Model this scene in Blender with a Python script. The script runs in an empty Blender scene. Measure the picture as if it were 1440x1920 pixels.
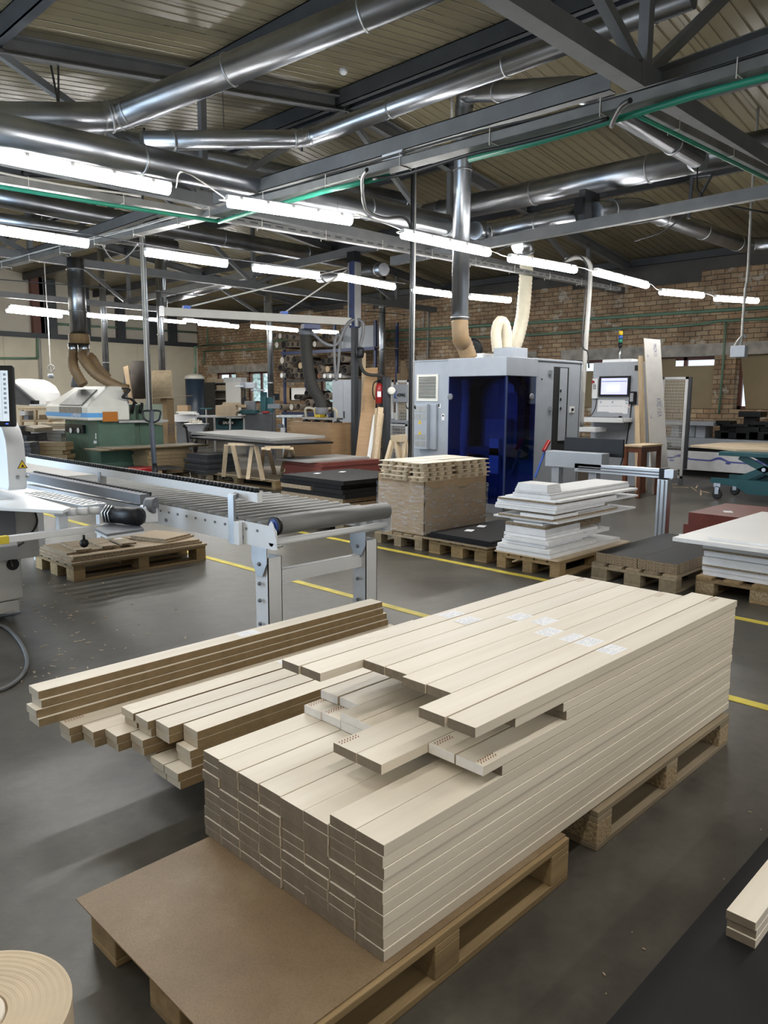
import bpy, math, random
from mathutils import Vector as V, Matrix
random.seed(7)
C = bpy.context.scene.collection
SC = bpy.context.scene
# ---------------------------------------------------------------- camera
F, PITCH, ROLL, EYE = 1431.48, .14751, .005545, 1.52
AZ = math.radians(44.48)
_f = V((math.cos(AZ), math.sin(AZ), 0)); _r = V((math.sin(AZ), -math.cos(AZ), 0)); _u = V((0, 0, 1))
FW = _f*math.cos(PITCH) - _u*math.sin(PITCH)
_u0 = _f*math.sin(PITCH) + _u*math.cos(PITCH)
XR = _r*math.cos(ROLL) + _u0*math.sin(ROLL)
UR = -_r*math.sin(ROLL) + _u0*math.cos(ROLL)
CAM = V((0, 0, EYE))
cd = bpy.data.cameras.new('camera'); cam = bpy.data.objects.new('camera', cd); C.objects.link(cam)
cd.sensor_fit = 'VERTICAL'; cd.sensor_height = 24; cd.lens = F/1920*24; cd.clip_start = .05; cd.clip_end = 200
cam.matrix_world = Matrix(((XR.x, UR.x, -FW.x, CAM.x), (XR.y, UR.y, -FW.y, CAM.y), (XR.z, UR.z, -FW.z, CAM.z), (0, 0, 0, 1)))
SC.camera = cam
# ---------------------------------------------------------------- world, exposure, daylight
SC.view_settings.view_transform = 'Standard'; SC.view_settings.look = 'None'
SC.view_settings.gamma = 1; SC.view_settings.use_curve_mapping = False
SC.view_settings.exposure = -0.28
w = bpy.data.worlds.new('sky'); SC.world = w; w.use_nodes = True
w.node_tree.nodes['Background'].inputs[0].default_value = (.80, .90, 1.0, 1)
w.node_tree.nodes['Background'].inputs[1].default_value = 1.7
LAMP = 92.0        # radiance of the fluorescent tubes
SC.cycles.use_denoising = True
SC.cycles.max_bounces = 7; SC.cycles.diffuse_bounces = 4; SC.cycles.glossy_bounces = 3
SC.cycles.transmission_bounces = 4; SC.cycles.transparent_max_bounces = 6
SC.cycles.caustics_reflective = False; SC.cycles.caustics_refractive = False
SC.cycles.sample_clamp_indirect = 4
def area_light(name, loc, rot, sx, sy, power, col):
    l = bpy.data.lights.new(name, 'AREA'); l.shape = 'RECTANGLE'; l.size = sx; l.size_y = sy; l.energy = power; l.color = col
    o = bpy.data.objects.new(name, l); C.objects.link(o); o.location = loc; o.rotation_euler = rot; return o
# daylight of the open gate behind the camera, and of the roller door on the right-hand wall
area_light('gate_daylight', (-1.3, 8.6, 1.8), (0, -math.pi/2, 0), 3.2, 5.0, 400, (.62, .80, 1))
area_light('door_daylight', (1.5, -4.7, 1.9), (math.pi/2, 0, 0), 5.0, 3.2, 40, (1, .97, .92))
# the rows of tube lamps that hang behind and to the right of the camera
for y in (.35, -2.4):
    for i in range(6): area_light('unseen_lamp', (-.9+1.95*i, y, 3.17), (0, 0, 0), 1.25, .12, 21, (1, .965, .90))
for y in (19.5, 23.8):  # lamps added out of view to brighten the cream wall and far left end
    for x in (-.5, 1.6, 3.7, 5.6): area_light('unseen_lamp', (x, y, 3.4), (0, 0, 0), 1.25, .12, 135, (1, .965, .90))
for x in (-.7, 1.1): area_light('unseen_lamp', (x, 2.95, 3.17), (0, 0, 0), 1.25, .12, 21, (1, .965, .90))

def at(x, y, z=None, X=None, Y=None, d=None):
    v = FW + XR*((x-720)/F) - UR*((y-960)/F)
    if z is not None: k = (z-EYE)/v.z
    elif X is not None: k = X/v.x
    elif Y is not None: k = Y/v.y
    else: k = d
    return CAM + v*k
def px(p):
    q = V(p)-CAM; D = q.dot(FW); return 720+F*q.dot(XR)/D, 960-F*q.dot(UR)/D, D

# ---------------------------------------------------------------- mesh helpers
class MB:
    def __init__(s): s.v = []; s.f = []; s.m = []; s.s = []
    def add(s, vs, fs, m=0, smooth=False):
        b = len(s.v); s.v += [V(p) for p in vs]
        for f in fs: s.f.append([b+i for i in f]); s.m.append(m); s.s.append(smooth)
        return s
    def box(s, x0, y0, z0, x1, y1, z1, m=0, top=None, ends=None):
        x0, x1 = min(x0, x1), max(x0, x1); y0, y1 = min(y0, y1), max(y0, y1); z0, z1 = min(z0, z1), max(z0, z1)
        vs = [(x0,y0,z0),(x1,y0,z0),(x1,y1,z0),(x0,y1,z0),(x0,y0,z1),(x1,y0,z1),(x1,y1,z1),(x0,y1,z1)]
        b = len(s.v); s.v += [V(p) for p in vs]
        t = m if top is None else top; e = m if ends is None else ends
        for f, k in (((3,2,1,0), t), ((4,5,6,7), t), ((0,1,5,4), m), ((1,2,6,5), e), ((2,3,7,6), m), ((3,0,4,7), e)):
            s.f.append([b+i for i in f]); s.m.append(k); s.s.append(False)
        return s
    def obox(s, c, ax, ay, az, m=0):          # centre and three half axes
        c, ax, ay, az = V(c), V(ax), V(ay), V(az)
        vs = [c-ax-ay-az, c+ax-ay-az, c+ax+ay-az, c-ax+ay-az, c-ax-ay+az, c+ax-ay+az, c+ax+ay+az, c-ax+ay+az]
        return s.add(vs, ((3,2,1,0),(4,5,6,7),(0,1,5,4),(1,2,6,5),(2,3,7,6),(3,0,4,7)), m)
    def beam(s, p, q, w, h, m=0, up=(0,0,1)):  # rectangular bar, w sideways, h along up
        p, q = V(p), V(q); d = (q-p).normalized(); u = V(up)
        if abs(d.dot(u)) > .98: u = V((1,0,0))
        r = d.cross(u).normalized(); u = r.cross(d).normalized()
        return s.obox((p+q)/2, (q-p)/2, r*(w/2), u*(h/2), m)
    def chan(s, p, q, w, h, t=.006, m=0, open_=1, up=(0,0,1)):  # U channel, open on one side
        p, q = V(p), V(q); d = (q-p).normalized(); u = V(up)
        if abs(d.dot(u)) > .98: u = V((1,0,0))
        r = d.cross(u).normalized(); u = r.cross(d).normalized(); c = (p+q)/2; L = (q-p)/2
        s.obox(c-r*open_*(w/2-t/2), L, r*(t/2), u*(h/2), m)
        for k in (-1, 1): s.obox(c+u*k*(h/2-t/2), L, r*(w/2), u*(t/2), m)
        return s
    def tube(s, pts, r, n=12, m=0, cap=True, smooth=True, closed=False):
        pts = [V(p) for p in pts]; N = len(pts)
        rr = r if isinstance(r, (list, tuple)) else [r]*N
        tan = []
        for i in range(N):
            a = pts[(i-1) % N] if (closed or i > 0) else pts[i]; b = pts[(i+1) % N] if (closed or i < N-1) else pts[i]
            t = (b-a); tan.append(t.normalized() if t.length > 1e-9 else V((0,0,1)))
        u = tan[0].orthogonal().normalized(); rings = []; b0 = len(s.v)
        for i in range(N):
            u = (u - tan[i]*u.dot(tan[i]));
            u = u.normalized() if u.length > 1e-6 else tan[i].orthogonal().normalized()
            w_ = tan[i].cross(u)
            k = 1.0
            if 0 < i < N-1 and not closed:
                c_ = tan[i].dot((pts[i+1]-pts[i]).normalized()); k = 1/max(c_, .6)
            for j in range(n):
                a = 2*math.pi*j/n; s.v.append(pts[i] + (u*math.cos(a)+w_*math.sin(a))*rr[i]*(k if k < 1.3 else 1.3))
        for i in range(N if closed else N-1):
            for j in range(n):
                a = b0+i*n+j; b = b0+i*n+(j+1) % n; i2 = (i+1) % N
                s.f.append([a, b, b0+i2*n+(j+1) % n, b0+i2*n+j]); s.m.append(m); s.s.append(smooth)
        if cap and not closed:
            s.f.append([b0+j for j in range(n)][::-1]); s.m.append(m); s.s.append(False)
            s.f.append([b0+(N-1)*n+j for j in range(n)]); s.m.append(m); s.s.append(False)
        return s
    def cyl(s, p, q, r, n=16, m=0, cap=True): return s.tube([p, q], r, n, m, cap)
    def pipe(s, p, q, r, ri, n=20, m=0, mi=None):   # hollow tube with wall
        p, q = V(p), V(q); d = (q-p).normalized(); u = d.orthogonal().normalized(); w_ = d.cross(u); b = len(s.v)
        for c, R in ((p, r), (q, r), (q, ri), (p, ri)):
            for j in range(n): a = 2*math.pi*j/n; s.v.append(c+(u*math.cos(a)+w_*math.sin(a))*R)
        for k in range(4):
            for j in range(n):
                s.f.append([b+k*n+j, b+k*n+(j+1) % n, b+((k+1) % 4)*n+(j+1) % n, b+((k+1) % 4)*n+j])
                s.m.append(mi if (k == 2 and mi is not None) else m); s.s.append(k in (0, 2))
        return s
    def prism(s, poly, vec, m=0, smooth=False):     # polygon (3D points) pushed along vec
        n = len(poly); vec = V(vec); P = [V(p) for p in poly]
        nrm = V((0,0,0))
        for i in range(n): nrm += P[i].cross(P[(i+1) % n])
        if nrm.dot(vec) < 0: P = P[::-1]
        b = len(s.v); s.v += P + [p+vec for p in P]
        s.f.append([b+i for i in range(n)][::-1]); s.m.append(m); s.s.append(False)
        s.f.append([b+n+i for i in range(n)]); s.m.append(m); s.s.append(False)
        for i in range(n):
            s.f.append([b+i, b+(i+1) % n, b+n+(i+1) % n, b+n+i]); s.m.append(m); s.s.append(smooth)
        return s
    def lathe(s, c, prof, n=24, m=0, axis=(0,0,1), smooth=True):
        c = V(c); d = V(axis).normalized(); u = d.orthogonal().normalized(); w_ = d.cross(u); b = len(s.v)
        for r, h in prof:
            for j in range(n): a = 2*math.pi*j/n; s.v.append(c+d*h+(u*math.cos(a)+w_*math.sin(a))*r)
        for k in range(len(prof)-1):
            for j in range(n):
                s.f.append([b+k*n+j, b+k*n+(j+1) % n, b+(k+1)*n+(j+1) % n, b+(k+1)*n+j]); s.m.append(m); s.s.append(smooth)
        s.f.append([b+j for j in range(n)][::-1]); s.m.append(m); s.s.append(False)
        s.f.append([b+(len(prof)-1)*n+j for j in range(n)]); s.m.append(m); s.s.append(False)
        return s
    def build(s, name, mats, parent=None, bevel=0, origin=None):
        org = V(origin) if origin is not None else (parent['_o'] if False else (V(ORG[parent.name]) if parent else V((0,0,0))))
        if parent is None and origin is None:
            xs = [p.x for p in s.v]; ys = [p.y for p in s.v]; zs = [p.z for p in s.v]
            org = V(((min(xs)+max(xs))/2, (min(ys)+max(ys))/2, min(zs)))
        me = bpy.data.meshes.new(name)
        me.from_pydata([p-org for p in s.v], [], s.f); 
        ml = mats if isinstance(mats, (list, tuple)) else [mats]
        for k in ml: me.materials.append(M[k])
        me.polygons.foreach_set('material_index', s.m); me.polygons.foreach_set('use_smooth', s.s)
        me.update()
        o = bpy.data.objects.new(name, me); C.objects.link(o)
        if parent is not None:
            o.parent = parent; o.location = org - V(ORG[parent.name])
        else: o.location = org
        ORG[o.name] = org
        if bevel:
            bv = o.modifiers.new('bevel', 'BEVEL'); bv.width = bevel; bv.segments = 2; bv.limit_method = 'ANGLE'; bv.harden_normals = False
        return o
ORG = {}
def tag(o, label=None, cat=None, group=None, kind=None):
    if label: o['label'] = label
    if cat: o['category'] = cat
    if group: o['group'] = group
    if kind: o['kind'] = kind
    return o
def thing(name, label, cat, loc, group=None):
    o = bpy.data.objects.new(name, None); C.objects.link(o); o.location = V(loc); o.empty_display_size = .1
    ORG[o.name] = V(loc); return tag(o, label, cat, group)
def struct(name, mb, mats, parent=None):
    o = mb.build(name, mats, parent, origin=None if parent else (0,0,0))
    o['kind'] = 'structure'; return o
def dup(root, delta, label=None, group=None):
    r = root.copy(); C.objects.link(r); r.location = root.location + V(delta); ORG[r.name] = ORG[root.name]+V(delta)
    if label: r['label'] = label
    if group: r['group'] = group
    for ch in root.children:
        c = ch.copy(); C.objects.link(c); c.parent = r
        for g in ch.children:
            d = g.copy(); C.objects.link(d); d.parent = c
    return r
def smooth_path(pts, k=6):
    P = [V(p) for p in pts]; P = [P[0]*2-P[1]] + P + [P[-1]*2-P[-2]]; out = []
    for i in range(1, len(P)-2):
        a, b, c, d = P[i-1:i+3]
        for j in range(k):
            t = j/k
            out.append(.5*((2*b)+(c-a)*t+(2*a-5*b+4*c-d)*t*t+(3*b-a-3*c+d)*t**3))
    out.append(P[-2]); return out
def elbow_path(pts, r, k=4):      # straight runs with rounded corners of radius r
    P = [V(p) for p in pts]; out = [P[0]]
    for i in range(1, len(P)-1):
        a = (P[i-1]-P[i]); b = (P[i+1]-P[i]); ra = min(r, a.length*.45); rb = min(r, b.length*.45)
        s0 = P[i]+a.normalized()*ra; s1 = P[i]+b.normalized()*rb
        for j in range(k+1):
            t = j/k; out.append(s0*(1-t)**2 + P[i]*2*t*(1-t) + s1*t*t)
    out.append(P[-1]); return out
def along(pts, step, off=0.):     # points and tangents at equal steps along a path
    out = []; s = off
    P = [V(p) for p in pts]; acc = 0
    for a, b in zip(P, P[1:]):
        L = (b-a).length
        while s <= acc+L and L > 1e-9:
            out.append((a+(b-a)*((s-acc)/L), (b-a)/L)); s += step
        acc += L
    return out
def ripple(pts, step=.02):        # resample a path densely for corrugated hoses
    return [p for p, t in along(pts, step)]
# ---------------------------------------------------------------- materials
M = {}
def _new(name):
    m = bpy.data.materials.new(name); m.use_nodes = True; nt = m.node_tree; b = nt.nodes['Principled BSDF']; M[name] = m
    return m, nt, b, nt.nodes, nt.links
def _noise(nt, scale, detail=4, coord='Object', stretch=None, rough=.55):
    tc = nt.nodes.new('ShaderNodeTexCoord'); mp = nt.nodes.new('ShaderNodeMapping'); n = nt.nodes.new('ShaderNodeTexNoise')
    nt.links.new(tc.outputs[coord], mp.inputs[0]); nt.links.new(mp.outputs[0], n.inputs['Vector'])
    if stretch: mp.inputs['Scale'].default_value = stretch
    n.inputs['Scale'].default_value = scale; n.inputs['Detail'].default_value = detail; n.inputs['Roughness'].default_value = rough
    return n, mp
def _ramp(nt, fac, stops):
    r = nt.nodes.new('ShaderNodeValToRGB'); nt.links.new(fac, r.inputs[0]); e = r.color_ramp.elements
    while len(e) < len(stops): e.new(.5)
    for k, (p, c) in zip(e, stops): k.position = p; k.color = (*c, 1)
    return r
def plain(name, col, rough=.5, metal=0., var=.08, scale=3., bump=0., coat=0., spec=.5):
    m, nt, b, N, L = _new(name)
    n, mp = _noise(nt, scale)
    lo = tuple(c*(1-var) for c in col); hi = tuple(min(1, c*(1+var)) for c in col)
    r = _ramp(nt, n.outputs[0], [(.3, lo), (.7, hi)]); L.new(r.outputs[0], b.inputs['Base Color'])
    b.inputs['Roughness'].default_value = rough; b.inputs['Metallic'].default_value = metal
    b.inputs['Specular IOR Level'].default_value = spec
    if coat: b.inputs['Coat Weight'].default_value = coat
    if bump:
        bp = N.new('ShaderNodeBump'); bp.inputs['Strength'].default_value = bump; bp.inputs['Distance'].default_value = .01
        L.new(n.outputs[0], bp.inputs['Height']); L.new(bp.outputs[0], b.inputs['Normal'])
    return m
def wood(name, a, b_, rough=.5, stretch=(.6, 9, 9), scale=3., rnd=.12, axis=None):
    m, nt, b, N, L = _new(name)
    n, mp = _noise(nt, scale, 6, stretch=stretch)
    oi = N.new('ShaderNodeObjectInfo'); vm = N.new('ShaderNodeVectorMath'); vm.operation = 'SCALE'
    cb = N.new('ShaderNodeCombineXYZ'); mu = N.new('ShaderNodeMath'); mu.operation = 'MULTIPLY'; mu.inputs[1].default_value = 37.
    L.new(oi.outputs['Random'], mu.inputs[0]); L.new(mu.outputs[0], cb.inputs[1]); L.new(mu.outputs[0], cb.inputs[0]); L.new(cb.outputs[0], mp.inputs['Location'])
    r = _ramp(nt, n.outputs[0], [(.28, a), (.72, b_)])
    hs = N.new('ShaderNodeHueSaturation'); mr = N.new('ShaderNodeMapRange')
    mr.inputs[3].default_value = 1-rnd; mr.inputs[4].default_value = 1+rnd*.6
    L.new(oi.outputs['Random'], mr.inputs[0]); L.new(mr.outputs[0], hs.inputs['Value']); L.new(r.outputs[0], hs.inputs['Color'])
    L.new(hs.outputs[0], b.inputs['Base Color']); b.inputs['Roughness'].default_value = rough
    return m
def speckle(name, a, b_, scale=160, rough=.8):
    m, nt, b, N, L = _new(name)
    n, mp = _noise(nt, scale, 2, rough=.8); r = _ramp(nt, n.outputs[0], [(.4, a), (.6, b_)])
    L.new(r.outputs[0], b.inputs['Base Color']); b.inputs['Roughness'].default_value = rough
    return m
def glow(name, col, strength):
    m, nt, b, N, L = _new(name)
    b.inputs['Base Color'].default_value = (*col, 1); b.inputs['Emission Color'].default_value = (*col, 1)
    b.inputs['Emission Strength'].default_value = strength
    return m
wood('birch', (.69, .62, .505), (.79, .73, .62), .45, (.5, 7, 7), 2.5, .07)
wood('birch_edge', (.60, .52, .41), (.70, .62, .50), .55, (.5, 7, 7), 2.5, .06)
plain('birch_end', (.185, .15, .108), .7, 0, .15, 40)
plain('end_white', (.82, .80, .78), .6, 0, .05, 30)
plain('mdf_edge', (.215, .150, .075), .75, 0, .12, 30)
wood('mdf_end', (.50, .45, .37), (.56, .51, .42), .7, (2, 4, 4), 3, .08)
wood('pallet_wood', (.22, .148, .068), (.38, .265, .13), .75, (1, 9, 9), 2.5, .25)
wood('pallet_grey', (.23, .18, .115), (.36, .285, .185), .8, (1, 9, 9), 2.5, .25)
speckle('chip_edge', (.13, .09, .055), (.42, .33, .22), 130)
speckle('chip_face', (.26, .19, .12), (.36, .27, .17), 200, .6)
speckle('block_chip', (.22, .16, .09), (.45, .34, .2), 90)
plain('white_board', (.90, .90, .89), .35, 0, .02)
plain('white_side', (.86, .88, .92), .45, 0, .06, 8)
plain('black_board', (.009, .009, .010), .6, 0, .25, 6, spec=.22)
plain('dark_grey_board', (.06, .062, .066), .55, 0, .15, 6, spec=.3)
plain('grey_board', (.36, .35, .33), .5, 0, .06, 5)
plain('red_board', (.17, .045, .035), .4, 0, .15, 6)
plain('paper', (.86, .87, .90), .6, 0, .02)
plain('ink', (.12, .13, .2), .7)
plain('stamp', (.24, .085, .03), .8, 0, .3, 60)
plain('cardboard', (.34, .24, .14), .8, 0, .1, 4)
plain('cardboard_in', (.46, .36, .24), .8, 0, .1, 4)
plain('plywood', (.58, .47, .33), .6, 0, .12, 6)
wood('plank', (.50, .38, .24), (.62, .49, .33), .6, (9, 9, .8), 3, .1)
wood('brown_wood', (.10, .035, .015), (.16, .055, .025), .45, (9, 9, 1), 3, .1)
wood('oak_veneer', (.36, .22, .11), (.44, .28, .15), .5, (1, 1, 9), 3, .05)
plain('galv', (.37, .39, .42), .32, 1., .22, 2.2)
plain('galv_dull', (.42, .43, .44), .45, 1., .2, 4)
plain('alu', (.62, .64, .66), .35, 1., .08, 4)
plain('steel_paint', (.155, .16, .165), .5, .2, .12, 5)
plain('steel_dark', (.055, .06, .068), .5, .2, .12, 5)
plain('white_paint', (.74, .76, .78), .35, 0, .04, 4)
plain('cream_paint', (.74, .72, .64), .45, 0, .06, 5)
plain('machine_grey', (.35, .38, .425), .45, 0, .05, 6)
plain('machine_dark', (.16, .17, .19), .5, 0, .1, 5)
plain('base_grey', (.50, .49, .47), .5, 0, .08, 6)
plain('roller', (.17, .172, .17), .45, 0, .1, 5)
plain('rubber', (.02, .02, .022), .6, 0, .2, 6)
plain('black_plastic', (.010, .011, .013), .42, 0, .2, 6, spec=.28)
plain('blue_plastic', (.02, .06, .28), .4)
plain('blue_paint', (.025, .04, .11), .45, 0, .15, 5)
plain('sign_blue', (.05, .12, .42), .5)
plain('stripe_blue', (.11, .37, .74), .5, 0, .04)
plain('wave_blue', (.13, .16, .50), .5, 0, .04)
plain('teal', (.012, .085, .10), .45, 0, .12, 5)
plain('green_paint', (.068, .125, .085), .5, 0, .14, 4)
plain('green_pale', (.33, .40, .33), .5, 0, .08, 5)
plain('green_pipe', (.02, .24, .15), .4, 0, .08, 5)
plain('green_pipe_dull', (.16, .27, .19), .5, 0, .1, 5)
plain('tank_blue', (.025, .04, .065), .35, 0, .12, 5)
plain('cable_black', (.012, .012, .012), .5)
plain('cable_grey', (.40, .39, .37), .55)
plain('cable_white', (.62, .60, .55), .5)
plain('hose_brown', (.23, .15, .075), .55, 0, .15, 6)
plain('hose_ivory', (.66, .60, .46), .5, 0, .08, 6)
plain('hose_grey', (.16, .16, .165), .5, 0, .1, 6)
plain('hose_black', (.028, .026, .022), .75, 0, .25, 30, .4)
plain('red_paint', (.33, .02, .018), .35, 0, .06)
plain('yellow_paint', (.72, .58, .05), .5, 0, .06)
plain('orange_plastic', (.42, .14, .012), .35)
plain('sticker_yellow', (.80, .55, .02), .5)
plain('sticker_white', (.78, .78, .76), .5)
plain('tube_dark', (.05, .04, .032), .8, 0, .3, 8)
plain('tube_mid', (.19, .155, .12), .8, 0, .25, 8)
plain('tube_light', (.52, .50, .46), .75, 0, .1, 8)
plain('jib_grey', (.40, .385, .35), .5, 0, .05, 4)
plain('tray_metal', (.20, .20, .195), .5, .6, .15, 6)
plain('dark_void', (.008, .008, .009), .8)
plain('line_yellow', (.56, .46, .06), .55, 0, .22, 5)
plain('blind', (.30, .235, .14), .8, 0, .06, 3)
plain('lintel', (.40, .37, .33), .85, 0, .3, 4, .3)
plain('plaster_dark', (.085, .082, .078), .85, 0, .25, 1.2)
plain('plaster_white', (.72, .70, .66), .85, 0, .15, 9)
plain('brown_frame', (.15, .06, .045), .6)
plain('tree_green', (.55, .72, .6), .8, 0, .6, 6)
plain('steel_wall', (.60, .55, .46), .45, 0, .05, .6)
glow('lamp_light', (1., .985, .955), LAMP)
plain('lamp_house', (.42, .42, .41), .4)
glow('screen', (.55, .57, .95), .85)
glow('screen_pale', (.66, .70, .66), .8)
glow('screen_white', (.70, .80, .90), .62)
plain('screen_icon', (.42, .50, .62), .5)
glow('led_blue', (.08, .15, 1.), 2.)
def _glass(name, col, gloss=.07, rough=.03):
    m, nt, b, N, L = _new(name)
    t = N.new('ShaderNodeBsdfTransparent'); t.inputs[0].default_value = (*col, 1); g = N.new('ShaderNodeBsdfGlossy'); g.inputs['Roughness'].default_value = rough
    mx = N.new('ShaderNodeMixShader'); fr = N.new('ShaderNodeFresnel'); fr.inputs[0].default_value = 1.35; N.remove(b)
    ge = N.new('ShaderNodeNewGeometry'); iv = N.new('ShaderNodeMath'); iv.operation = 'SUBTRACT'; iv.inputs[0].default_value = 1; L.new(ge.outputs['Backfacing'], iv.inputs[1])
    ml = N.new('ShaderNodeMath'); ml.operation = 'MULTIPLY'; L.new(fr.outputs[0], ml.inputs[0]); L.new(iv.outputs[0], ml.inputs[1]); L.new(ml.outputs[0], mx.inputs[0]); L.new(t.outputs[0], mx.inputs[1]); L.new(g.outputs[0], mx.inputs[2]); L.new(mx.outputs[0], N['Material Output'].inputs[0])
_glass('blue_glass', (.32, .40, .66))
_glass('smoke_glass', (.45, .45, .44), rough=.2)
_glass('clear_glass', (.95, .98, .98))
def _film():
    m, nt, b, N, L = _new('film')
    t = N.new('ShaderNodeBsdfTransparent'); mx = N.new('ShaderNodeMixShader'); out = N['Material Output']
    n, mp = _noise(nt, 11, 9, stretch=(.8, .8, 4), rough=.7); mp.inputs['Rotation'].default_value = (.5, .35, 0); r = _ramp(nt, n.outputs[0], [(.40, (.06,)*3), (.52, (.18,)*3), (.66, (.6,)*3)])
    b.inputs['Base Color'].default_value = (.8, .8, .8, 1); b.inputs['Roughness'].default_value = .2
    bp = N.new('ShaderNodeBump'); bp.inputs['Strength'].default_value = .8; bp.inputs['Distance'].default_value = .03
    L.new(n.outputs[0], bp.inputs['Height']); L.new(bp.outputs[0], b.inputs['Normal'])
    L.new(r.outputs[0], mx.inputs[0]); L.new(t.outputs[0], mx.inputs[1]); L.new(b.outputs[0], mx.inputs[2]); L.new(mx.outputs[0], out.inputs[0])
_film()
def _floor():
    m, nt, b, N, L = _new('concrete')
    n, _ = _noise(nt, .9, 8, rough=.65); n2, _ = _noise(nt, 7, 6, rough=.7); n3, _ = _noise(nt, 40, 3)
    r = _ramp(nt, n.outputs[0], [(.3, (.044, .040, .034)), (.5, (.080, .073, .061)), (.72, (.122, .112, .094))])
    r2 = _ramp(nt, n2.outputs[0], [(.3, (.72,)*3), (.65, (1.12,)*3)])
    mx = N.new('ShaderNodeMix'); mx.data_type = 'RGBA'; mx.blend_type = 'MULTIPLY'; mx.inputs['Factor'].default_value = 1
    L.new(r.outputs[0], mx.inputs['A']); L.new(r2.outputs[0], mx.inputs['B']); L.new(mx.outputs['Result'], b.inputs['Base Color'])
    rr = _ramp(nt, n.outputs[0], [(.3, (.33,)*3), (.7, (.43,)*3)]); L.new(rr.outputs[0], b.inputs['Roughness'])
    b.inputs['Specular IOR Level'].default_value = .45
    bp = N.new('ShaderNodeBump'); bp.inputs['Strength'].default_value = .12; bp.inputs['Distance'].default_value = .004
    L.new(n3.outputs[0], bp.inputs['Height']); L.new(bp.outputs[0], b.inputs['Normal'])
_floor()
def _hardboard():
    m, nt, b, N, L = _new('hardboard')
    n, _ = _noise(nt, 3.2, 7, rough=.62); n2, _ = _noise(nt, 180, 2)
    r = _ramp(nt, n.outputs[0], [(.32, (.17, .112, .06)), (.55, (.215, .148, .083)), (.66, (.255, .19, .115)), (.8, (.31, .25, .18))])
    r2 = _ramp(nt, n2.outputs[0], [(.3, (.85,)*3), (.7, (1.1,)*3)])
    mx = N.new('ShaderNodeMix'); mx.data_type = 'RGBA'; mx.blend_type = 'MULTIPLY'; mx.inputs['Factor'].default_value = 1
    L.new(r.outputs[0], mx.inputs['A']); L.new(r2.outputs[0], mx.inputs['B']); L.new(mx.outputs['Result'], b.inputs['Base Color'])
    b.inputs['Roughness'].default_value = .5
_hardboard()
def _brick(name='brick'):
    m, nt, b, N, L = _new(name)
    tc = N.new('ShaderNodeTexCoord'); sp = N.new('ShaderNodeSeparateXYZ'); cb = N.new('ShaderNodeCombineXYZ')
    L.new(tc.outputs['Object'], sp.inputs[0]); ad = N.new('ShaderNodeMath'); ad.operation = 'ADD'
    L.new(sp.outputs[0], ad.inputs[0]); L.new(sp.outputs[1], ad.inputs[1]); L.new(ad.outputs[0], cb.inputs[0]); L.new(sp.outputs[2], cb.inputs[1])
    ns = N.new('ShaderNodeTexNoise'); ns.inputs['Scale'].default_value = 3.5; ns.inputs['Detail'].default_value = 5; L.new(tc.outputs['Object'], ns.inputs['Vector'])
    vm = N.new('ShaderNodeVectorMath'); vm.operation = 'MULTIPLY_ADD'; vm.inputs[1].default_value = (.05, .05, 0); L.new(ns.outputs['Color'], vm.inputs[0]); L.new(cb.outputs[0], vm.inputs[2])
    bt = N.new('ShaderNodeTexBrick'); L.new(vm.outputs[0], bt.inputs['Vector'])
    bt.inputs['Scale'].default_value = 1; bt.inputs['Brick Width'].default_value = .27; bt.inputs['Row Height'].default_value = .105
    bt.inputs['Mortar Size'].default_value = .009; bt.inputs['Mortar Smooth'].default_value = .4; bt.inputs['Bias'].default_value = -.1
    bt.inputs['Color1'].default_value = (.37, .25, .16, 1); bt.inputs['Color2'].default_value = (.47, .365, .25, 1); bt.inputs['Mortar'].default_value = (.17, .135, .10, 1)
    n2 = N.new('ShaderNodeTexNoise'); n2.inputs['Scale'].default_value = 1.3; n2.inputs['Detail'].default_value = 8; n2.inputs['Roughness'].default_value = .68; L.new(tc.outputs['Object'], n2.inputs['Vector'])
    r2 = _ramp(nt, n2.outputs[0], [(.3, (.45, .42, .40)), (.5, (.95, .92, .88)), (.62, (1.25, 1.2, 1.1)), (.75, (1.6, 1.55, 1.45))])
    mx = N.new('ShaderNodeMix'); mx.data_type = 'RGBA'; mx.blend_type = 'MULTIPLY'; mx.inputs['Factor'].default_value = 1
    L.new(bt.outputs[0], mx.inputs['A']); L.new(r2.outputs[0], mx.inputs['B'])
    n3 = N.new('ShaderNodeTexNoise'); n3.inputs['Scale'].default_value = 2.1; n3.inputs['Detail'].default_value = 9; n3.inputs['Roughness'].default_value = .7
    mp = N.new('ShaderNodeMapping'); mp.inputs['Location'].default_value = (5, 3.3, 9); L.new(tc.outputs['Object'], mp.inputs[0]); L.new(mp.outputs[0], n3.inputs['Vector'])
    r3 = _ramp(nt, n3.outputs[0], [(.565, (0,)*3), (.62, (.8,)*3)])
    m2 = N.new('ShaderNodeMix'); m2.data_type = 'RGBA'; L.new(r3.outputs[0], m2.inputs['Factor']); L.new(mx.outputs['Result'], m2.inputs['A']); m2.inputs['B'].default_value = (.58, .54, .47, 1)
    L.new(m2.outputs['Result'], b.inputs['Base Color']); b.inputs['Roughness'].default_value = .9
    bp = N.new('ShaderNodeBump'); bp.inputs['Strength'].default_value = .9; bp.inputs['Distance'].default_value = .03; bp.invert = True
    a2 = N.new('ShaderNodeMath'); a2.operation = 'MULTIPLY_ADD'; a2.inputs[1].default_value = -.8; L.new(n2.outputs[0], a2.inputs[0]); L.new(bt.outputs['Fac'], a2.inputs[2])
    L.new(a2.outputs[0], bp.inputs['Height']); L.new(bp.outputs[0], b.inputs['Normal'])
_brick()
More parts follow.
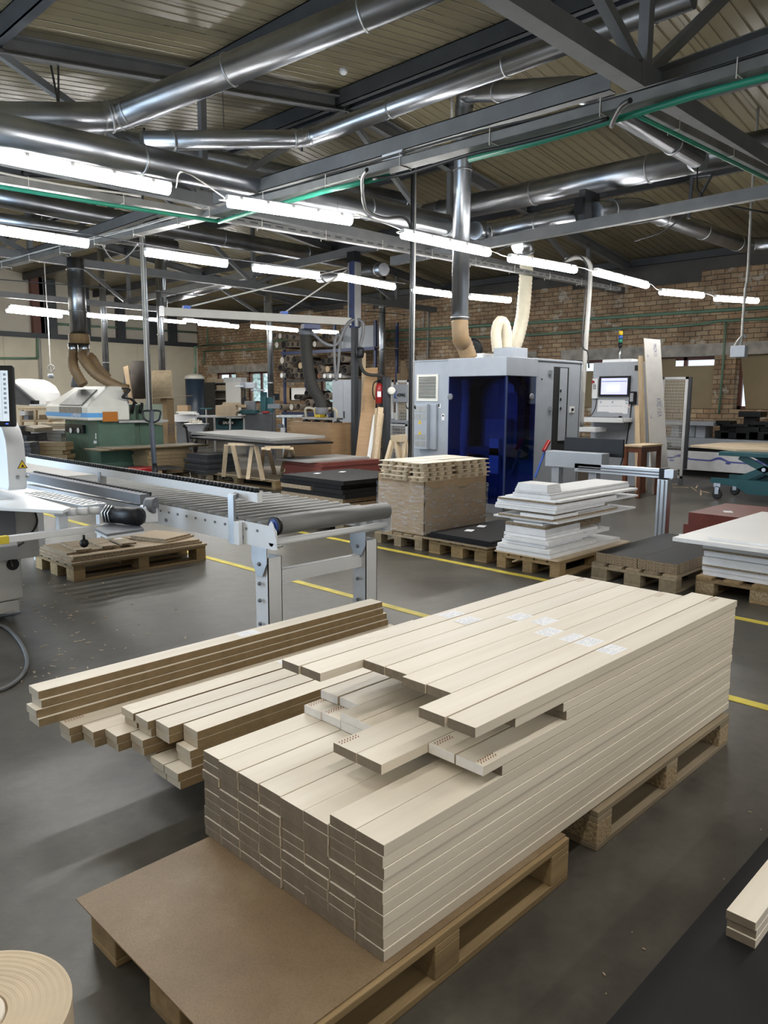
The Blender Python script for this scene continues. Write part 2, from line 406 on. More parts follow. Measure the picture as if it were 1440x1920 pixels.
def _sheet(name, col, rough, axis, period, groove, depth, joint=1.0, seam=.45):
    # profiled sheet: grooves run across `axis`, a darker joint every `joint` metres
    m, nt, b, N, L = _new(name)
    tc = N.new('ShaderNodeTexCoord'); sp = N.new('ShaderNodeSeparateXYZ'); L.new(tc.outputs['Object'], sp.inputs[0])
    def fr(p):
        a = N.new('ShaderNodeMath'); a.operation = 'DIVIDE'; a.inputs[1].default_value = p; L.new(sp.outputs[axis], a.inputs[0])
        c = N.new('ShaderNodeMath'); c.operation = 'FRACT'; L.new(a.outputs[0], c.inputs[0]); return c
    f1 = fr(period); f2 = fr(joint)
    h = _ramp(nt, f1.outputs[0], [(0, (0,)*3), (groove*.5, (1,)*3), (1-groove*.5, (1,)*3), (1, (0,)*3)])
    j = _ramp(nt, f2.outputs[0], [(0, (seam,)*3), (.012, (1,)*3), (.988, (1,)*3), (1, (seam,)*3)])
    n, _ = _noise(nt, 1.2, 5); r = _ramp(nt, n.outputs[0], [(.3, tuple(c*.9 for c in col)), (.7, tuple(c*1.08 for c in col))])
    mx = N.new('ShaderNodeMix'); mx.data_type = 'RGBA'; mx.blend_type = 'MULTIPLY'; mx.inputs['Factor'].default_value = 1
    L.new(r.outputs[0], mx.inputs['A']); L.new(j.outputs[0], mx.inputs['B']); L.new(mx.outputs['Result'], b.inputs['Base Color'])
    b.inputs['Roughness'].default_value = rough
    bp = N.new('ShaderNodeBump'); bp.inputs['Strength'].default_value = .6; bp.inputs['Distance'].default_value = depth
    L.new(h.outputs[0], bp.inputs['Height']); L.new(bp.outputs[0], b.inputs['Normal'])
_sheet('roof_sheet', (.20, .172, .108), .24, 1, .165, .22, .03, 1.05, .22)
_sheet('wall_panel', (.74, .67, .52), .55, 0, 1.2, .02, .01, 1.2, .72)
# ================================================================ SETTING
XW, YW, XN, YN = 17.0, 27.2, -1.6, -5.0          # far brick wall, left panel wall, near wall, right wall
RIDGE_X, RIDGE_Z, EAVE_Z = 8.0, 5.92, 4.70
def roof_z(x): return RIDGE_Z - (RIDGE_Z-EAVE_Z)*abs(x-RIDGE_X)/(XW-RIDGE_X)
struct('floor', MB().box(XN-.3, YN-.3, -.2, XW+.5, YW+.3, 0), 'concrete')
mb = MB()
for xa, xb in ((XN-.3, RIDGE_X), (RIDGE_X, XW+.5)):
    mb.prism([(xa, YN-.3, roof_z(xa)), (xb, YN-.3, roof_z(xb)), (xb, YN-.3, roof_z(xb)+.1), (xa, YN-.3, roof_z(xa)+.1)], (0, YW-YN+.6, 0))
struct('ceiling', mb, 'roof_sheet')
def wy(x, y=700): return at(x, y, X=XW).y
SILL, HEAD = 1.33, 2.50
# openings in the brick wall: (y0, y1)
wins = [(wy(442), wy(398)), (wy(502), wy(456)), (wy(640), wy(592)), (11.5, 12.9), (wy(1182), wy(1070)), (wy(1338), wy(1215)), (wy(1378)-2.6, wy(1378)), (.2, 2.2), (-3.5, -1.5)]
wins = [tuple(sorted(a)) for a in wins]; wins.sort()
mb = MB(); BT = 4.08                                  # brick up to here, plastered band above
mb.box(XW, YN-.3, 0, XW+.45, YW+.3, SILL); mb.box(XW, YN-.3, HEAD, XW+.45, YW+.3, BT)
prev = YN-.3
for a, b in wins:
    mb.box(XW, prev, SILL, XW+.45, a, HEAD); prev = b
mb.box(XW, prev, SILL, XW+.45, YW+.3, HEAD)
# ragged top courses of the brickwork
rg = random.Random(3)
y = YN
while y < YW:
    l = rg.uniform(.5, 1.8); h = rg.choice((0, .105, .105, .21)); h += .21 if y < 5.8 else (.16 if y > 13 else 0)
    if h: mb.box(XW-.012, y, BT-.01, XW+.2, min(y+l, YW), BT+h)
    y += l
struct('wall_far', mb, 'brick')
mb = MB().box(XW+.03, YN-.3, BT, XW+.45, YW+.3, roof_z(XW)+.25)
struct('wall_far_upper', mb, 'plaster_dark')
mb = MB(); rg = random.Random(5)
mg = []                                                # concrete lintels, neighbours run together
for a, b in wins:
    if mg and a-.28 <= mg[-1][1]+.05: mg[-1][1] = b+.28
    else: mg.append([a-.28, b+.28])
for a, b in mg: mb.box(XW-.03, a, HEAD-.02, XW+.3, b, HEAD+.24)
struct('trim_1', mb, 'lintel')
# window joinery: real light through the left ones, boarded blinds in the right ones
for i, (a, b) in enumerate(wins):
    lit = a > 12.95 or i < 2
    f = MB()
    for p0, p1 in (((a, SILL), (b, SILL+.07)), ((a, HEAD-.09), (b, HEAD)), ((a, SILL), (a+.07, HEAD)), ((b-.07, SILL), (b, HEAD)), (((a+b)/2-.04, SILL), ((a+b)/2+.04, HEAD))):
        f.box(XW+.26, p0[0], p0[1], XW+.33, p1[0], p1[1])
    fr = struct('window_%d' % (i+1), f, 'brown_frame')
    g = MB().box(XW+.29, a+.05, SILL+.05, XW+.30, b-.05, HEAD-.05).build('glass_pane', 'clear_glass', fr)
    if not lit:
        h = HEAD-.02
        bl = MB()
        cut = (b-a)*.64 if i == len([w_ for w_ in wins if w_[0] < wy(1300)])-1 else 0
        if abs((a+b)/2-(wy(1338)+wy(1215))/2) < .05:   # lower fibreboard sheet leaves a bright strip at the top
            bl.box(XW+.20, a+.01, SILL+.01, XW+.215, a+cut, h-.20); bl.box(XW+.22, a+cut, SILL+.01, XW+.235, b-.01, h-.03)
        elif abs((a+b)/2-(wy(1182)+wy(1070))/2) < .05:
            bl.box(XW+.20, a+.01, SILL+.01, XW+.215, b-.01, h-.26)
        else:
            bl.prism([(XW+.20, a+.02, SILL+.01), (XW+.20, b-.20, SILL+.01), (XW+.20, b-.02, h), (XW+.20, a+.02, h)], (.015, 0, 0))
        o = bl.build('blind_board', 'blind', fr)
# panelled left wall with cable trunk above
mb = MB().box(XN-.3, YW, 0, XW, YW+.25, 3.62); struct('wall_left', mb, 'wall_panel')
mb = MB().box(XN-.3, YW+.02, 3.62, XW, YW+.25, 6.3); struct('wall_left_upper', mb, 'steel_wall')
# the gate wall behind the camera and the right-hand wall, with their door openings
mb = MB()
mb.box(XN-.25, YN-.3, 0, XN, 6, 6); mb.box(XN-.25, 11.2, 0, XN, YW+.3, 6); mb.box(XN-.25, 6, 3.4, XN, 11.2, 6)
struct('wall_near', mb, 'steel_wall')
mb = MB()
mb.box(XN-.3, YN-.25, 0, -1.1, YN, 6); mb.box(4.1, YN-.25, 0, XW+.5, YN, 6); mb.box(-1.1, YN-.25, 3.5, 4.1, YN, 6)
struct('wall_right', mb, 'steel_wall')
# yellow floor lines
mb = MB()
for x in (3.94, 5.48): mb.box(x-.035, -4.6, 0, x+.035, 15 if x < 5 else 12.5, .003)
struct('floor_marking', mb, 'line_yellow')

# trees outside the lit windows
for (p, r) in ((470, 1.5), (610, 1.3)):
    c = at(p, 715, X=22.5); b = MB()
    tr = thing('tree', 'pale green tree outside the %s window of the brick wall' % ('right-hand bright' if p < 500 else 'small'), 'tree', (c.x, c.y, 0))
    b.cyl((c.x, c.y, 0), (c.x, c.y, 1.4), .09).build('trunk', 'brown_frame', tr)
    b = MB(); rg = random.Random(p)
    for k in range(70):
        u = V((rg.gauss(0, 1), rg.gauss(0, 1), rg.gauss(0, 1))).normalized()*r*rg.uniform(.4, 1); q = V((c.x, c.y, 2.1))+u*.8; s_ = rg.uniform(.15, .3)
        b.lathe(q, [(.02, -s_), (s_*.8, -s_*.5), (s_, 0), (s_*.7, s_*.6), (.02, s_)], 7)
    b.build('crown', 'tree_green', tr)

# ---------------------------------------------------------------- roof steel
def truss(Y, zb, label, cut=None):
    t = thing('roof_truss', label, 'roof truss', (RIDGE_X, Y, zb), 'roof trusses')
    zt = lambda x: roof_z(x)-.20
    L0, L1 = XN+.1, XW-.05
    tc = MB()
    tc.chan((L0, Y, zt(L0)), (RIDGE_X, Y, zt(RIDGE_X)), .12, .20, .012, 0, 1); tc.chan((RIDGE_X, Y, zt(RIDGE_X)), (L1, Y, zt(L1)), .12, .20, .012, 0, 1)
    tc.build('top_chord', 'steel_paint', t)
    MB().beam((L0+.6, Y, zb), (L1-.4, Y, zb), .13, .14).build('bottom_chord', 'steel_paint', t)
    nodes = [(-1.2, 1), (.8, 0), (3.2, 1), (5.6, 0), (8, 1), (10.4, 0), (12.8, 1), (15.0, 0), (16.8, 1)]
    P = [V((x, Y, zt(x)-.08 if up else zb+.04)) for x, up in nodes]
    for a, b in zip(P, P[1:]): MB().beam(a, b, .075, .075).build('web_brace', 'steel_paint', t)
    for x in (.8, 5.6, 10.4, 15.0): MB().beam((x, Y, zb), (x, Y, zt(x)), .08, .08).build('web_post', 'steel_paint', t)
    for x in (5.6, 10.4): MB().box(x-.16, Y-.07, zb-.06, x+.16, Y+.07, zb+.10).build('gusset_plate', 'steel_paint', t)
    return t
truss(2.86, 3.82, 'grey steel roof truss nearest the viewer, cables tied to its bottom beam')
truss(8.7, 3.97, 'grey steel roof truss crossing behind the large bent galvanised duct')
truss(14.3, 3.97, 'grey steel roof truss above the suction lifter mast')
truss(20.0, 3.97, 'grey steel roof truss before the cream panel wall')
for x, lab in ((.8, 'dark roof purlin nearest the near eave'), (3.2, 'dark roof purlin at the top corner over the long lamp'), (5.6, 'dark roof purlin beside the thick sloping duct'), (8.0, 'dark double ridge purlin under the roof peak'), (10.4, 'dark roof purlin just past the vertical duct'), (12.8, 'dark roof purlin close to the grey plaster wall')):
    b = MB(); z = roof_z(x)-.115
    if x == 8.0:
        b.chan((x-.10, YN, z-.02), (x-.10, YW, z-.02), .09, .22, .01, 0, 1); b.chan((x+.10, YN, z-.02), (x+.10, YW, z-.02), .09, .22, .01, 0, -1)
    else: b.chan((x, YN, z), (x, YW, z), .10, .21, .012, 0, 1)
    tag(b.build('roof_purlin', 'steel_dark'), lab, 'purlin', 'roof purlins')
tag(MB().box(XW-.12, YN, roof_z(XW)-.16, XW-.01, YW, roof_z(XW)-.01).build('wall_plate', 'steel_dark'), 'dark steel wall plate along the top of the plastered brick wall', 'steel beam')
# longitudinal ties along the bottom joints
tie = MB().chan(at(405, 374, X=5.52), at(1150, 152, X=5.52), .09, .15, .008, 0, -1)
tag(tie.build('tie_beam', 'steel_paint'), 'grey channel beam with an open end, sloping across behind the vertical duct', 'tie beam', 'tie beams')
tie = MB().chan(at(1214, 163, X=5.7), at(1530, 52, X=5.7), .10, .19, .008, 0, 1)
tag(tie.build('tie_beam', 'steel_paint'), 'grey channel beam at the upper right, bolted to the nearest truss joint', 'tie beam', 'tie beams')
tie = MB().chan(at(1500, 348, X=9.8), at(735, 490, X=9.8), .10, .14, .008, 0, 1)
tag(tie.build('tie_beam', 'steel_paint'), 'grey channel beam with black cables below the motorised duct damper', 'tie beam', 'tie beams')
tie = MB().chan(at(300, 392, X=5.6), at(0, 497, X=5.6), .10, .15, .008, 0, 1)
tag(tie.build('tie_beam', 'steel_paint'), 'grey channel beam running into the far left behind the second lamp row', 'tie beam', 'tie beams')
tie = MB().chan(at(800, 440, X=10.4), at(240, 566, X=10.4), .10, .15, .008, 0, 1)
tag(tie.build('tie_beam', 'steel_paint'), 'grey channel beam above the suction lifter arm toward the far left', 'tie beam', 'tie beams')
# ================================================================ FOREGROUND: pallets and board stacks
def pallet(name, x0, y0, x1, y1, label, group='wooden pallets', z=0., long='x', mat='pallet_wood', blockmat=None, top=True):
    # EUR style pallet filling the rectangle, runners along `long`
    t = thing('wooden_pallet', label, 'pallet', ((x0+x1)/2, (y0+y1)/2, z), group)
    def B(n, a0, b0, z0, a1, b1, z1, m):
        if long == 'x': MB().box(a0, b0, z0, a1, b1, z1).build(n, m, t, .003)
        else: MB().box(b0, a0, z0, b1, a1, z1).build(n, m, t, .003)
    A0, A1, B0, B1 = (x0, x1, y0, y1) if long == 'x' else (y0, y1, x0, x1)
    bw = .145 if (B1-B0) > .7 else .1
    cols = (B0, (B0+B1)/2-bw/2, B1-bw); rows = (A0, (A0+A1)/2-.05, A1-.10)
    for c in cols:
        B('runner_board', A0, c, z, A1, c+bw, z+.022, mat)
        for r in rows: B('block', r, c, z+.022, r+.10, c+bw, z+.100, blockmat or mat)
    for r in rows: B('cross_board', r, B0, z+.100, r+.10, B1, z+.122, mat)
    n = 5; w_ = .12
    if top:
        for k in range(n):
            c = B0+(B1-B0-w_)*k/(n-1); B('deck_board', A0, c, z+.122, A1, c+w_, z+.144, mat)
    return t
p_near = pallet('p', .82, 1.15, 2.02, 1.95, 'wooden pallet under the brown hardboard sheet in front')
p_far = pallet('p', 2.22, 1.16, 3.38, 1.96, 'wooden pallet under the far end of the big board stack', blockmat='block_chip', mat='pallet_grey')
sheet = MB().box(.783, 1.163, .1445, 2.02, 1.955, .149)
tag(sheet.build('hardboard_sheet', 'hardboard', None, .001), 'scuffed brown hardboard sheet on the front pallet, poking out before the boards', 'hardboard sheet')
T = .0312; Z0 = .149
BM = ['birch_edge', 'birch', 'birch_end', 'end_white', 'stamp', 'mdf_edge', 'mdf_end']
def board_mesh(x0, y0, z0, x1, y1, z1, side=0, top=1, end=2, stamp=None):
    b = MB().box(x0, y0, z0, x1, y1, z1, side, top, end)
    if stamp:                                          # row of brown printed ticks near the end
        sx, sy, n, dirn = stamp
        for k in range(n):
            for r in (0, 1):
                xx = sx+.011*k; yy = sy+.011*r
                b.add([(xx, yy, z1+.0004), (xx+.004, yy, z1+.0004), (xx+.010, yy+.008, z1+.0004), (xx+.006, yy+.008, z1+.0004)], [(0, 1, 2, 3)], 4)
    return b
WORDS = ['bottom', 'second', 'third', 'fourth', 'fifth', 'sixth', 'seventh', 'eighth', 'ninth', 'tenth', 'eleventh', 'twelfth', 'thirteenth', 'fourteenth', 'fifteenth', 'top']
COLW = ['first', 'second', 'third', 'fourth', 'fifth', 'sixth', 'seventh', 'last']
rs = random.Random(11)
ycol = [(1.9775-.0865, 1.9775)] + [(1.985-.0985*k-.0985-.0015*k*0-.0, 1.985-.0985*k-.004) for k in range(1, 8)]
ycol = []
e = 1.978
for k in range(8):
    wd = .089 if k == 0 else .0975
    ycol.append((e-wd, e)); e -= wd+.0032
FAR = 3.425
def front(layer, col):            # (x0, x1) of every board of the big stack
    if layer <= 9: return 1.211, FAR
    if layer == 10: return {0: 1.62, 1: 1.62, 2: 1.62, 3: 1.62, 4: 1.85, 5: 1.85, 6: 1.213, 7: 1.213}[col], FAR
    if layer == 11: return {0: 1.70, 1: 1.70, 2: 1.617, 3: 1.617, 4: 1.80, 5: 1.80, 6: 1.69, 7: 1.69}[col], FAR
    if layer == 12: return {0: 2.05, 1: 2.05, 2: 2.10, 3: 2.10, 4: 1.405, 5: 1.405, 6: 1.60, 7: 1.60}[col], FAR
    if layer == 13: return {0: 2.10, 1: 2.10, 2: 2.16, 3: 2.16, 4: 2.1, 5: 2.1, 6: 2.03, 7: 2.03}[col], FAR
    if layer == 14: return {0: 2.02, 1: 2.05, 2: 2.05, 3: 2.08, 4: 2.05, 5: 2.05, 6: 2.01, 7: 2.01}[col], FAR
    if layer == 15: return {0: 1.86, 1: 1.86, 2: 1.95, 3: 1.95, 4: 1.90, 5: 1.90, 6: 1.75, 7: 1.75}[col], FAR
    return {0: 1.53, 1: 1.53, 2: 1.722, 3: 1.722, 4: 1.70, 5: 1.70, 6: 1.558, 7: 1.558}[col], (3.43 if col > 5 else 3.335)
STAMP = {(10, 0): .02, (10, 1): .02, (12, 4): .01, (12, 7): .02, (12, 6): .05}
big = {}
for L in range(1, 17):
    for k in range(8):
        x0, x1 = front(L, k); y0, y1 = ycol[k]
        j = rs.uniform(-.0025, .0025); jx = rs.uniform(-.003, .003); jz = rs.uniform(0, .0012)
        if L in (3, 6, 7): j += .003
        if L == 2: j += .0015
        z0 = Z0+(L-1)*T; lean = .0006*(L)
        white = (L in (10, 11) and k < 4) or (L == 12 and k > 5)
        st = None
        if (L, k) in STAMP: st = (x0+.01, y1-.026 if k < 7 else y0+.014, 7, 1)
        if L == 16 and k in (1, 5, 7): st = (x1-.10, y1-.03, 7, 1)
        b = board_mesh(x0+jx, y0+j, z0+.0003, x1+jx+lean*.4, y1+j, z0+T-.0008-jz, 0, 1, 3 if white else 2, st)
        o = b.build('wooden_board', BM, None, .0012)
        if L == 16: lab = 'long birch board in the top layer of the big stack, %s from the left stack' % COLW[k]
        elif L >= 10: lab = 'birch board of the big stack, %s layer up, %s column from the left stack' % (WORDS[L-1], COLW[k])
        else: lab = 'birch board of the big stack, %s layer up, %s column from the left stack' % (WORDS[L-1], COLW[k])
        tag(o, lab, 'wooden board', 'boards of the big stack'); big[L, k] = o
def paper(x, y, z, lx, ly, parent, flip=1, ang=0):
    b = MB(); ca, sa = math.cos(ang), math.sin(ang)
    def Q(u, v, h): return (x+u*ca-v*sa, y+u*sa+v*ca, z+h)
    def R(u0, v0, u1, v1, h, m): b.add([Q(u0, v0, h), Q(u1, v0, h), Q(u1, v1, h), Q(u0, v1, h)], [(0, 1, 2, 3)], m)
    R(-lx/2, -ly/2, lx/2, ly/2, .0006, 0)
    rr = random.Random(int(x*1000+y*777))
    for k in range(5):                                 # lines of small print
        v = ly*.36-ly*.17*k; u = -lx*.42
        while u < lx*.3:
            l = rr.uniform(.05, .16)*lx
            if rr.random() < .62: R(u, v-ly*.022, min(u+l, lx*.44), v+ly*.022, .0009, 1)
            u += l+lx*.04
    o = b.build('paper_label', ['paper', 'screen_icon'], parent); o['label'] = 'white printed paper label'
    return o
zt = Z0+16*T-.0015
for (x, y, k) in ((2.36, 1.925, 0), (2.34, 1.825, 1), (2.53, 1.71, 2), (2.55, 1.605, 3), (2.44, 1.515, 4), (2.44, 1.415, 5), (2.44, 1.345, 6), (2.42, 1.245, 7)):
    paper(x, y, zt, .105, .068 if k != 5 else .05, big[16, k], ang=-.04)
# ---- the lower stack to the left, raw MDF sides
def b2(L, y1, x0, x1, lab, end=6, st=None, wd=.0925, paper_at=None):
    z0 = Z0+(L-1)*T
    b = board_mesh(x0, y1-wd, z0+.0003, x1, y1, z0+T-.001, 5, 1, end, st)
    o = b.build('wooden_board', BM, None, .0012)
    tag(o, lab, 'wooden board', 'boards of the low stack')
    if paper_at: paper(paper_at, y1-wd/2, z0+T-.001, .10, .065, o, ang=-.05)
    return o
b2(9, 2.920, 1.040, 2.870, 'pale board on top of the four-high pile at the far left edge', paper_at=2.02)
b2(8, 2.905, 1.043, 2.862, 'second board down in the four-high pile at the far left edge')
b2(7, 2.900, 1.020, 2.885, 'third board down in the four-high pile at the far left edge')
b2(6, 2.885, 1.022, 2.880, 'lowest board of the four-high pile at the far left edge')
for L, nm in ((5, 'upper'), (4, 'lower')):
    for k, (y, x, w_) in enumerate(((2.80, 1.098, 'first'), (2.705, 1.145, 'second'), (2.612, 1.19, 'third'), (2.515, 1.24, 'fourth'), (2.418, 1.46, 'fifth'), (2.322, 1.315, 'sixth'))):
        b2(L, y, x+(.004 if L == 4 else 0), 2.90+.01*k, 'stepped board of the low stack, %s layer, %s beside the four-high pile' % (nm, w_), st=(x+.012, y-.03, 7, 1) if (L == 5 and k == 0) else None)
for L, nm in ((7, 'upper'), (6, 'lower')):
    for k, (y, x, w_) in enumerate(((2.622, 1.262, 'left'), (2.518, 1.264, 'second'), (2.42, 1.292, 'third'), (2.32, 1.345, 'right'))):
        b2(L, y, x+(.012 if (L == 6 and k < 2) else 0), 2.89, 'board of the low stack raised pair, %s layer, %s column' % (nm, w_), paper_at=2.03 if (L == 7 and k == 0) else None)
for L, nm in ((3, 'upper'), (2, 'lower')):
    for k, (y, x, w_) in enumerate(((2.92, 1.55, 'far left'), (2.82, 1.55, 'second'), (2.72, 1.5, 'third'), (2.62, 1.45, 'fourth'), (2.516, 1.29, 'fifth'), (2.412, 1.262, 'sixth'), (2.316, 1.262, 'right'))):
        b2(L, y, x+(.008 if L == 2 else 0), 2.90, 'board at the base of the low stack, %s layer, %s column' % (nm, w_))
tag(MB().box(1.6, 2.18, .1445, 2.9, 2.97, Z0+T-.0005).build('hardboard_sheet', 'hardboard'), 'brown sheet hidden under the low stack of boards', 'hardboard sheet')
pallet('p', 1.7, 2.18, 2.9, 2.97, 'wooden pallet in the shadow under the low left board stack')
# ---- black panel table with three small boards, bottom right
zb = .30
tag(MB().box(.2, -.55, zb-.038, 2.75, .625, zb).build('black_panel', 'black_board', None, .001), 'large matt black panel at the bottom right corner', 'panel')
for k in range(3): tag(MB().box(.25, -.5, zb-.115+.0255*k, 2.7, .60, zb-.115+.0255*k+.0253).build('chipboard_panel', 'chip_face'), 'raw chipboard panel under the black one, %s of three' % ('lowest', 'middle', 'uppermost')[k], 'panel')
q0 = at(1364.5, 1705, z=zb+.066); q1 = at(1417, 1734, z=zb+.066)
pallet('p', .3, -.45, 2.6, .5, 'wooden pallet beneath the black panel', z=.04)
for k in range(3):
    dx = (.0, .004, -.003)[k]
    o = MB().box(q0.x+dx, q1.y+.001*k, zb+.022*k+.0003, q0.x+1.2, q0.y+.001*k, zb+.022*k+.0217, 0, 1, 2).build('wooden_board', ['birch_edge', 'birch', 'birch_end'], None, .001)
    tag(o, 'short birch strip on the black panel, %s of three' % ('lowest', 'middle', 'topmost')[k], 'wooden board', 'birch strips on the black panel')
# ---- veneer edging roll, bottom left
c = at(-62, 1912, z=.30); R = (at(131, 1890, z=.30)-c).length; Ri = (at(14, 1888, z=.30)-c).length
rl = thing('edging_roll', 'coil of pale veneer edging lying flat in the bottom left corner', 'edging roll', (c.x, c.y, 0))
b = MB(); prof = [(R-.002, 0)]
n = 34
for k in range(n):
    r = R-(R-Ri)*k/n; zz = .30+.0004*math.sin(k*1.7); prof += [(r, zz-.0004), (r-(R-Ri)/n*.8, zz)]
b.lathe((c.x, c.y, 0), [(R, .02), (R, .297)]+prof[1:]+[(Ri, .29)], 64, smooth=False).build('coil', 'plywood', rl)
MB().lathe((c.x, c.y, 0), [(Ri-.004, .01), (Ri-.004, .301), (Ri-.006, .303), (.05, .303), (.05, .302)], 40).build('core', 'birch', rl)
# ================================================================ UNDER THE ROOF: ducts, lamps, cable trays
def duct(label, pts, r, step=1.25, bend=.0, mat='galv', off=.35, collar=.012, name='air_duct', hang=True):
    path = elbow_path(pts, bend, 5) if bend else [V(p) for p in pts]
    o = thing(name, label, 'duct', path[0], 'galvanised extraction ducts')
    MB().tube(path, r, 24).build('duct_run', mat, o)
    for p, t in along(path, step, off):
        MB().tube([p-t*.012, p-t*.009, p+t*.009, p+t*.012], [r, r+collar, r+collar, r], 24, cap=False).build('seam_collar', 'galv_dull', o)
    if bend:                                       # segment seams in the elbows
        for i in range(1, len(pts)-1):
            q = V(pts[i]); near = [(p, t) for p, t in along(path, bend/2.2, 0) if (p-q).length < bend*1.05]
            for p, t in near: MB().tube([p-t*.008, p+t*.008], [r+collar*.6]*2, 24, cap=False).build('seam_collar', 'galv_dull', o)
    return o
d1 = [at(-140, 224, Y=8.05), at(215, 221, Y=8.05), at(600, 60, d=7.3), at(900, -66, d=6.6)]
o = duct('thick galvanised duct bending upward at the top left', [d1[0], d1[1], d1[3]], .148, 1.45, .22)
h = MB(); q = at(110, 198, Y=8.05)
for dx in (-.03, .03): h.beam(q, at(100+dx*300, 100, d=8.5), .02, .008)
h.build('hanger_strap', 'steel_dark', o)
duct('long thick galvanised duct running past the nearest lamp row', [at(-140, 214, Y=7.5), at(265, 299, Y=7.5), at(866, 428, Y=7.5)], .143, 1.6)
duct('slimmer galvanised duct half hidden above the long thick one', [at(215, 262, Y=9.3), at(600, 340, Y=9.3), at(770, 380, Y=9.3)], .13, 1.6)
o = duct('slim galvanised duct with one kink climbing to the upper right', [at(266, 264, Y=8.35), at(578, 260, d=9.5), at(1300, -8, d=6.5)], .103, 1.5, .18)
h = MB()
for (a, b, dd) in ((270, 240, 9.7), (420, 245, 9.6), (566, 246, 9.5)):
    h.beam(at(a, b+38, d=dd), at(a, b, d=dd), .02, .02)
h.beam(at(420, 243, d=9.6), at(417, 160, d=9.6), .006, .006); h.build('hanger_rod', 'steel_dark', o)
d5a, d5b = at(800, 403, X=10.6), at(1480, 262, X=10.6)
o = duct('thick dark galvanised duct crossing the right half below the roof', [d5a, d5b], .185, 1.9)
h = MB()
for a, b, c_, e in ((1298, 330, 1291, 410), (1338, 322, 1302, 388), (1296, 332, 1338, 326)): h.beam(at(a, b, X=10.75), at(c_, e, X=10.75), .045, .02)
h.build('hanger_strap', 'steel_dark', o)
d7 = [at(866, 428, Y=7.5), at(915, 437, X=10.0), at(1085, 402, X=10.1)]
duct('galvanised duct leading from the long duct to the black damper', [d7[0]+V((.25, -.05, 0)), d7[1], d7[2]], .13, .9, .3)
duct('galvanised duct leaving the black damper and dropping toward the far right', [at(1116, 398, X=10.1), at(1186, 386, X=10.95), at(1400, 462, X=15.4), at(1560, 452, X=15.4)], .14, 1.5, .45)
dm = thing('duct_damper', 'black square damper with a small motor on the duct at right', 'damper', at(1105, 395, X=10.1), 'duct dampers')
c = at(1104, 393, X=10.1)
MB().box(c.x-.2, c.y-.05, c.z-.22, c.x+.2, c.y+.05, c.z+.24).build('housing', 'steel_dark', dm, .006)
MB().box(c.x-.26, c.y-.06, c.z-.1, c.x-.2, c.y+.08, c.z+.12).build('motor', 'black_plastic', dm, .004)
c = at(1306, 262, X=10.3); dm = thing('duct_damper', 'black damper plate standing on the thick duct at the upper right', 'damper', c, 'duct dampers')
MB().box(c.x-.16, c.y-.03, c.z-.22, c.x+.12, c.y+.06, c.z+.16).build('housing', 'steel_dark', dm, .006)
MB().lathe(at(1308, 303, X=10.3), [(.13, -.06), (.14, 0), (.12, .06)], 20, axis=(.6, .5, 0)).build('spigot', 'galv', dm)
p4 = at(862, 600, d=10.4); top4 = at(869, 190, d=10.4)
zt4 = top4.z; m4 = at(1088, 166, Y=4.3)
o = duct('vertical galvanised duct dropping to the blue-windowed machine', [(p4.x, p4.y, p4.z), (p4.x, p4.y, zt4-.05), m4, at(1306, 296, Y=4.3)], .117, 1.9, .24, off=.03)
MB().beam(at(847, 220, d=10.2), at(847, 165, d=9.5), .03, .03).build('hanger_strap', 'galv_dull', o)
duct('long galvanised duct across the left middle over the second lamp row', [at(-60, 357, Y=13.7), at(125, 394, Y=13.7), at(407, 445, Y=13.7), at(692, 496, Y=13.7)], .165, 2.2)
duct('thin galvanised duct under the long one at the left edge', [at(-60, 402, Y=13.2), at(330, 462, Y=13.2)], .105, 2.0)
duct('short galvanised branch duct behind the lifter mast', [at(600, 520, d=17), at(720, 505, d=14.5)], .12, 1.2)
v9a, v9b = at(131, 490, d=14.6), at(148, 628, d=14.2)
o9 = duct('vertical galvanised duct above the green and cream machine', [(v9b.x, v9b.y, at(131, 488, d=14.2).z), (v9b.x, v9b.y, v9b.z)], .155, .75, 0, off=.2)
b = MB(); r_ = .17
b.lathe((v9b.x, v9b.y, v9b.z), [(.165, .02), (.19, -.01), (.19, -.16), (.2, -.16)], 20); b.build('splitter', 'hose_brown', o9)
for i, (dx, dy) in enumerate(((-.1, .07), (.06, -.08), (.1, .1))):
    MB().cyl((v9b.x+dx, v9b.y+dy, v9b.z-.16), (v9b.x+dx, v9b.y+dy, v9b.z-.33), .082, 16).build('spigot', 'galv', o9)
for i, (xa, ya, yb, dd, lab) in enumerate(((200, 585, 715, 21, 'thin vertical duct on the cream wall behind the brown hoses'), (306, 560, 745, 20, 'thin vertical duct ending beside the brown board tube'), (508, 560, 752, 21.5, 'thin vertical duct between the windows and the belt shelves'), (716, 545, 770, 20.5, 'thin vertical duct behind the fire extinguisher'))):
    p = at(xa, yb, d=dd); z1 = roof_z(p.x)-.005
    duct(lab, [(p.x, p.y, p.z), (p.x, p.y, z1)], .085, 1.1, 0, off=.5)
duct('small bent duct under the roof near the far corner', [at(308, 590, d=21), at(306, 482, d=21), at(352, 486, d=21)], .085, 1.3, .18)
duct('low duct crossing the far middle between the lamps', [at(308, 562, d=21.5), at(470, 520, d=18)], .12, 1.6)

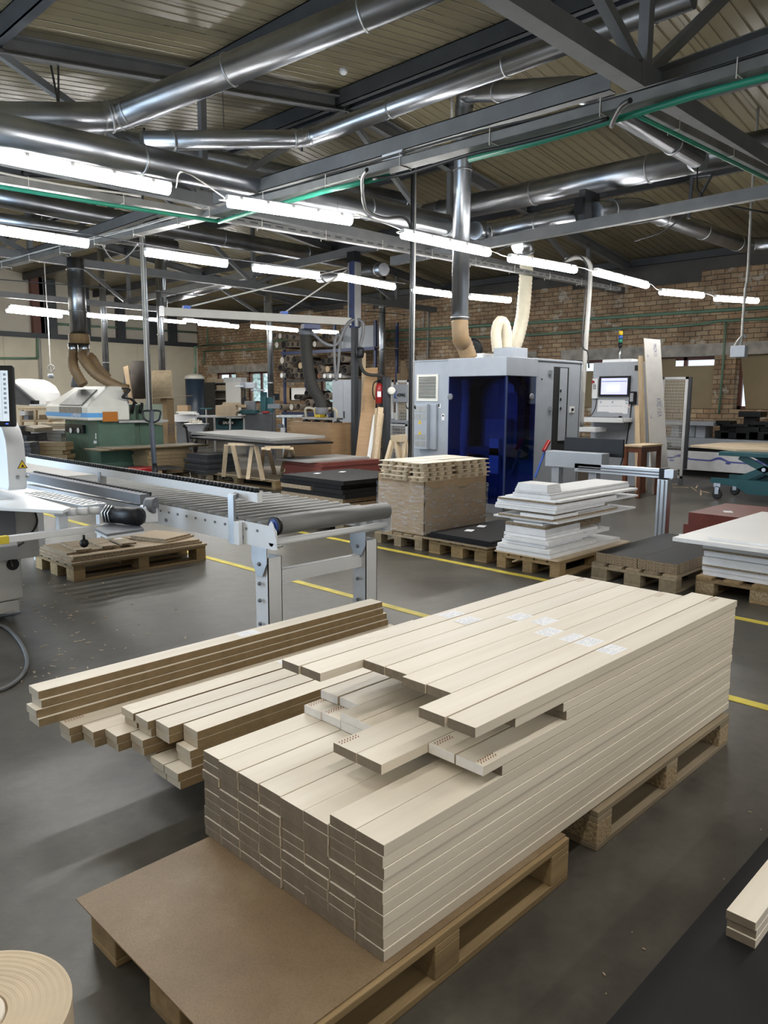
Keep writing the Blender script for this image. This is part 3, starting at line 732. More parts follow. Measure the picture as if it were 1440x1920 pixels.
# ---- fluorescent lamps
def lamp(a, b, z, label):
    p, q = at(*a, z=z), at(*b, z=z); d = (q-p).normalized(); c = (p+q)/2; u = V((0, 0, 1)); r = d.cross(u).normalized(); hl = (q-p).length/2
    o = thing('fluorescent_lamp', label, 'lamp', c, 'tube lamps under the roof')
    b = MB(); w_, h_ = .052, .034
    prof = [(-w_, .018), (-w_*.96, -.012), (-w_*.6, -h_), (0, -h_-.006), (w_*.6, -h_), (w_*.96, -.012), (w_, .018)]
    b.prism([c-d*(hl-.02)+r*x+u*y for x, y in prof], d*(2*hl-.04), 0, True); b.build('diffuser', 'lamp_light', o)
    b = MB(); prof = [(-w_*.62, .0185), (w_*.62, .0185), (w_*.5, .06), (-w_*.5, .06)]
    b.prism([c-d*hl+r*x+u*y for x, y in prof], d*2*hl); b.build('housing', 'lamp_house', o)
    if p.y < 10:
        for k in (-.8, -.4, 0, .4, .8): MB().obox(c+d*hl*k+u*.035, d*.012, r*(w_*.7), u*.014).build('clip', 'galv_dull', o)
    for k in (-.75, .75):
        q = c+d*hl*k; MB().beam(q+u*.055, q+u*.16, .0018, .0018).build('hanger_wire', 'steel_dark', o)
    return o
row1 = [((-90, 276), (320, 357)), ((425, 379), (660, 415)), ((754, 440), (917, 475)), ((955, 485), (1079, 507)), ((1116, 511), (1213, 536)), ((1238, 548), (1318, 555)), ((1340, 560), (1421, 565))]
nm = ['longest glowing lamp, at the left edge above the others', 'glowing lamp over the centre of the conveyor', 'glowing lamp cut by the vertical duct', 'glowing lamp left of the ivory hose top', 'glowing lamp in front of the plastered wall corner', 'glowing lamp hanging before the brick wall', 'glowing lamp by the hanging socket cable at right']
for (a, b), n in zip(row1, nm): lamp(a, b, 3.2, n)
row2 = [((-60, 424), (166, 459)), ((272, 474), (426, 496)), ((474, 503), (598, 518)), ((636, 520), (739, 539)), ((774, 544), (850, 554)), ((881, 557), (957, 564))]
nm = ['glowing lamp of the second row cut by the left edge', 'glowing lamp of the second row right of the cable bundle', 'glowing lamp of the second row left of the lifter mast', 'glowing lamp behind the top of the lifter mast', 'glowing lamp just left of the vertical duct', 'small glowing lamp just right of the vertical duct']
for (a, b), n in zip(row2, nm): lamp(a, b, 3.2, n)
row3 = [((18, 575), (130, 587)), ((12, 582), (116, 593)), ((156, 590), (238, 599)), ((196, 592), (268, 597)), ((270, 598), (348, 605)), ((344, 600), (430, 609)), ((372, 607), (447, 613)), ((471, 612), (558, 620)), ((577, 620), (634, 624))]
nm = ['far lamp at left, upper of the overlapping pair', 'far lamp at left, lower of the overlapping pair', 'far lamp just right of the left vertical duct', 'far lamp between the two thin wall ducts', 'far lamp left of the lifter arm end', 'far lamp under the lifter arm, upper of two', 'far lamp under the lifter arm, lower of two', 'far lamp over the sawing machine by the windows', 'far lamp right of the black suction tube']
for i, ((a, b), n) in enumerate(zip(row3, nm)): lamp(a, b, 3.75 if i in (0, 3, 4, 5) else 3.3, n)
def cable(label, pts, r, mat, name='cable', cat='cable', k=6, group=None):
    o = MB().tube(smooth_path(pts, k) if k else pts, r, 8).build(name, mat)
    return tag(o, label, cat, group)
def zs(lst, z): return [at(x, y, z=z) for x, y in lst]
cable('thin wire linking the lamps of the nearest row', zs([(330, 352), (345, 322), (420, 370), (430, 378)], 3.3)+zs([(660, 408), (672, 402), (750, 430), (756, 440)], 3.28)+zs([(915, 470), (955, 482), (1080, 500), (1118, 510), (1213, 530), (1240, 545), (1320, 550), (1345, 560)], 3.26), .006, 'cable_white')
cable('steel wire strung above the second lamp row', zs([(0, 418), (180, 442), (430, 485), (600, 508), (760, 532)], 3.35), .006, 'steel_dark', name='suspension_wire', cat='wire', k=0)
cable('steel wire strung above the nearest lamp row', zs([(300, 335), (640, 402), (920, 462)], 3.4), .005, 'steel_dark', name='suspension_wire', cat='wire', k=0)
cable('steel wire strung across the far left under the trusses', [at(0, 524, d=13), at(340, 552, d=15), at(760, 590, d=17)], .008, 'steel_dark', name='suspension_wire', cat='wire', k=0)
# ---- cable trays with green pipes
def tray(label, pts, w_, h_, mat='tray_metal', cables=0, seed=1, name='cable_tray', perf=False):
    pts = [V(p) for p in pts]; o = thing(name, label, 'cable tray', pts[0], 'cable trays')
    b = MB()
    for p, q in zip(pts, pts[1:]):
        d = (q-p).normalized(); r = d.cross(V((0, 0, 1))).normalized(); up = V((0, 0, 1)); c = (p+q)/2; L = (q-p)/2
        b.obox(c, L, r*w_/2, up*.003)
        for s in (-1, 1): b.obox(c+r*s*w_/2+up*h_/2, L, r*.003, up*h_/2)
    b.build('tray', mat, o)
    if perf:
        for p, t in along(pts, .17, .06):
            r = t.cross(V((0, 0, 1))).normalized(); MB().obox(p-r*(w_/2+.004)*(1 if r.dot(CAM-p) < 0 else -1)+V((0, 0, h_*.5)), t*.05, r*.002, V((0, 0, h_*.16))).build('slot', 'steel_dark', o)
    rr = random.Random(seed)
    for k in range(cables):
        off = rr.uniform(-w_*.4, w_*.4); hz = h_+rr.uniform(-.01, .035); rad = rr.choice((.006, .009, .013))
        P = []
        for p, t in along(pts, .8, 0):
            r = t.cross(V((0, 0, 1))).normalized(); P.append(p+r*(off+rr.uniform(-.02, .02))+V((0, 0, hz+rr.uniform(-.012, .022))))
        if len(P) > 2: MB().tube(smooth_path(P, 3), rad, 6).build('cable_strand', rr.choice(('cable_white', 'cable_grey', 'cable_black', 'cable_grey')), o)
    for p, t in along(pts, .9, .5):
        r = t.cross(V((0, 0, 1))).normalized(); b = MB()
        for s in (-1, 1): b.obox(p+r*s*(w_/2+.008)+V((0, 0, h_*.5)), t*.003, r*.002, V((0, 0, h_*.5+.03)))
        b.obox(p-V((0, 0, .006)), t*.003, r*(w_/2+.01), V((0, 0, .002))); b.build('tie_lace', 'cable_white', o)
    return o
tray('cable tray with bundled cables sloping across the whole upper right', zs([(1560, 92), (1440, 130), (1180, 203), (740, 318), (395, 408)], 3.45), .13, .06, cables=7, seed=4)
tray('cable tray with bundled cables sloping down to the left edge', zs([(395, 408), (190, 457), (-40, 513)], 3.45), .13, .05, cables=8, seed=8)
tray('cable tray running from the left edge above its green pipe', zs([(-60, 334), (385, 407)], 3.47), .10, .06, cables=2, seed=5)
tray('perforated cable tray receding behind the lamp and the vertical duct', zs([(413, 414), (760, 473), (1160, 546)], 3.45), .09, .06, perf=True, seed=6)
tray('grey cable duct descending at the right edge beside a green pipe', zs([(1196, 210), (1460, 340)], 3.45), .07, .055, 'galv_dull', seed=9)
def gp(lab, pts, z, r=.024, mat='green_pipe'): return cable(lab, zs(pts, z), r, mat, 'green_pipe', 'pipe', 0, 'green pipes')
gp('green pipe tied under the sloping cable tray at the upper right', [(1560, 104), (1442, 143), (1300, 180), (1190, 214), (1010, 266), (880, 299)], 3.42)
gp('green pipe under the tray from the lamp to the tray corner', [(730, 330), (610, 358), (410, 416)], 3.42)
gp('green pipe hanging below the tray at the left edge', [(-60, 340), (200, 383), (408, 415)], 3.42, .02)
gp('green pipe descending beside the grey cable duct at the right edge', [(1190, 214), (1300, 268), (1460, 346)], 3.42, .016)
cable('black cable sagging beneath the sloping tray', zs([(1140, 222), (1060, 246), (960, 272), (880, 290), (760, 326), (700, 335)], 3.40), .014, 'cable_black')
cable('short black hose end hanging from the sloping tray', zs([(1182, 188), (1165, 200), (1152, 222), (1147, 236)], 3.40), .018, 'cable_black', 'hose_end', 'hose')
cable('black cable looping from the tray to the dark pole', zs([(688, 318), (679, 335), (681, 370), (690, 396)], 3.4)+[at(720, 409, d=8.2), at(755, 408, d=9), at(769, 425, d=9.4), at(771, 470, d=9.5)], .016, 'cable_black')
cable('pale cable loop hanging from the sloping tray', zs([(672, 330), (681, 345), (679, 372), (684, 392)], 3.42), .009, 'cable_white')
cable('brown cable loop hanging below the left tray', zs([(190, 457), (210, 486), (228, 487), (245, 475), (258, 458)], 3.45), .009, 'cable_grey')
cable('black cable draped along the grey tie beam at right', [at(905, 490, X=10.2), at(960, 458, X=10.2), at(1085, 425, X=10.1), at(1200, 418, X=10.1), at(1290, 390, X=10.1), at(1312, 372, X=10.2), at(1340, 380, X=10.3), at(1440, 400, X=10.5)], .012, 'cable_black')
cable('black cable hanging from the upper damper to the tie beam', [at(1309, 290, X=10.1), at(1307, 350, X=10.1), at(1312, 374, X=10.1), at(1250, 430, X=10.1), at(1190, 452, X=10.1)], .010, 'cable_black')
jb = at(745, 300, z=3.55); tag(MB().box(jb.x-.07, jb.y-.12, jb.z-.05, jb.x+.07, jb.y+.12, jb.z+.05).build('junction_box', 'white_paint', None, .006), 'pale junction box on the sloping cable tray', 'junction box')
sd = at(644, 134, d=9.8); tag(MB().lathe(sd, [(.05, .03), (.05, -.01), (.03, -.035)], 16).build('smoke_detector', 'white_paint'), 'white smoke detector beside the ridge joint', 'smoke detector')
# ---- vertical drops
def drop(label, x, y0, y1, d, r, mats, name='conduit_pole'):
    p = at(x, y1, d=d); z1 = roof_z(p.x)-.005 if y0 == 512 else at(x, y0, d=d).z; o = thing(name, label, 'conduit', p)
    for k, m in enumerate(mats):
        q = p+_r*(k-.5*(len(mats)-1))*r*2.1; MB().cyl((q.x, q.y, p.z), (q.x, q.y, z1), r, 10).build('conduit', m, o)
    return o
drop('dark conduit pole dropping to the left end of the blue-windowed machine', 769, 325, 960, 9.5, .011, ('cable_black', 'steel_dark', 'cable_grey'))
c_ = at(770, 763, d=9.5); tag(MB().tube([c_+V((.06*math.cos(a*.3), .06*math.sin(a*.3), .02*math.sin(a))) for a in range(21)], .008, 8).build('cable_loop', 'cable_black'), 'small black cable coil on the dark conduit pole', 'cable')
cable('bent conduit with cables dropping right of the ivory hose', [at(1060, 488, d=11.8), at(1085, 483, d=11.8), at(1104, 492, d=11.8), at(1107, 520, d=11.8), at(1099, 640, d=11.8), at(1093, 740, d=11.8), at(1090, 800, d=11.8)], .034, 'cable_grey', 'conduit_pole', 'conduit')
cable('black cable strapped to the bent conduit', [at(1054, 492, d=11.6), at(1080, 478, d=11.6), at(1098, 492, d=11.6), at(1100, 520, d=11.6), at(1092, 640, d=11.6), at(1102, 660, d=11.6), at(1104, 690, d=11.6)], .012, 'cable_black')
pc = [V((at(1412, 335, d=10.5).x, at(1412, 335, d=10.5).y, roof_z(at(1412, 335, d=10.5).x)-.005)), at(1412, 335, d=10.5), at(1408, 400, d=10.5), at(1402, 515, d=10.5), at(1398, 540, d=10.5), at(1393, 600, d=10.5), at(1391, 632, d=10.5), at(1386, 655, d=10.5)]
o = thing('hanging_socket', 'grey socket box hanging on a pale cable before the brick pier', 'hanging socket', pc[-1], 'hanging sockets')
MB().tube(smooth_path(pc, 4), .02, 8).build('cable', 'cable_grey', o)
MB().box(pc[-1].x-.06, pc[-1].y-.10, pc[-1].z-.11, pc[-1].x+.06, pc[-1].y+.10, pc[-1].z+.05).build('socket_box', 'machine_grey', o, .01)
MB().tube(smooth_path([pc[-1], at(1378, 648, d=10.5), at(1394, 628, d=10.5), at(1398, 634, d=10.5)], 4), .018, 8).build('cable_coil', 'cable_grey', o)
pc = [V((at(87, 560, d=17).x, at(87, 560, d=17).y, roof_z(at(87, 560, d=17).x)-.005)), at(87, 560, d=17), at(90, 600, d=17), at(94, 672, d=17), at(96, 690, d=17), at(97, 700, d=17)]
o = thing('hanging_socket', 'small grey socket hanging on a thin cable before the cream wall', 'hanging socket', pc[-1], 'hanging sockets')
MB().tube(smooth_path(pc, 4), .014, 8).build('cable', 'cable_grey', o)
MB().tube([pc[4]+_r*.07*math.cos(a*.4)+V((0, 0, .07*math.sin(a*.4))) for a in range(17)], .014, 6).build('cable_coil', 'cable_grey', o)
MB().lathe(at(95, 705, d=17), [(.05, .05), (.07, 0), (.05, -.05)], 12).build('socket_box', 'machine_grey', o)
o = drop('pale conduit pole with cables in front of the cream machine', 280, 512, 775, 13.6, .017, ('cable_grey', 'cable_white', 'galv_dull'))
# ================================================================ MIDDLE GROUND
# ---- roller conveyor
CX0, CX1, CY0, CY1, CZ = 2.56, 3.48, 3.42, 6.75, .815
cv = thing('roller_conveyor', 'white roller conveyor with grey rollers standing behind the low board stack', 'conveyor', ((CX0+CX1)/2, CY0, 0))
for x, nm in ((CX0, 'near'), (CX1, 'far')):
    b = MB(); s = 1 if x == CX0 else -1
    b.prism([(x, CY0-.07, CZ-.135), (x, CY1+3.2, CZ-.135), (x, CY1+3.2, CZ-.005), (x, CY0-.045, CZ-.005), (x, CY0-.07, CZ-.03)], (s*.004, 0, 0))
    b.box(x, CY0-.05, CZ-.139, x+s*.035, CY1+3.2, CZ-.135)
    b.build('side_rail', 'white_paint', cv)
y = CY0+.105; k = 0
while y < CY1:
    MB().cyl((CX0+.012, y, CZ-.018), (CX1-.012, y, CZ-.018), .0265, 14).build('roller', 'roller', cv)
    y += .108; k += 1
for i in range(30):
    yy = CY0+.105+.108*i
    MB().lathe((CX0-.001, yy, CZ-.045), [(.0075, 0), (.0075, -.006)], 8, axis=(1, 0, 0)).build('bolt', 'machine_dark', cv)
    if i % 8 == 1: MB().lathe((CX0-.001, yy+.04, CZ-.1), [(.012, 0), (.012, -.008)], 8, axis=(1, 0, 0)).build('bolt', 'machine_dark', cv)
e = MB().cyl((CX0+.02, CY0-.03, CZ-.005), (CX1-.01, CY0-.03, CZ-.005), .052, 24).build('end_roller', 'roller', cv)
MB().lathe((CX0+.02, CY0-.03, CZ-.005), [(.055, -.008), (.055, .014)], 24, axis=(1, 0, 0)).build('roller_cap', 'black_plastic', e)
MB().lathe((CX0+.011, CY0-.03, CZ-.005), [(.040, -.002), (.042, .0)], 24, axis=(1, 0, 0)).build('bearing_ring', 'blue_plastic', e)
MB().prism([(CX0-.001, CY0-.075, CZ-.10), (CX0-.001, CY0+.0, CZ-.10), (CX0-.001, CY0-.01, CZ+.005), (CX0-.001, CY0-.03, CZ+.025), (CX0-.001, CY0-.05, CZ+.005)], (-.004, 0, 0)).build('end_plate', 'white_paint', cv)
MB().cyl((CX0, CY0-.02, CZ-.10), (CX1, CY0-.02, CZ-.10), .021, 16).build('cross_tube', 'white_paint', cv)
for x, nm in ((CX0+.07, 'near'), (CX1-.07, 'far')):
    b = MB(); s = 1 if x < 3 else -1
    b.chan((x, CY0+.10, 0), (x, CY0+.10, CZ-.20), .12, .10, .005, 0, 1, up=(1, 0, 0))
    lg = b.build('leg', 'white_paint', cv)
    xb = x-.0665; b = MB().prism([(xb, CY0+.03, CZ-.145), (xb, CY0+.175, CZ-.145), (xb, CY0+.175, CZ-.23), (xb, CY0+.13, CZ-.31), (xb, CY0+.075, CZ-.31), (xb, CY0+.03, CZ-.23)], (.006, 0, 0)); b.box(xb, CY0+.03, CZ-.145, x+.055, CY0+.175, CZ-.139)
    b.build('bracket', 'galv_dull', lg)
    for z in (.22, .36, .46, CZ-.24): MB().lathe((x-.062, CY0+.10, z), [(.012, 0), (.012, -.01), (.007, -.016)], 8, axis=(1, 0, 0)).build('bolt', 'machine_dark', lg)
    MB().box(x-.09, CY0+.02, 0, x+.09, CY0+.18, .01).build('foot_plate', 'galv_dull', lg)
MB().box(CX0+.12, CY0+.08, .44, CX1-.12, CY0+.13, .52).build('cross_beam', 'white_paint', cv)
# guide fence with its strip of little wheels, carried on the near rail
gf = thing('guide_fence', 'white guide fence with a strip of small black wheels above the conveyor rollers', 'guide fence', (CX0+.05, CY0+.2, CZ))
f0, f1 = at(487, 933, X=CX0+.06), at(53, 862, X=CX0+.06)
MB().beam(f0+V((0, 0, -.0)), f1, .035, .055).build('fence_rail', 'white_paint', gf)
b = MB(); d = (f1-f0).normalized()
for p, t in along([f0, f1], .042, .03): b.lathe(p+V((.0, 0, .04)), [(.017, -.014), (.017, .014)], 8, axis=(0, 0, 1))
b.build('wheel_strip_frame', 'black_plastic', gf)
pp = at(437, 985, X=CX0-.012); MB().box(CX0-.026, pp.y-.028, CZ-.15, CX0-.010, pp.y+.028, f0.z+.01).build('support_post', 'galv_dull', gf)
MB().beam((pp.x, pp.y, f0.z-.01), f0+d*.22, .03, .03).build('support_arm', 'galv_dull', gf)
MB().box(CX0-.034, pp.y-.09, CZ-.145, CX0-.010, pp.y-.04, CZ-.01).build('clamp', 'white_paint', gf)
p2 = f0+d*2.0; MB().beam(p2, p2+V((0, 0, -.10)), .04, .05).build('support_post', 'galv_dull', gf)
# flat belt sections beyond the rollers
tag(MB().box(CX0+.16, CY1+.02, CZ-.06, CX1-.02, CY1+3.1, CZ+.005).build('belt_bed', 'grey_board', None, .004), 'flat grey belt bed continuing the roller conveyor to the far left', 'conveyor')
for yy in (CY1+.5, CY1+2.6):
    for x in (CX0+.2, CX1-.1): tag(MB().box(x-.04, yy-.04, 0, x+.04, yy+.04, CZ-.062).build('support_post', 'white_paint'), 'white support post under the far belt bed', 'post', 'posts under the belt bed')
# ---- edge bander at the left edge
EY = 5.30
eb = thing('edge_bander', 'white edge banding machine with screen, arm and motor at the left edge', 'machine', (1.7, EY, 0))
# swan-neck arm: profile in the YZ plane, pushed in X
def yz(pts, X): return [at(x, y, X=X) for x, y in pts]
ax0, ax1 = 1.845, 1.965
pr = [(EY, .935), (EY, 1.16), (EY+.012, 1.235), (EY+.05, 1.30), (EY+.13, 1.37), (EY+.26, 1.425), (EY+.9, 1.44), (EY+.9, .90), (EY+.02, .90)]
MB().prism([(ax0, y, z) for y, z in pr], (ax1-ax0, 0, 0), 0, True).build('arm', 'white_paint', eb, .008)
t = MB(); tz = .0015
def tri(c, s, X=None, Yp=None):
    b = MB()
    for k, (sc, m) in enumerate(((1., 1), (.80, 0), )):
        dy = -.0008-.0004*k
        b.add([(c[0]-s*sc, c[1]+dy, c[2]-s*.55*sc), (c[0]+s*sc, c[1]+dy, c[2]-s*.55*sc), (c[0], c[1]+dy, c[2]+s*1.15*sc)], [(0, 1, 2)], m)
    b.add([(c[0]-s*.3, c[1]-.0018, c[2]-s*.3), (c[0]+s*.35, c[1]-.0018, c[2]-s*.3), (c[0]+s*.05, c[1]-.0018, c[2]+s*.3)], [(0, 1, 2)], 1)
    return b
c = at(42, 873, Y=EY-.001); tri((c.x, EY, c.z), .034).build('warning_sign', ['sticker_yellow', 'black_plastic'], eb)
for x, y in ((33, 895), (51, 893)):
    c = at(x, y, Y=EY); MB().lathe((c.x, EY, c.z), [(.012, 0), (.012, .006), (.007, .02)], 10, axis=(0, -1, 0)).build('clamp_screw', 'galv_dull', eb)
# dark pressure unit seen behind the arm
MB().box(ax0-.10, EY+.28, 1.02, ax0-.001, EY+.5, 1.15).build('pressure_unit', 'machine_dark', eb, .01)
MB().box(ax0-.08, EY+.32, 1.16, ax0-.005, EY+.46, 1.24).build('blue_valve', 'sign_blue', eb, .008)
# monitor: wide panel turned toward the operator
mc = at(-40, 742, Y=EY-.05); md = eb
mn = V((-.55, -.83, .1)).normalized(); mu_ = V((0, 0, 1))-mn*mn.z; mu_.normalize(); mr = mu_.cross(mn).normalized()
sc0 = mc-mr*.0
w2, h2 = .21, .195
MB().obox(sc0-mn*.02, mr*w2, mu_*h2, mn*.02).build('monitor', 'black_plastic', eb, .012)
mo = [o for o in eb.children if o.name.startswith('monitor')][0]
MB().obox(sc0+mn*.0012, mr*(w2-.035), mu_*(h2-.035), mn*.0006).build('screen', 'screen_white', mo)
b = MB()
for k in range(9):
    b.obox(sc0+mn*.0024+mr*(w2-.055)+mu_*(h2-.06-.03*k), mr*.008, mu_*.008, mn*.0004)
b.obox(sc0+mn*.0022+mr*(w2-.075), mr*.0008, mu_*(h2-.04), mn*.0004)
for k in range(4): b.obox(sc0+mn*.0024+mr*(w2-.12)+mu_*(-.09-.022*k), mr*.035, mu_*.0012, mn*.0004)
b.build('screen_key', 'screen_icon', mo)
MB().obox(sc0+mn*.0012+mr*(w2-.05)-mu_*(h2-.018), mr*.008, mu_*.003, mn*.0008).build('status_light', 'led_blue', mo)
# table
tzz = .852
tp = [at(132, 951, z=tzz), at(118, 957, z=tzz), at(-60, 948, z=tzz), at(-60, 912, z=tzz), at(10, 915, z=tzz)]
MB().prism([(p.x, p.y, tzz-.022) for p in tp], (0, 0, .022)).build('table_top', 'white_paint', eb, .004)
a0, a1 = at(200, 943, z=tzz), at(40, 913, z=tzz)
d_ = (a1-a0).normalized(); n_ = V((-d_.y, d_.x, 0))
if n_.x > 0: n_ = -n_
MB().prism([a0-V((0, 0, .015)), a1-V((0, 0, .015)), a1+n_*.16-V((0, 0, .015)), a0+n_*.16-V((0, 0, .015))], (0, 0, .014)).build('glide_plate', 'alu', eb)
b = MB()
for i in range(14):
    for j in range(4):
        p = a0+d_*(.05+.062*i+.02*(j % 2))+n_*(.02+.036*j); b.lathe((p.x, p.y, tzz), [(.014, -.001), (.014, .003), (.009, .005)], 8)
b.build('glide_dot', 'white_paint', eb)
# two aluminium feed rails with end caps
r0, r1 = at(272, 936, z=.86), at(55, 893, z=.88)
MB().beam(r0, r1, .07, .065).build('feed_rail', 'machine_dark', eb)
MB().beam(r0-V((0, .02, .07)), r1-V((0, 0, .09)), .075, .055).build('feed_rail', 'alu', eb)
b = MB(); 
for p, t in along([r0+V((.04, 0, .03)), r1+V((.04, 0, .03))], .05, .02): b.lathe(p, [(.018, -.012), (.018, .012)], 8)
b.build('wheel_strip_frame', 'black_plastic', eb)
b = MB(); c = at(283, 943, z=.86); b.lathe((c.x-.03, c.y, c.z-.012), [(.048, 0), (.05, .01), (.05, .05), (.048, .06)], 20, axis=(.55, -.8, 0)); b.lathe((c.x-.03, c.y, c.z-.012), [(.018, -.005), (.018, .068)], 12, axis=(.55, -.8, 0)); b.build('end_roller', 'machine_dark', eb)
c = at(283, 962, z=.80); MB().box(c.x-.05, c.y-.02, c.z-.06, c.x+.04, c.y+.05, c.z+.05).build('end_bracket', 'white_paint', eb, .008)
# motor on its little plate
c = at(240, 967, z=.80); ax = V((.42, -.91, 0)).normalized()
MB().lathe(c-ax*.12, [(.05, 0), (.052, .1), (.055, .105), (.058, .2), (.05, .215), (.02, .22)], 24, axis=ax).build('motor', 'black_plastic', eb)
b = MB()
for k in (0, .022, .044): b.lathe(c-ax*(.15-k), [(.062, -.004), (.062, .004)], 6, axis=ax)
b.build('motor_flange_rib', 'alu', eb)
pl = [at(178, 992, z=.735), at(200, 1003, z=.735), at(270, 993, z=.735), at(258, 982, z=.735), at(200, 982, z=.735)]
MB().prism([(p.x, p.y, .728) for p in pl], (0, 0, .012)).build('motor_plate', 'machine_dark', eb)
MB().prism([(p.x, p.y, .712) for p in pl], (0, 0, .014)).build('motor_plate_base', 'white_paint', eb)
# handle bar with yellow end, its post and ball
b0, b1 = at(198, 988, z=.71), at(-40, 1018, z=.70); bm = at(15, 1011, z=.70)
MB().beam(b0, bm, .04, .04).build('handle_bar', 'white_paint', eb, .003)
MB().beam(bm, b1, .042, .046).build('handle_bar_end', 'yellow_paint', eb, .003)
c = at(117, 985, z=.73); MB().box(c.x-.03, c.y-.02, .70, c.x+.03, c.y+.03, .83).build('bar_post', 'white_paint', eb, .003)
c = at(157, 1003, z=.68); b = MB().cyl((c.x, c.y, c.z), (c.x, c.y, c.z-.03), .008, 8); b.build('knob_stem', 'black_plastic', eb)
MB().lathe((c.x, c.y, c.z-.052), [(.003, -.028), (.02, -.02), (.028, 0), (.02, .02), (.003, .028)], 16).build('ball_knob', 'black_plastic', eb)
b = MB()
for k in range(4):
    c = at(112+22*k, 961-1.2*k, z=.815); b.lathe((c.x, c.y, c.z), [(.024, -.03), (.026, 0), (.024, .03)], 12, axis=(.7, -.7, 0))
b.build('guide_roller_grille', 'white_paint', eb)
# body: column, side panel and plinth
c = at(75, 1043, Y=EY+.02); b = MB().box(c.x-.17, EY+.02, c.z, c.x, EY+.6, .80); b.build('column', 'base_grey', eb, .004)
b = MB(); bx = at(33, 1047, Y=EY).x
b.prism([(bx-.05, EY-.16, .56), (bx, EY-.02, .44), (bx, EY+.5, .44), (bx-.05, EY+.5, .86), (bx-.05, EY-.05, .86)], (-.25, 0, 0)); b.build('column_cover', 'white_paint', eb, .006)
c = at(45, 1122, Y=EY+.05); MB().box(c.x-.6, EY+.05, c.z, c.x, EY+1.4, .47).build('side_panel', 'base_grey', eb, .012)
b = MB().box(c.x-.66, EY+.06, 0.06, c.x-.03, EY+1.4, c.z-.005); b.build('plinth', 'base_grey', eb, .006)
q = at(36, 1148, z=.0); b = MB().box(q.x-.15, q.y-.03, 0, q.x, q.y+.1, .012); b.box(q.x-.04, q.y+.01, .012, q.x-.015, q.y+.04, .09); b.build('levelling_foot', 'machine_grey', eb)
c = at(24, 1058, Y=EY+.045); MB().lathe((c.x, EY+.05, c.z), [(.04, 0), (.04, .012)], 20, axis=(0, -1, 0)).build('cable_port', 'dark_void', eb)
for k in range(3):
    P = [at(22+k*2, 1060+k, Y=EY+.03), at(18-k, 1042, Y=EY-.03), at(4, 1034+k, Y=EY-.04), at(20, 1030+k, Y=EY-.06), at(45, 1017, Y=EY-.1)]
    MB().tube(smooth_path(P, 5), .006, 6).build('cable', ('cable_black', 'cable_white', 'cable_black')[k], eb)
MB().tube(smooth_path([at(64, 955, Y=EY+.015), at(70, 975, Y=EY+.012), at(66, 990, Y=EY+.012), at(56, 1002, Y=EY+.012)], 5), .006, 6).build('cable', 'cable_black', eb)
MB().box(bx-.20, EY-.17, .60, bx-.055, EY-.03, .80).build('gearbox', 'machine_dark', eb, .008)
cable('grey floor cable curving out at the left edge below the edge bander', zs([(-30, 1168), (8, 1175), (38, 1205), (51, 1240), (40, 1268), (8, 1291), (-40, 1300)], .012), .011, 'steel_paint')
# ---- chipboard pallet under the conveyor
cp = pallet('p', 2.60, 6.14, 3.86, 6.94, 'wooden pallet of chipboard offcuts on the floor beneath the conveyor', mat='pallet_wood')
CHG = 'chipboard panels under the conveyor'
def panel(label, x0, y0, z0, x1, y1, z1, mats, group=None, cat='panel', name='panel', ang=0):
    b = MB()
    if ang:
        cx, cy = (x0+x1)/2, (y0+y1)/2; ca, sa = math.cos(ang), math.sin(ang)
        b.obox((cx, cy, (z0+z1)/2), V((ca, sa, 0))*(x1-x0)/2, V((-sa, ca, 0))*(y1-y0)/2, (0, 0, (z1-z0)/2))
        for i in (0, 1): b.m[i] = 1
    else: b.box(x0, y0, z0, x1, y1, z1, 0, 1)
    return tag(b.build(name, mats if isinstance(mats, (list, tuple)) else [mats, mats]), label, cat, group)
CH = ['chip_edge', 'chip_face']
panel('lowest chipboard sheet on the pallet under the conveyor', 2.58, 6.13, .145, 3.87, 6.9, .163, CH, CHG)
panel('large chipboard sheet second from below under the conveyor', 2.60, 6.17, .164, 3.84, 6.88, .183, CH, CHG)
panel('large chipboard sheet on top of the pile under the conveyor', 2.62, 6.18, .184, 3.82, 6.86, .203, CH, CHG)
panel('chipboard strip crossing the pile below the black ball knob', 2.62, 6.30, .204, 3.1, 6.80, .222, CH, CHG)
for k, (x, lab) in enumerate(((2.72, 'chipboard offcut at the left of the pile under the conveyor'), (2.95, 'chipboard offcut in the middle of the pile under the conveyor'), (3.13, 'chipboard offcut with a paper slip under the conveyor motor'))):
    o = panel(lab, x, 6.28, .223, x+.13, 6.72, .240, CH, CHG, ang=-.12)
    if k == 2: paper(x+.07, 6.55, .240, .07, .05, o)
panel('long chipboard offcut at the right of the pile under the conveyor', 3.38, 6.25, .204, 3.78, 6.78, .220, CH, CHG, ang=.35)
panel('upper chipboard offcut at the right end of the pile under the conveyor', 3.42, 6.27, .221, 3.76, 6.70, .238, CH, CHG, ang=.32)
# ---- row of pallets beyond the yellow line
def cbox(cx, cy, lx, rx, X):
    c = at(cx, cy, X=X); return c.x, c.y, at(rx, cy, Y=c.y).x, at(lx, cy, X=X).y, c.z
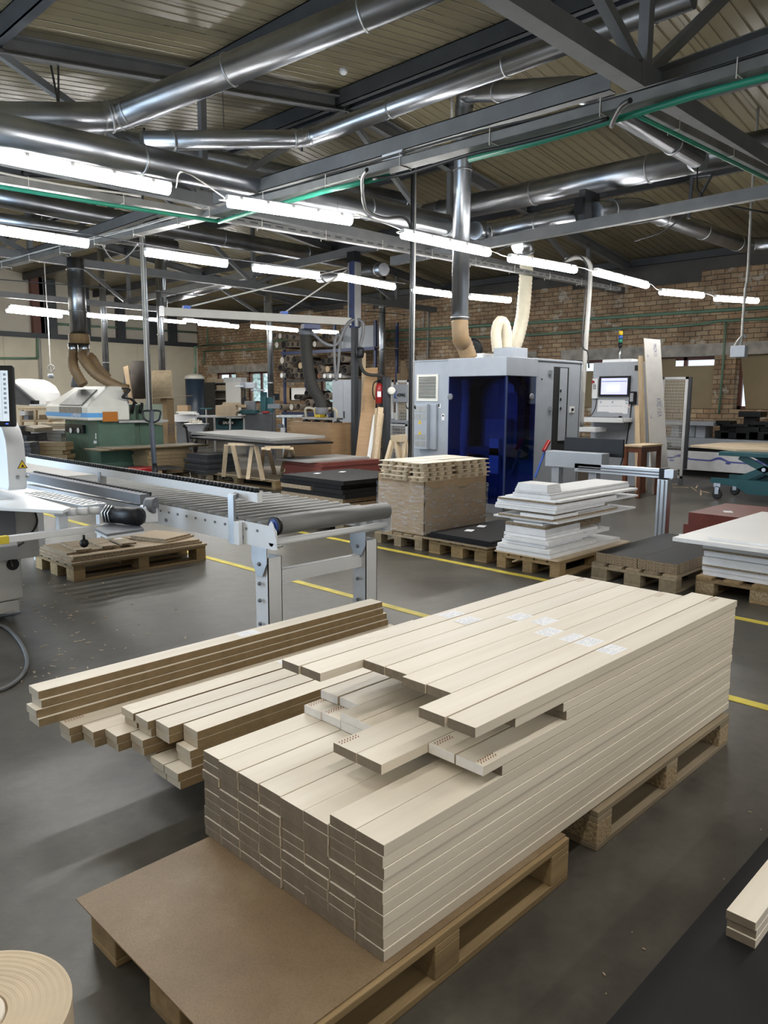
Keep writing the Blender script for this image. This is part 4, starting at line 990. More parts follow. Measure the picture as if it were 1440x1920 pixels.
# black boards behind the conveyor end
x0, y0, x1, y1, zt = cbox(644, 902, 528, 707, 5.72)
pallet('p', x0+.02, y0+.02, x0+1.22, y1, 'wooden pallet under the tall black board pile behind the conveyor', mat='pallet_grey')
n = 9; zz = .145; rr = random.Random(2); step = (zt-.145)/n; x1 = x0+1.15
for k in range(n):
    dx, dy = (rr.uniform(-.05, .05), rr.uniform(-.03, .06)) if k < n-1 else (0, 0)
    split = k in (1, 3, 6)
    th = step*.93
    for s in range(2 if split else 1):
        ya, yb = (y0+dy, y1+dy) if not split else ((y0+dy, y0+dy+(y1-y0)*.47) if s == 0 else (y0+dy+(y1-y0)*.5, y1+dy))
        mm = ['chip_edge', 'black_board'] if (k in (3, 6) and s == (k == 6)) or k == 4 else ['black_board', 'black_board']
        o = panel('%s black board of the tall dark pile behind the conveyor%s' % (WORDS[k] if k < 8 else 'top', (', near half' if s == 0 else ', far half') if split else ''), x0+dx, ya, zz, x1+dx, yb, zz+th, mm, 'black boards behind the conveyor')
    zz += step
for x, y in ((595, 887), (642, 884)):
    c = at(x, y, z=zt); paper(c.x, c.y, zz-step+th, .12, .07, o, ang=.5)
# shrink-wrapped carton of wooden parts
x0, y0, x1, y1, zt = 5.70, 5.03, 6.72, 5.69, .70
pallet('p', x0-.03, y0+.0, x1+.15, y1+.02, 'wooden pallet below the film-wrapped carton', mat='pallet_grey')
ct = thing('carton', 'film-wrapped cardboard carton heaped with pale wooden parts', 'carton', (x0+.5, y0+.3, .145))
b = MB(); hz = (.74, .72, .82, .74)
b.box(x0, y0, .145, x0+.008, y1, .735); b.box(x1-.008, y0, .145, x1, y1, .74)
b.prism([(x0, y0, .145), (x1, y0, .145), (x1, y0, .80), (x0, y0, .70)], (0, .008, 0)); b.box(x0, y1-.008, .145, x1, y1, .75)
b.box(x0, y0, .145, x1, y1, .15); b.build('carton_wall', 'cardboard', ct)
b = MB(); g = .012
rg = random.Random(9); nx = 26
def ring(z, j):
    pts = []
    for s, (xa, ya, xb, yb) in enumerate(((x0-g, y1+g, x0-g, y0-g), (x0-g, y0-g, x1+g, y0-g), (x1+g, y0-g, x1+g, y1+g))):
        m_ = 10 if s != 1 else 16
        for k in range(m_): t_ = k/m_; pts.append((xa+(xb-xa)*t_+rg.uniform(-j, j), ya+(yb-ya)*t_+rg.uniform(-j, j), z+rg.uniform(-j, j)))
    return pts
rows = [ring(.165+.05*k, .006 if 0 < k < 9 else .012) for k in range(11)]
rows[-1] = [(p[0], p[1], p[2]-(.0 if i < 12 else .02+.05*math.sin(i*.4)**2)) for i, p in enumerate(rows[-1])]
L_ = len(rows[0]); fs = [(r*L_+i, r*L_+i+1, (r+1)*L_+i+1, (r+1)*L_+i) for r in range(10) for i in range(L_-1)]
b.add([p for r in rows for p in r], fs, 0, True); b.build('stretch_film', 'film', ct)
rp = random.Random(21); zz = .70; cnt = 0
for lay in range(4):
    yy = y0-.02
    for j in range(3):
        wd = .20; xa = x0-.03+rp.uniform(-.03, .03)
        for half, (sx, ex, nm) in enumerate(((xa, xa+.50, 'near'), (xa+.53, xa+1.08+rp.uniform(-.02, .05), 'far'))):
            yb = yy+.225*j+rp.uniform(-.015, .015)
            b = MB().box(sx, yb, zz+.033, ex, yb+.2, zz+.042, 0, 1)          # curved slatted part: thin skins on round cores
            for q in range(4):
                for dy in (.05, .15): b.lathe((sx+.07+(ex-sx-.14)*q/3, yb+dy, zz), [(.045, 0), (.045, .034)], 12)
            b.box(sx+.01, yb+.005, zz-.004, ex-.01, yb+.19, zz, 0, 1)
            cnt += 1
            tag(b.build('wooden_part', ['plywood', 'birch']), 'pale round-cored wooden part heaped on the film-wrapped carton, %s layer, %s row, %s end' % (WORDS[lay], COLW[j], nm), 'wooden part', 'wooden parts on the carton')
    zz += .047
# low black boards
x0, y0, x1, y1, zt = cbox(919.6, 1020, 807, 958, 5.66)
x1 = x0+1.15
pallet('p', x0, y0+.04, x0+1.2, y1+.02, 'wooden pallet under the low black boards beside the wrapped carton', mat='pallet_wood')
panel('grey edged lower panel beneath the low black boards', x0-.05, y0-.0, .145, x1, y1+.08, .165, ['chip_edge', 'black_board'])
panel('lower black board of the low pile beside the carton', x0+.0, y0-.02, .166, x1+.02, y1+.05, .182, ['black_board']*2)
o = panel('thick black board on top of the low pile beside the carton', x0, y0, .183, x1, y1, max(zt, .21), ['black_board']*2)
for x, y in ((880, 998), (903, 990)):
    c = at(x, y, z=zt); paper(c.x, c.y, max(zt, .21), .12, .08, o, ang=.4)
# tall pile of white boards
WX = 5.63
pallet('p', WX-.02, 3.40, WX+1.25, 4.06, 'wooden pallet under the tall pile of white boards', mat='pallet_wood')
panel('thin plywood sheet between the pallet and the white boards', WX-.03, 3.42, .145, WX+1.3, 4.08, .155, ['plywood', 'plywood'])
wl = [ # y0, y1, x offset, length, thickness, edge, note
 (3.50, 4.07, -.02, 1.25, .040, 0), (3.50, 4.05, -.03, .80, .038, 0), (3.57, 4.03, .01, .62, .036, 0), (3.52, 3.99, -.02, .66, .036, 0), (3.57, 4.01, .01, .9, .030, 0), (3.575, 3.995, .01, .58, .070, 0),
 (3.57, 3.99, .0, .50, .026, 1), (3.60, 3.90, .0, .34, .018, 0), (3.62, 3.96, .03, .33, .018, 0), (3.44, 4.11, -.02, 1.42, .017, 0), (3.49, 4.05, -.03, 1.15, .019, 1), (3.48, 3.82, -.02, .40, .030, 0), (3.50, 4.02, .02, .92, .018, 1),
 (3.46, 4.09, -.03, .85, .030, 0), (3.45, 4.09, -.02, 1.48, .017, 0), (3.46, 4.08, -.01, 1.05, .034, 0), (3.47, 4.06, -.03, .92, .018, 1), (3.43, 4.0, .0, 1.4, .02, 0), (3.53, 3.92, .0, 1.42, .034, 0), (3.54, 3.90, .0, 1.42, .018, 0)]
zz = .156
for k, (ya, yb, dx, ln, th, e_) in enumerate(wl):
    nm = ('%s of twenty' % (WORDS[k] if k < 15 else ('sixteenth', 'seventeenth', 'eighteenth', 'nineteenth', 'top')[k-15]))
    o = panel('%s board, counted upward in the tall white pile, %s' % ('raw chip-edged' if e_ else 'white', nm), WX+dx, ya, zz, WX+dx+ln, yb, zz+th*.91, ['chip_edge' if e_ else 'white_side', 'white_board'], 'boards of the tall white pile')
    if k in (3, 5, 8, 11):                         # stepped second piece filling the back of the layer
        panel('shorter board behind, in the tall white pile, %s' % nm, WX+dx+ln+.03, ya+.03+.02*(k % 3), zz, WX+1.1, yb-.02, zz+th*.91, ['white_side' if k != 5 else 'chip_edge', 'white_board'], 'boards of the tall white pile')
    zz += th
topo = o
for k in range(4):
    o = panel('small white board of the short pile topping the white stack, %s of four' % ('lowest', 'second', 'third', 'uppermost')[k], WX-.01+.008*k, 3.56+.006*k, zz, WX+.22, 3.89-.004*k, zz+.016, ['white_side', 'white_board'], 'small boards on the white pile'); zz += .017
# black boards with raw edges, right of the white pile
x0, y0, x1, y1, zt = cbox(1268, 1086, 1116, 1312, 5.86)
x1 = x0+1.35
pallet('p', x0-.04, y0-.02, x0+1.16, y1+.02, 'wooden pallet under the black boards with raw chipboard edges', mat='pallet_grey')
ym = (y0+y1)/2-.02; n = 4; st = (max(zt, .23)-.146)/n
for k in range(n):
    for s, (ya, yb, nm) in enumerate(((y0, ym-.003, 'near'), (ym+.003, y1, 'far'))):
        o = panel('raw-edged black board between the two white piles, %s layer, %s half' % (WORDS[k] if k < 3 else 'top', nm), x0+rr.uniform(-.004, .004), ya, .146+st*k, x1, yb, .146+st*(k+.96), ['chip_edge', 'black_board'], 'raw-edged black boards')
c = at(1281, 1026, z=zt); paper(c.x, c.y, .147+st*3.96, .13, .09, o, ang=.4)
# white boards at the right edge
x0, y1 = 6.02, at(1313, 1100, X=6.02).y; y0 = y1-.95
pallet('p', x0-.05, y0, x0+1.2, y1+.02, 'wooden pallet under the white boards at the right edge', mat='pallet_wood', blockmat='block_chip')
zz = .145; zs_top = at(1316, 1012, X=x0).z; hs = [.05, .05, .018, .075, .06, .018, .065, .018]; sc = (zs_top-.145)/sum(hs)
for k, h in enumerate(hs):
    h *= sc; dy = rr.uniform(-.015, .01); e_ = k in (2, 5, 7)
    panel('%s board of the white pile at the right edge, %s of eight' % ('chip-edged' if e_ else 'white', WORDS[k]), x0+rr.uniform(-.015, .02)-(.008 if e_ else 0), y0, zz, x0+1.3, y1+dy, zz+h*.94, ['chip_edge' if e_ else 'white_side', 'white_board'], 'boards of the right white pile'); zz += h
ca = at(1262, 993, X=5.80)
panel('large white panel lying across the pile at the right edge, lower of two', 5.80, y0-.2, zz, 7.8, ca.y, zz+.03, ['white_side', 'white_board'])
panel('smaller white panel on the large one at the right edge', 5.90, y0-.2, zz+.031, 7.6, ca.y-.24, zz+.049, ['white_side', 'white_board'])
# red boards behind
c = at(1340, 968, z=.3); c = at(1288, 960, z=.33)
panel('dark red panel pile lying behind the right white boards, lower', c.x-.02, c.y-.75, .0, c.x+1.1, c.y+.02, .20, ['red_board']*2)
o = panel('dark red panel on top of the pile behind the right white boards', c.x, c.y-.73, .201, c.x+1.05, c.y-.02, .33, ['red_board']*2)
paper(c.x+.35, c.y-.3, .33, .14, .09, o, ang=.5)
# red panels in the middle distance
c = at(604, 868, z=.50); 
pallet('p', c.x+.1, c.y, c.x+1.3, c.y+.8, 'wooden pallet under the red panels behind the tall black pile', mat='pallet_grey')
for k in range(5):
    panel('red panel of the pile behind the tall black pile, %s of five' % WORDS[k], c.x-.02*(k % 2), c.y-.01*(k % 3), .146+k*.07, c.x+1.3, c.y+.95+.02*(k % 2), .146+k*.07+.068, ['red_board']*2, 'red panels in the middle')
panel('grey panel lying on the red panels behind the black pile', c.x-.15, c.y+.15, .497, c.x+1.2, c.y+1.0, .53, ['grey_board']*2)
# ================================================================ BACKGROUND, RIGHT HALF
def fx(X, l, r, t, b): return at(r, (t+b)/2, X=X).y, at(l, (t+b)/2, X=X).y, at((l+r)/2, b, X=X).z, at((l+r)/2, t, X=X).z
def fy(Y, l, r, t, b): return at(l, (t+b)/2, Y=Y).x, at(r, (t+b)/2, Y=Y).x, at((l+r)/2, b, Y=Y).z, at((l+r)/2, t, Y=Y).z
def plateX(mb, X, l, r, t, b, th=.02, m=0):     # plate facing the viewer's left (normal -X), px rectangle on plane X
    y0, y1, z0, z1 = fx(X, l, r, t, b); return mb.box(X, y0, z0, X+th, y1, z1, m)
def plateY(mb, Y, l, r, t, b, th=.02, m=0):
    x0, x1, z0, z1 = fy(Y, l, r, t, b); return mb.box(x0, Y, z0, x1, Y+th, z1, m)
def hose(name, label, pts, r, mat, parent=None, step=.022, amp=.10, n=14, cat='hose', seg=8, group=None):
    P = ripple(smooth_path(pts, seg), step); R = [r*(1+amp*(1 if i % 2 else -1)) for i in range(len(P))]
    o = MB().tube(P, R, n).build(name, mat, parent)
    if parent is None: tag(o, label, cat, group)
    return o
# ---- drilling machine with the blue window
MX, MY = 8.30, 5.94
ytop = at(945, 668, Y=MY).z; yL = at(772, 800, X=MX).y; yG = at(840, 800, X=MX).y; xR = at(1090, 760, Y=MY).x; xP = at(1004, 760, Y=MY).x
zG = at(945, 704, Y=MY).z
dm = thing('drilling_machine', 'tall grey boxed drilling machine with a dark blue window', 'machine', (MX+1, MY+.8, 0))
b = MB().box(MX+.012, yG, 0, MX+.8, yL, ytop-.01); b.build('side_cabinet', 'machine_grey', dm, .006)
b = MB().box(MX-.02, MY-.02, zG, xP, yG, ytop); b.build('top_band', 'machine_grey', dm, .006)
MB().box(xP, MY+.01, 0, xR, MY+.6, ytop+.01).build('front_cabinet', 'machine_grey', dm, .008)
b = MB().box(xP+.0, MY+.6, 0, xR, yL, ytop-.03); b.box(MX+.8, yG, 0, xP+.02, yL, ytop-.03); b.build('rear_housing', 'machine_grey', dm)
MB().box(MX, MY, ytop-.02, xR, yL, ytop-.005).build('roof_plate', 'machine_grey', dm)
g = MB(); z0 = .12
g.box(MX, MY, z0, MX+.008, yG, zG); g.box(MX+.008, MY, z0, xP, MY+.008, zG); g.build('window', 'blue_glass', dm)
MB().box(MX, MY, 0, xP, yG, z0).build('base', 'machine_dark', dm)
b = MB().box(MX+.004, MY-.012, z0, MX+.03, MY+.02, zG); b.build('window_post', 'blue_paint', dm)
for x, y in ((845, 744), ): 
    c = at(x, y, X=MX); MB().lathe((MX, c.y, c.z), [(.045, .0), (.045, -.015), (.03, -.02)], 14, axis=(1, 0, 0)).build('latch', 'machine_dark', dm)
c = at(996, 744, Y=MY); MB().lathe((c.x, MY, c.z), [(.045, 0), (.045, .015), (.03, .02)], 14, axis=(0, -1, 0)).build('latch', 'machine_dark', dm)
# inside: energy chain arch, dust hose, drilling head
ac = at(935, 760, X=MX+.55)
arch = [V((ac.x, ac.y+.42*math.cos(a), ac.z+.10+.34*math.sin(a))) for a in [math.pi*k/14 for k in range(15)]]
arch = [V((ac.x, ac.y+.42, .7))]+arch+[V((ac.x, ac.y-.42, .7))]
b = MB()
for p, q in zip(arch, arch[1:]): b.beam(p, q, .12, .12, 0, (1, 0, 0))
b.build('energy_chain', 'black_plastic', dm)
c = at(866, 800, X=MX+.35); hose('inner_hose', '', [(c.x, c.y, .2), (c.x, c.y, 1.0), (c.x+.02, c.y, 1.5), (c.x, c.y, zG)], .085, 'white_paint', dm, .04, .06)
MB().box(MX+.5, ac.y-.16, .55, MX+.9, ac.y+.2, 1.25).build('drill_head', 'machine_grey', dm, .02)
MB().box(MX+.3, MY+.2, .75, MX+1.0, yG-.1, .85).build('cross_slide', 'machine_dark', dm)
MB().box(MX+.3, ac.y-.2, .5, MX+.36, ac.y-.04, .98).build('tool_cover', 'white_paint', dm)
c = at(955, 728, X=MX+.5); MB().box(c.x, c.y-.08, c.z-.06, c.x+.03, c.y+.06, c.z+.06).build('inner_lamp_cover', 'white_paint', dm)
# vent, electric box and stickers on the side cabinet
X_ = MX+.012
v = MB(); plateX(v, X_-.012, 781, 821, 702, 752, .012); vo = v.build('vent_cover', 'cream_paint', dm)
v = MB()
y0, y1, z0, z1 = fx(X_-.014, 785, 817, 706, 747)
for k in range(14): z = z0+(z1-z0)*(k+.5)/14; v.box(X_-.016, y0, z-.006, X_-.012, y1, z+.006)
v.build('vent_slat', 'dark_void', vo)
v = MB(); plateX(v, X_-.10, 777, 800, 758, 842, .1); y0, y1, z0, z1 = fx(X_-.10, 777, 800, 758, 842); v.box(X_-.04, y0-.12, z0, X_, y0, z1); eo = v.build('electric_box', 'machine_grey', dm, .004)
v = MB()
for r in range(2):
    for zc in (.88, .72, .12, .27):
        ya = y0+.02+(y1-y0-.02)*.5*r; v.box(X_-.102, ya, z0+(z1-z0)*(zc-.055), X_-.1, ya+(y1-y0)*.40, z0+(z1-z0)*(zc+.06))
v.build('vent_grid', 'alu', eo)
for t_ in (.60, .36):
    s = .035; yc = y0+.13; zc = z0+(z1-z0)*t_
    b = MB(); b.add([(X_-.1015, yc+s, zc-s*.6), (X_-.1015, yc-s, zc-s*.6), (X_-.1015, yc, zc+s)], [(0, 1, 2)]); b.build('warning_sign', 'sticker_yellow', eo)
    b = MB(); b.add([(X_-.102, yc+s*.2, zc-s*.35), (X_-.102, yc-s*.2, zc-s*.35), (X_-.102, yc-.002, zc+s*.6)], [(0, 1, 2)]); b.build('warning_bolt', 'black_plastic', eo)
v = MB(); plateX(v, X_-.002, 822, 826, 757, 765, .003); plateX(v, X_-.002, 828, 833, 776, 788, .003); v.build('sticker_label', ['sticker_white'], dm)
v = MB(); plateX(v, X_-.003, 822, 824, 757, 763, .002); plateX(v, X_-.004, 829, 832, 778, 781, .002); v.build('sticker_print', 'black_plastic', dm)
# front cabinet slot, knob, door line
Y_ = MY+.01
b = MB(); plateY(b, Y_-.002, 1036, 1064, 688, 846, .004); so = b.build('slot_opening', 'dark_void', dm)
b = MB(); plateY(b, Y_-.012, 1049, 1062, 690, 826, .01); b.build('slot_panel', 'machine_grey', so)
b = MB()
for y in (733, 749, 766): 
    c = at(1051, y, Y=Y_-.014); b.lathe((c.x, c.y, c.z), [(.022, 0), (.022, .005)], 12, axis=(0, -1, 0))
b.build('slot_hole_dots', 'dark_void', so)
b = MB(); plateY(b, Y_-.006, 1068, 1077, 762, 774, .006); b.build('switch_plate', 'sticker_white', dm)
c = at(1072.5, 768, Y=Y_-.008); MB().lathe((c.x, c.y, c.z), [(.022, 0), (.02, .02)], 12, axis=(0, -1, 0)).build('switch_knob', 'black_plastic', dm)
b = MB(); plateY(b, Y_-.002, 1084.5, 1085.3, 676, 900, .003); b.build('door_seam', 'dark_void', dm)
for y in (698, 766): b = MB(); plateY(b, Y_-.02, 1031, 1036, y-4, y+4, .02); b.build('hinge', 'alu', dm)
c = at(1016, 711, Y=Y_); MB().lathe((c.x, Y_, c.z), [(.014, 0), (.014, .003)], 10, axis=(0, -1, 0)).build('key_hole', 'dark_void', dm)
# infeed beam
bx0, bx1, bz0, bz1 = fy(5.3, 1022, 1140, 847, 885)
yb0 = at(1128, 866, X=8.02).y; yb1 = at(1022, 866, X=8.02).y
zt_ = at(1075, 848, X=8.02).z; zb_ = at(1075, 878, X=8.02).z
MB().box(8.02, yb0, zb_, 8.20, yb1, zt_).build('infeed_cover', 'machine_grey', dm, .006)
MB().box(8.28, yb0-.12, zt_-.05, 8.32, yb1-.1, zt_+.16).build('infeed_fence', 'black_plastic', dm)
y_e = at(1244, 884, X=8.02).y; zt2 = at(1190, 876, X=8.02).z; zb2 = at(1190, 893, X=8.02).z
b = MB().box(8.02, y_e+.04, zb2, 8.12, yb0+.35, zt2); b.build('infeed_beam', 'alu', dm, .003)
b = MB()
for k in (.3, .62): z = zb2+(zt2-zb2)*k; b.box(8.017, y_e+.05, z-.008, 8.021, yb0+.3, z+.008)
b.build('profile_groove', 'machine_dark', dm)
MB().box(8.0, y_e-.02, zb2-.01, 8.14, y_e+.04, zt2+.01).build('beam_cap', 'black_plastic', dm)
MB().box(8.0, y_e-.12, zb2+.01, 8.1, y_e-.02, zt2).build('beam_end_block', 'alu', dm)
c = at(1241, 960, X=8.05); MB().box(8.02, c.y-.06, 0, 8.12, c.y+.06, zb2-.01).build('beam_post', 'alu', dm, .003)
b = MB()
for dy in (-.025, .025): b.box(8.017, c.y+dy-.008, .02, 8.021, c.y+dy+.008, zb2-.02)
b.build('profile_groove', 'machine_dark', dm)
for dy in (.25, -.25): MB().box(8.05, (yb0+yb1)/2+dy-.05, 0, 8.15, (yb0+yb1)/2+dy+.05, zb_).build('beam_post', 'machine_grey', dm)
# roof fittings: hose stub box
c0 = at(925, 668, X=MX+.55); c1 = at(962, 668, X=MX+.55)
MB().box(c0.x, c1.y, ytop, c0.x+.35, c0.y, ytop+.16).build('hose_box', 'machine_grey', dm, .006)
MB().box(MX+.6, at(905, 668, X=MX+.6).y, ytop, MX+.9, at(870, 668, X=MX+.6).y, ytop+.10).build('roof_unit', 'white_paint', dm, .01)
MB().lathe(at(885, 655, X=MX+.7), [(.10, -.02), (.16, -.01), (.16, .03), (.10, .04)], 18, axis=(-.5, -.3, 0)).build('roof_motor', 'black_plastic', dm)
e4 = V((p4.x, p4.y, p4.z))
hose('flexible_hose', 'brown ribbed hose joining the vertical duct to the machine roof', [e4+V((0, 0, -.006)), e4+V((.01, -.02, -.25)), at(870, 645, d=10.55), at(881, 675, d=10.6)], .115, 'hose_brown', step=.028, amp=.035, n=20)
hose('flexible_hose', 'ivory ribbed hose arched on the machine roof', [at(933, 660, X=9.0), at(930, 625, X=9.0), at(936, 604, X=9.02), at(945, 606, X=9.1), at(950, 625, X=9.15), at(950, 656, X=9.15)], .075, 'hose_ivory', step=.026, amp=.04, n=18)
hose('flexible_hose', 'long ivory ribbed hose hanging from a duct behind the machine', [at(988, 470, d=12.2), at(986, 520, d=12.2), at(980, 590, d=12.1), at(968, 640, d=12), at(955, 668, d=11.9)], .105, 'hose_ivory', step=.035, amp=.045, n=18)
duct('short galvanised elbow feeding the long ivory hose', [at(970, 462, X=10.3), at(984, 455, X=10.5), at(988, 476, d=12.2)], .115, .5, .1)
cl = thing('lever_clamp', 'blue bar clamp with a red handle leaning on the machine', 'clamp', at(1003, 895, Y=MY-.25))
MB().beam(at(1003, 895, Y=MY-.2), at(1021, 848, Y=MY-.2), .03, .015).build('bar', 'sign_blue', cl)
MB().beam(at(1019, 846, Y=MY-.22), at(1030, 826, Y=MY-.22), .05, .04).build('handle', 'red_paint', cl, .01)
# ---- control cabinet
KX = 12.7
cc = thing('control_cabinet', 'grey control cabinet with screen and keyboard shelf behind the feed beam', 'control cabinet', at(1150, 930, X=KX))
y0, y1, _, zT = fx(KX, 1108, 1197, 680, 900)
MB().box(KX, y0, 0, KX+.5, y1, at(1150, 679, X=KX).z).build('cabinet_body', 'machine_grey', cc, .008)
for yy in (690, 792): b = MB(); plateX(b, KX-.012, 1190, 1196, yy-5, yy+5, .012); b.build('hinge', 'black_plastic', cc)
b = MB(); plateX(b, KX-.05, 1122.5, 1180, 705, 743, .05); mo = b.build('monitor', 'black_plastic', cc, .006)
b = MB(); plateX(b, KX-.052, 1127, 1176, 709, 739.5, .002); b.build('screen', 'screen', mo)
b = MB(); plateX(b, KX-.0535, 1136, 1163, 721, 735, .002); b.build('screen_window', 'screen_pale', mo)
b = MB(); plateX(b, KX-.0535, 1128, 1175, 714, 716, .002); b.build('screen_bar', 'screen_icon', mo)
b = MB(); plateX(b, KX-.06, 1110, 1120, 710, 747, .06); po = b.build('button_panel', 'white_paint', cc, .004)
c = at(1113, 716, X=KX-.06); MB().lathe((KX-.06, c.y, c.z), [(.022, 0), (.026, -.03)], 12, axis=(1, 0, 0)).build('stop_button', 'red_paint', po)
b = MB()
for i in range(3):
    for j in range(2):
        c = at(1113.5+2.8*j, 722+3.3*i, X=KX-.061); b.lathe((KX-.06, c.y, c.z), [(.011, 0), (.011, -.008)], 8, axis=(1, 0, 0))
b.build('button_dots', 'black_plastic', po)
for k, (l, r, t, bo) in enumerate(((1120, 1146, 750, 772), (1142, 1171, 750, 774), (1168, 1177, 752, 776))):
    b = MB(); plateX(b, KX-.003-.002*k, l, r, t, bo, .002); b.build('paper_sheet', 'paper', cc)
    b = MB(); plateX(b, KX-.006-.002*k, l+5, l+8, t+2, t+6, .001); plateX(b, KX-.006-.002*k, l+3, r-4, t+11, t+11.7, .001); b.build('print_mark_text', 'screen_icon', cc)
b = MB(); plateX(b, KX-.06, 1179, 1191, 734, 758, .06); b.build('remote_holder', 'black_plastic', cc, .006)
b = MB(); plateX(b, KX-.075, 1181, 1187, 737, 753, .02); b.build('remote_control', 'machine_grey', cc, .004)
b = MB(); plateX(b, KX-.004, 1176, 1181, 759, 764, .003); b.build('sticker_label', 'sticker_white', cc)
b = MB(); plateX(b, KX-.006, 1176, 1181, 760, 761.3, .002); b.build('sticker_stripe_pattern', 'red_paint', cc)
y0, y1, z0, z1 = fx(KX-.3, 1094, 1172, 783, 792)
b = MB().box(KX-.34, y0+.02, z0, KX-.30, y1, z1); b.box(KX-.3, y0, z0+.01, KX, y1, z1-.005); b.build('keyboard_shelf', 'white_paint', cc, .006)
MB().box(KX-.27, y0+.25, z1, KX-.1, y1-.05, z1+.015).build('keyboard', 'machine_dark', cc)
c = at(1163, 780, X=KX-.2); MB().lathe((KX-.2, c.y, z1), [(.03, 0), (.045, .012), (.01, .035)], 10).build('mouse', 'black_plastic', cc)
y0, y1, z0, z1 = fx(KX-.45, 1088, 1119, 801, 810); MB().box(KX-.5, y0, z0, KX-.1, y1, z1).build('lower_tray', 'white_paint', cc, .006)
MB().tube(smooth_path([at(1184, 757, X=KX-.03), at(1179, 800, X=KX-.02), at(1172, 840, X=KX-.02), at(1163, 875, X=KX-.02)], 5), .01, 6).build('cable', 'cable_black', cc)
MB().tube(smooth_path([at(1119, 747, X=KX-.03), at(1116, 765, X=KX-.03), at(1107, 780, X=KX-.03), at(1097, 783, X=KX-.1)], 5), .008, 6).build('cable', 'cable_black', cc)
# signal tower
c = at(1161.5, 678, X=KX+.15); st = thing('signal_tower', 'yellow, blue and green signal lamp stack on the control cabinet', 'signal tower', (c.x, c.y, at(1150, 679, X=KX).z))
zz0 = at(1150, 679, X=KX).z
zt_ = lambda y: at(1161.5, y, X=KX+.15).z
MB().cyl((c.x, c.y, zz0), (c.x, c.y, zt_(653)), .018, 10).build('stem', 'alu', st)
MB().lathe((c.x, c.y, 0), [(.02, zt_(653)), (.035, zt_(649)), (.035, zt_(643))], 14).build('socket', 'black_plastic', st)
for a, b_, m in ((643, 636, 'green_pipe'), (635.5, 629, 'sign_blue'), (628.5, 621, 'sticker_yellow')):
    MB().cyl((c.x, c.y, zt_(a)), (c.x, c.y, zt_(b_)), .036, 14).build('lens', m, st)
tag(MB().box(c.x-.15, c.y-.3, zz0, c.x+.1, c.y+.25, zz0+.05).build('paper_pile', 'paper'), 'loose papers lying on top of the control cabinet', 'papers')
# ---- letters (flat strokes) for hand written and printed words
GL = {'A': 'a0b4 b4c0 d2e2', 'B': 'a0a4 a4b4 b4c3 c3b2 b2a2 b2c1 c1b0 b0a0', 'D': 'a0a4 a4b4 b4c3 c3c1 c1b0 b0a0', 'E': 'a0a4 a4c4 a2b2 a0c0', 'G': 'c4a3 a3a1 a1b0 b0c0 c0c2 c2b2', 'H': 'a0a4 c0c4 a2c2', 'I': 'b0b4', 'K': 'a0a4 c4a2 a2c0',
      'L': 'a4a0 a0c0', 'M': 'a0a4 a4b2 b2c4 c4c0', 'N': 'a0a4 a4c0 c0c4', 'O': 'a1a3 a3b4 b4c3 c3c1 c1b0 b0a1', 'R': 'a0a4 a4b4 b4c3 c3b2 b2a2 b2c0', 'S': 'c4a3 a3c1 c1a0', 'U': 'a4a1 a1b0 b0c1 c1c4', 'V': 'a4b0 b0c4', 'Z': 'a4c4 c4a0 a0c0', 'T': 'a4c4 b4b0', 'P': 'a0a4 a4b4 b4c3 c3b2 b2a2',
      'C': 'c4a3 a3a1 a1c0', '>': 'b4b0 b0a1 b0c1'}
def word(txt, o, ux, uy, size, parent, mat, wid=.14, gap=1.25, nrm=None, name='lettering'):
    # strokes in the plane spanned by ux (reading direction) and uy (up), starting at o
    b = MB(); ux, uy = V(ux).normalized(), V(uy).normalized(); nn = V(nrm).normalized() if nrm is not None else ux.cross(uy)
    X_ = {'a': 0, 'b': .3, 'c': .6, 'd': .15, 'e': .45}
    for i, ch in enumerate(txt):
        for s in GL.get(ch, '').split():
            p = V(o)+(ux*(X_[s[0]]+i*.6*gap*1.25)+uy*(int(s[1])/4))*size; q = V(o)+(ux*(X_[s[2]]+i*.6*gap*1.25)+uy*(int(s[3])/4))*size
            b.beam(p+nn*.001, q+nn*.001, size*wid, .001, 0, nn)
    if b.v: return b.build(name, mat, parent)
# ---- leaning boards between cabinet and fence
def leaner(label, tl, tr, bl, br, dT, dB, th, mats, name='leaning_board', group='leaning boards by the control cabinet', cat='board'):
    A, B_, D, E = at(*tl, d=dT), at(*tr, d=dT), at(*bl, d=dB), at(*br, d=dB)
    for p in (D, E): pass
    def to_floor(t_, b_):
        k = (t_.z-0.004)/(t_.z-b_.z); return t_+(b_-t_)*k
    D, E = to_floor(A, D), to_floor(B_, E)
    E.z = D.z = .004
    nr = (B_-A).cross(D-A).normalized(); 
    if nr.dot(CAM-A) < 0: nr = -nr
    b = MB().prism([A, B_, E, D], -nr*th); 
    k = len(b.m)
    o = b.build(name, mats); 
    for i in range(2): o.data.polygons[i].material_index = 1
    return tag(o, label, cat, group), A, B_, D, E, nr
leaner('tall brown board leaning right beside the control cabinet', (1198, 667), (1206, 667), (1199, 880), (1212, 880), 13.0, 12.9, .05, ['plank', 'plank'])
leaner('shorter pale board leaning against the control cabinet corner', (1191, 760), (1198, 760), (1192, 880), (1202, 880), 12.8, 12.7, .04, ['plank', 'plank'])
o, A, B_, D, E, nr = leaner('tall grey-faced plank with hand lettering leaning behind the stool', (1207.5, 634), (1238, 637), (1222, 880), (1253, 880), 12.9, 12.5, .03, ['plank', 'grey_board'])
dn = (D-A).normalized(); ac_ = (B_-A).normalized()
w_ = (B_-A).length
word('KREISA', A+dn*(1.05)+ac_*(w_*.56)+nr*.001, dn, ac_, .065, o, 'ink', .13, 1.1, nr)
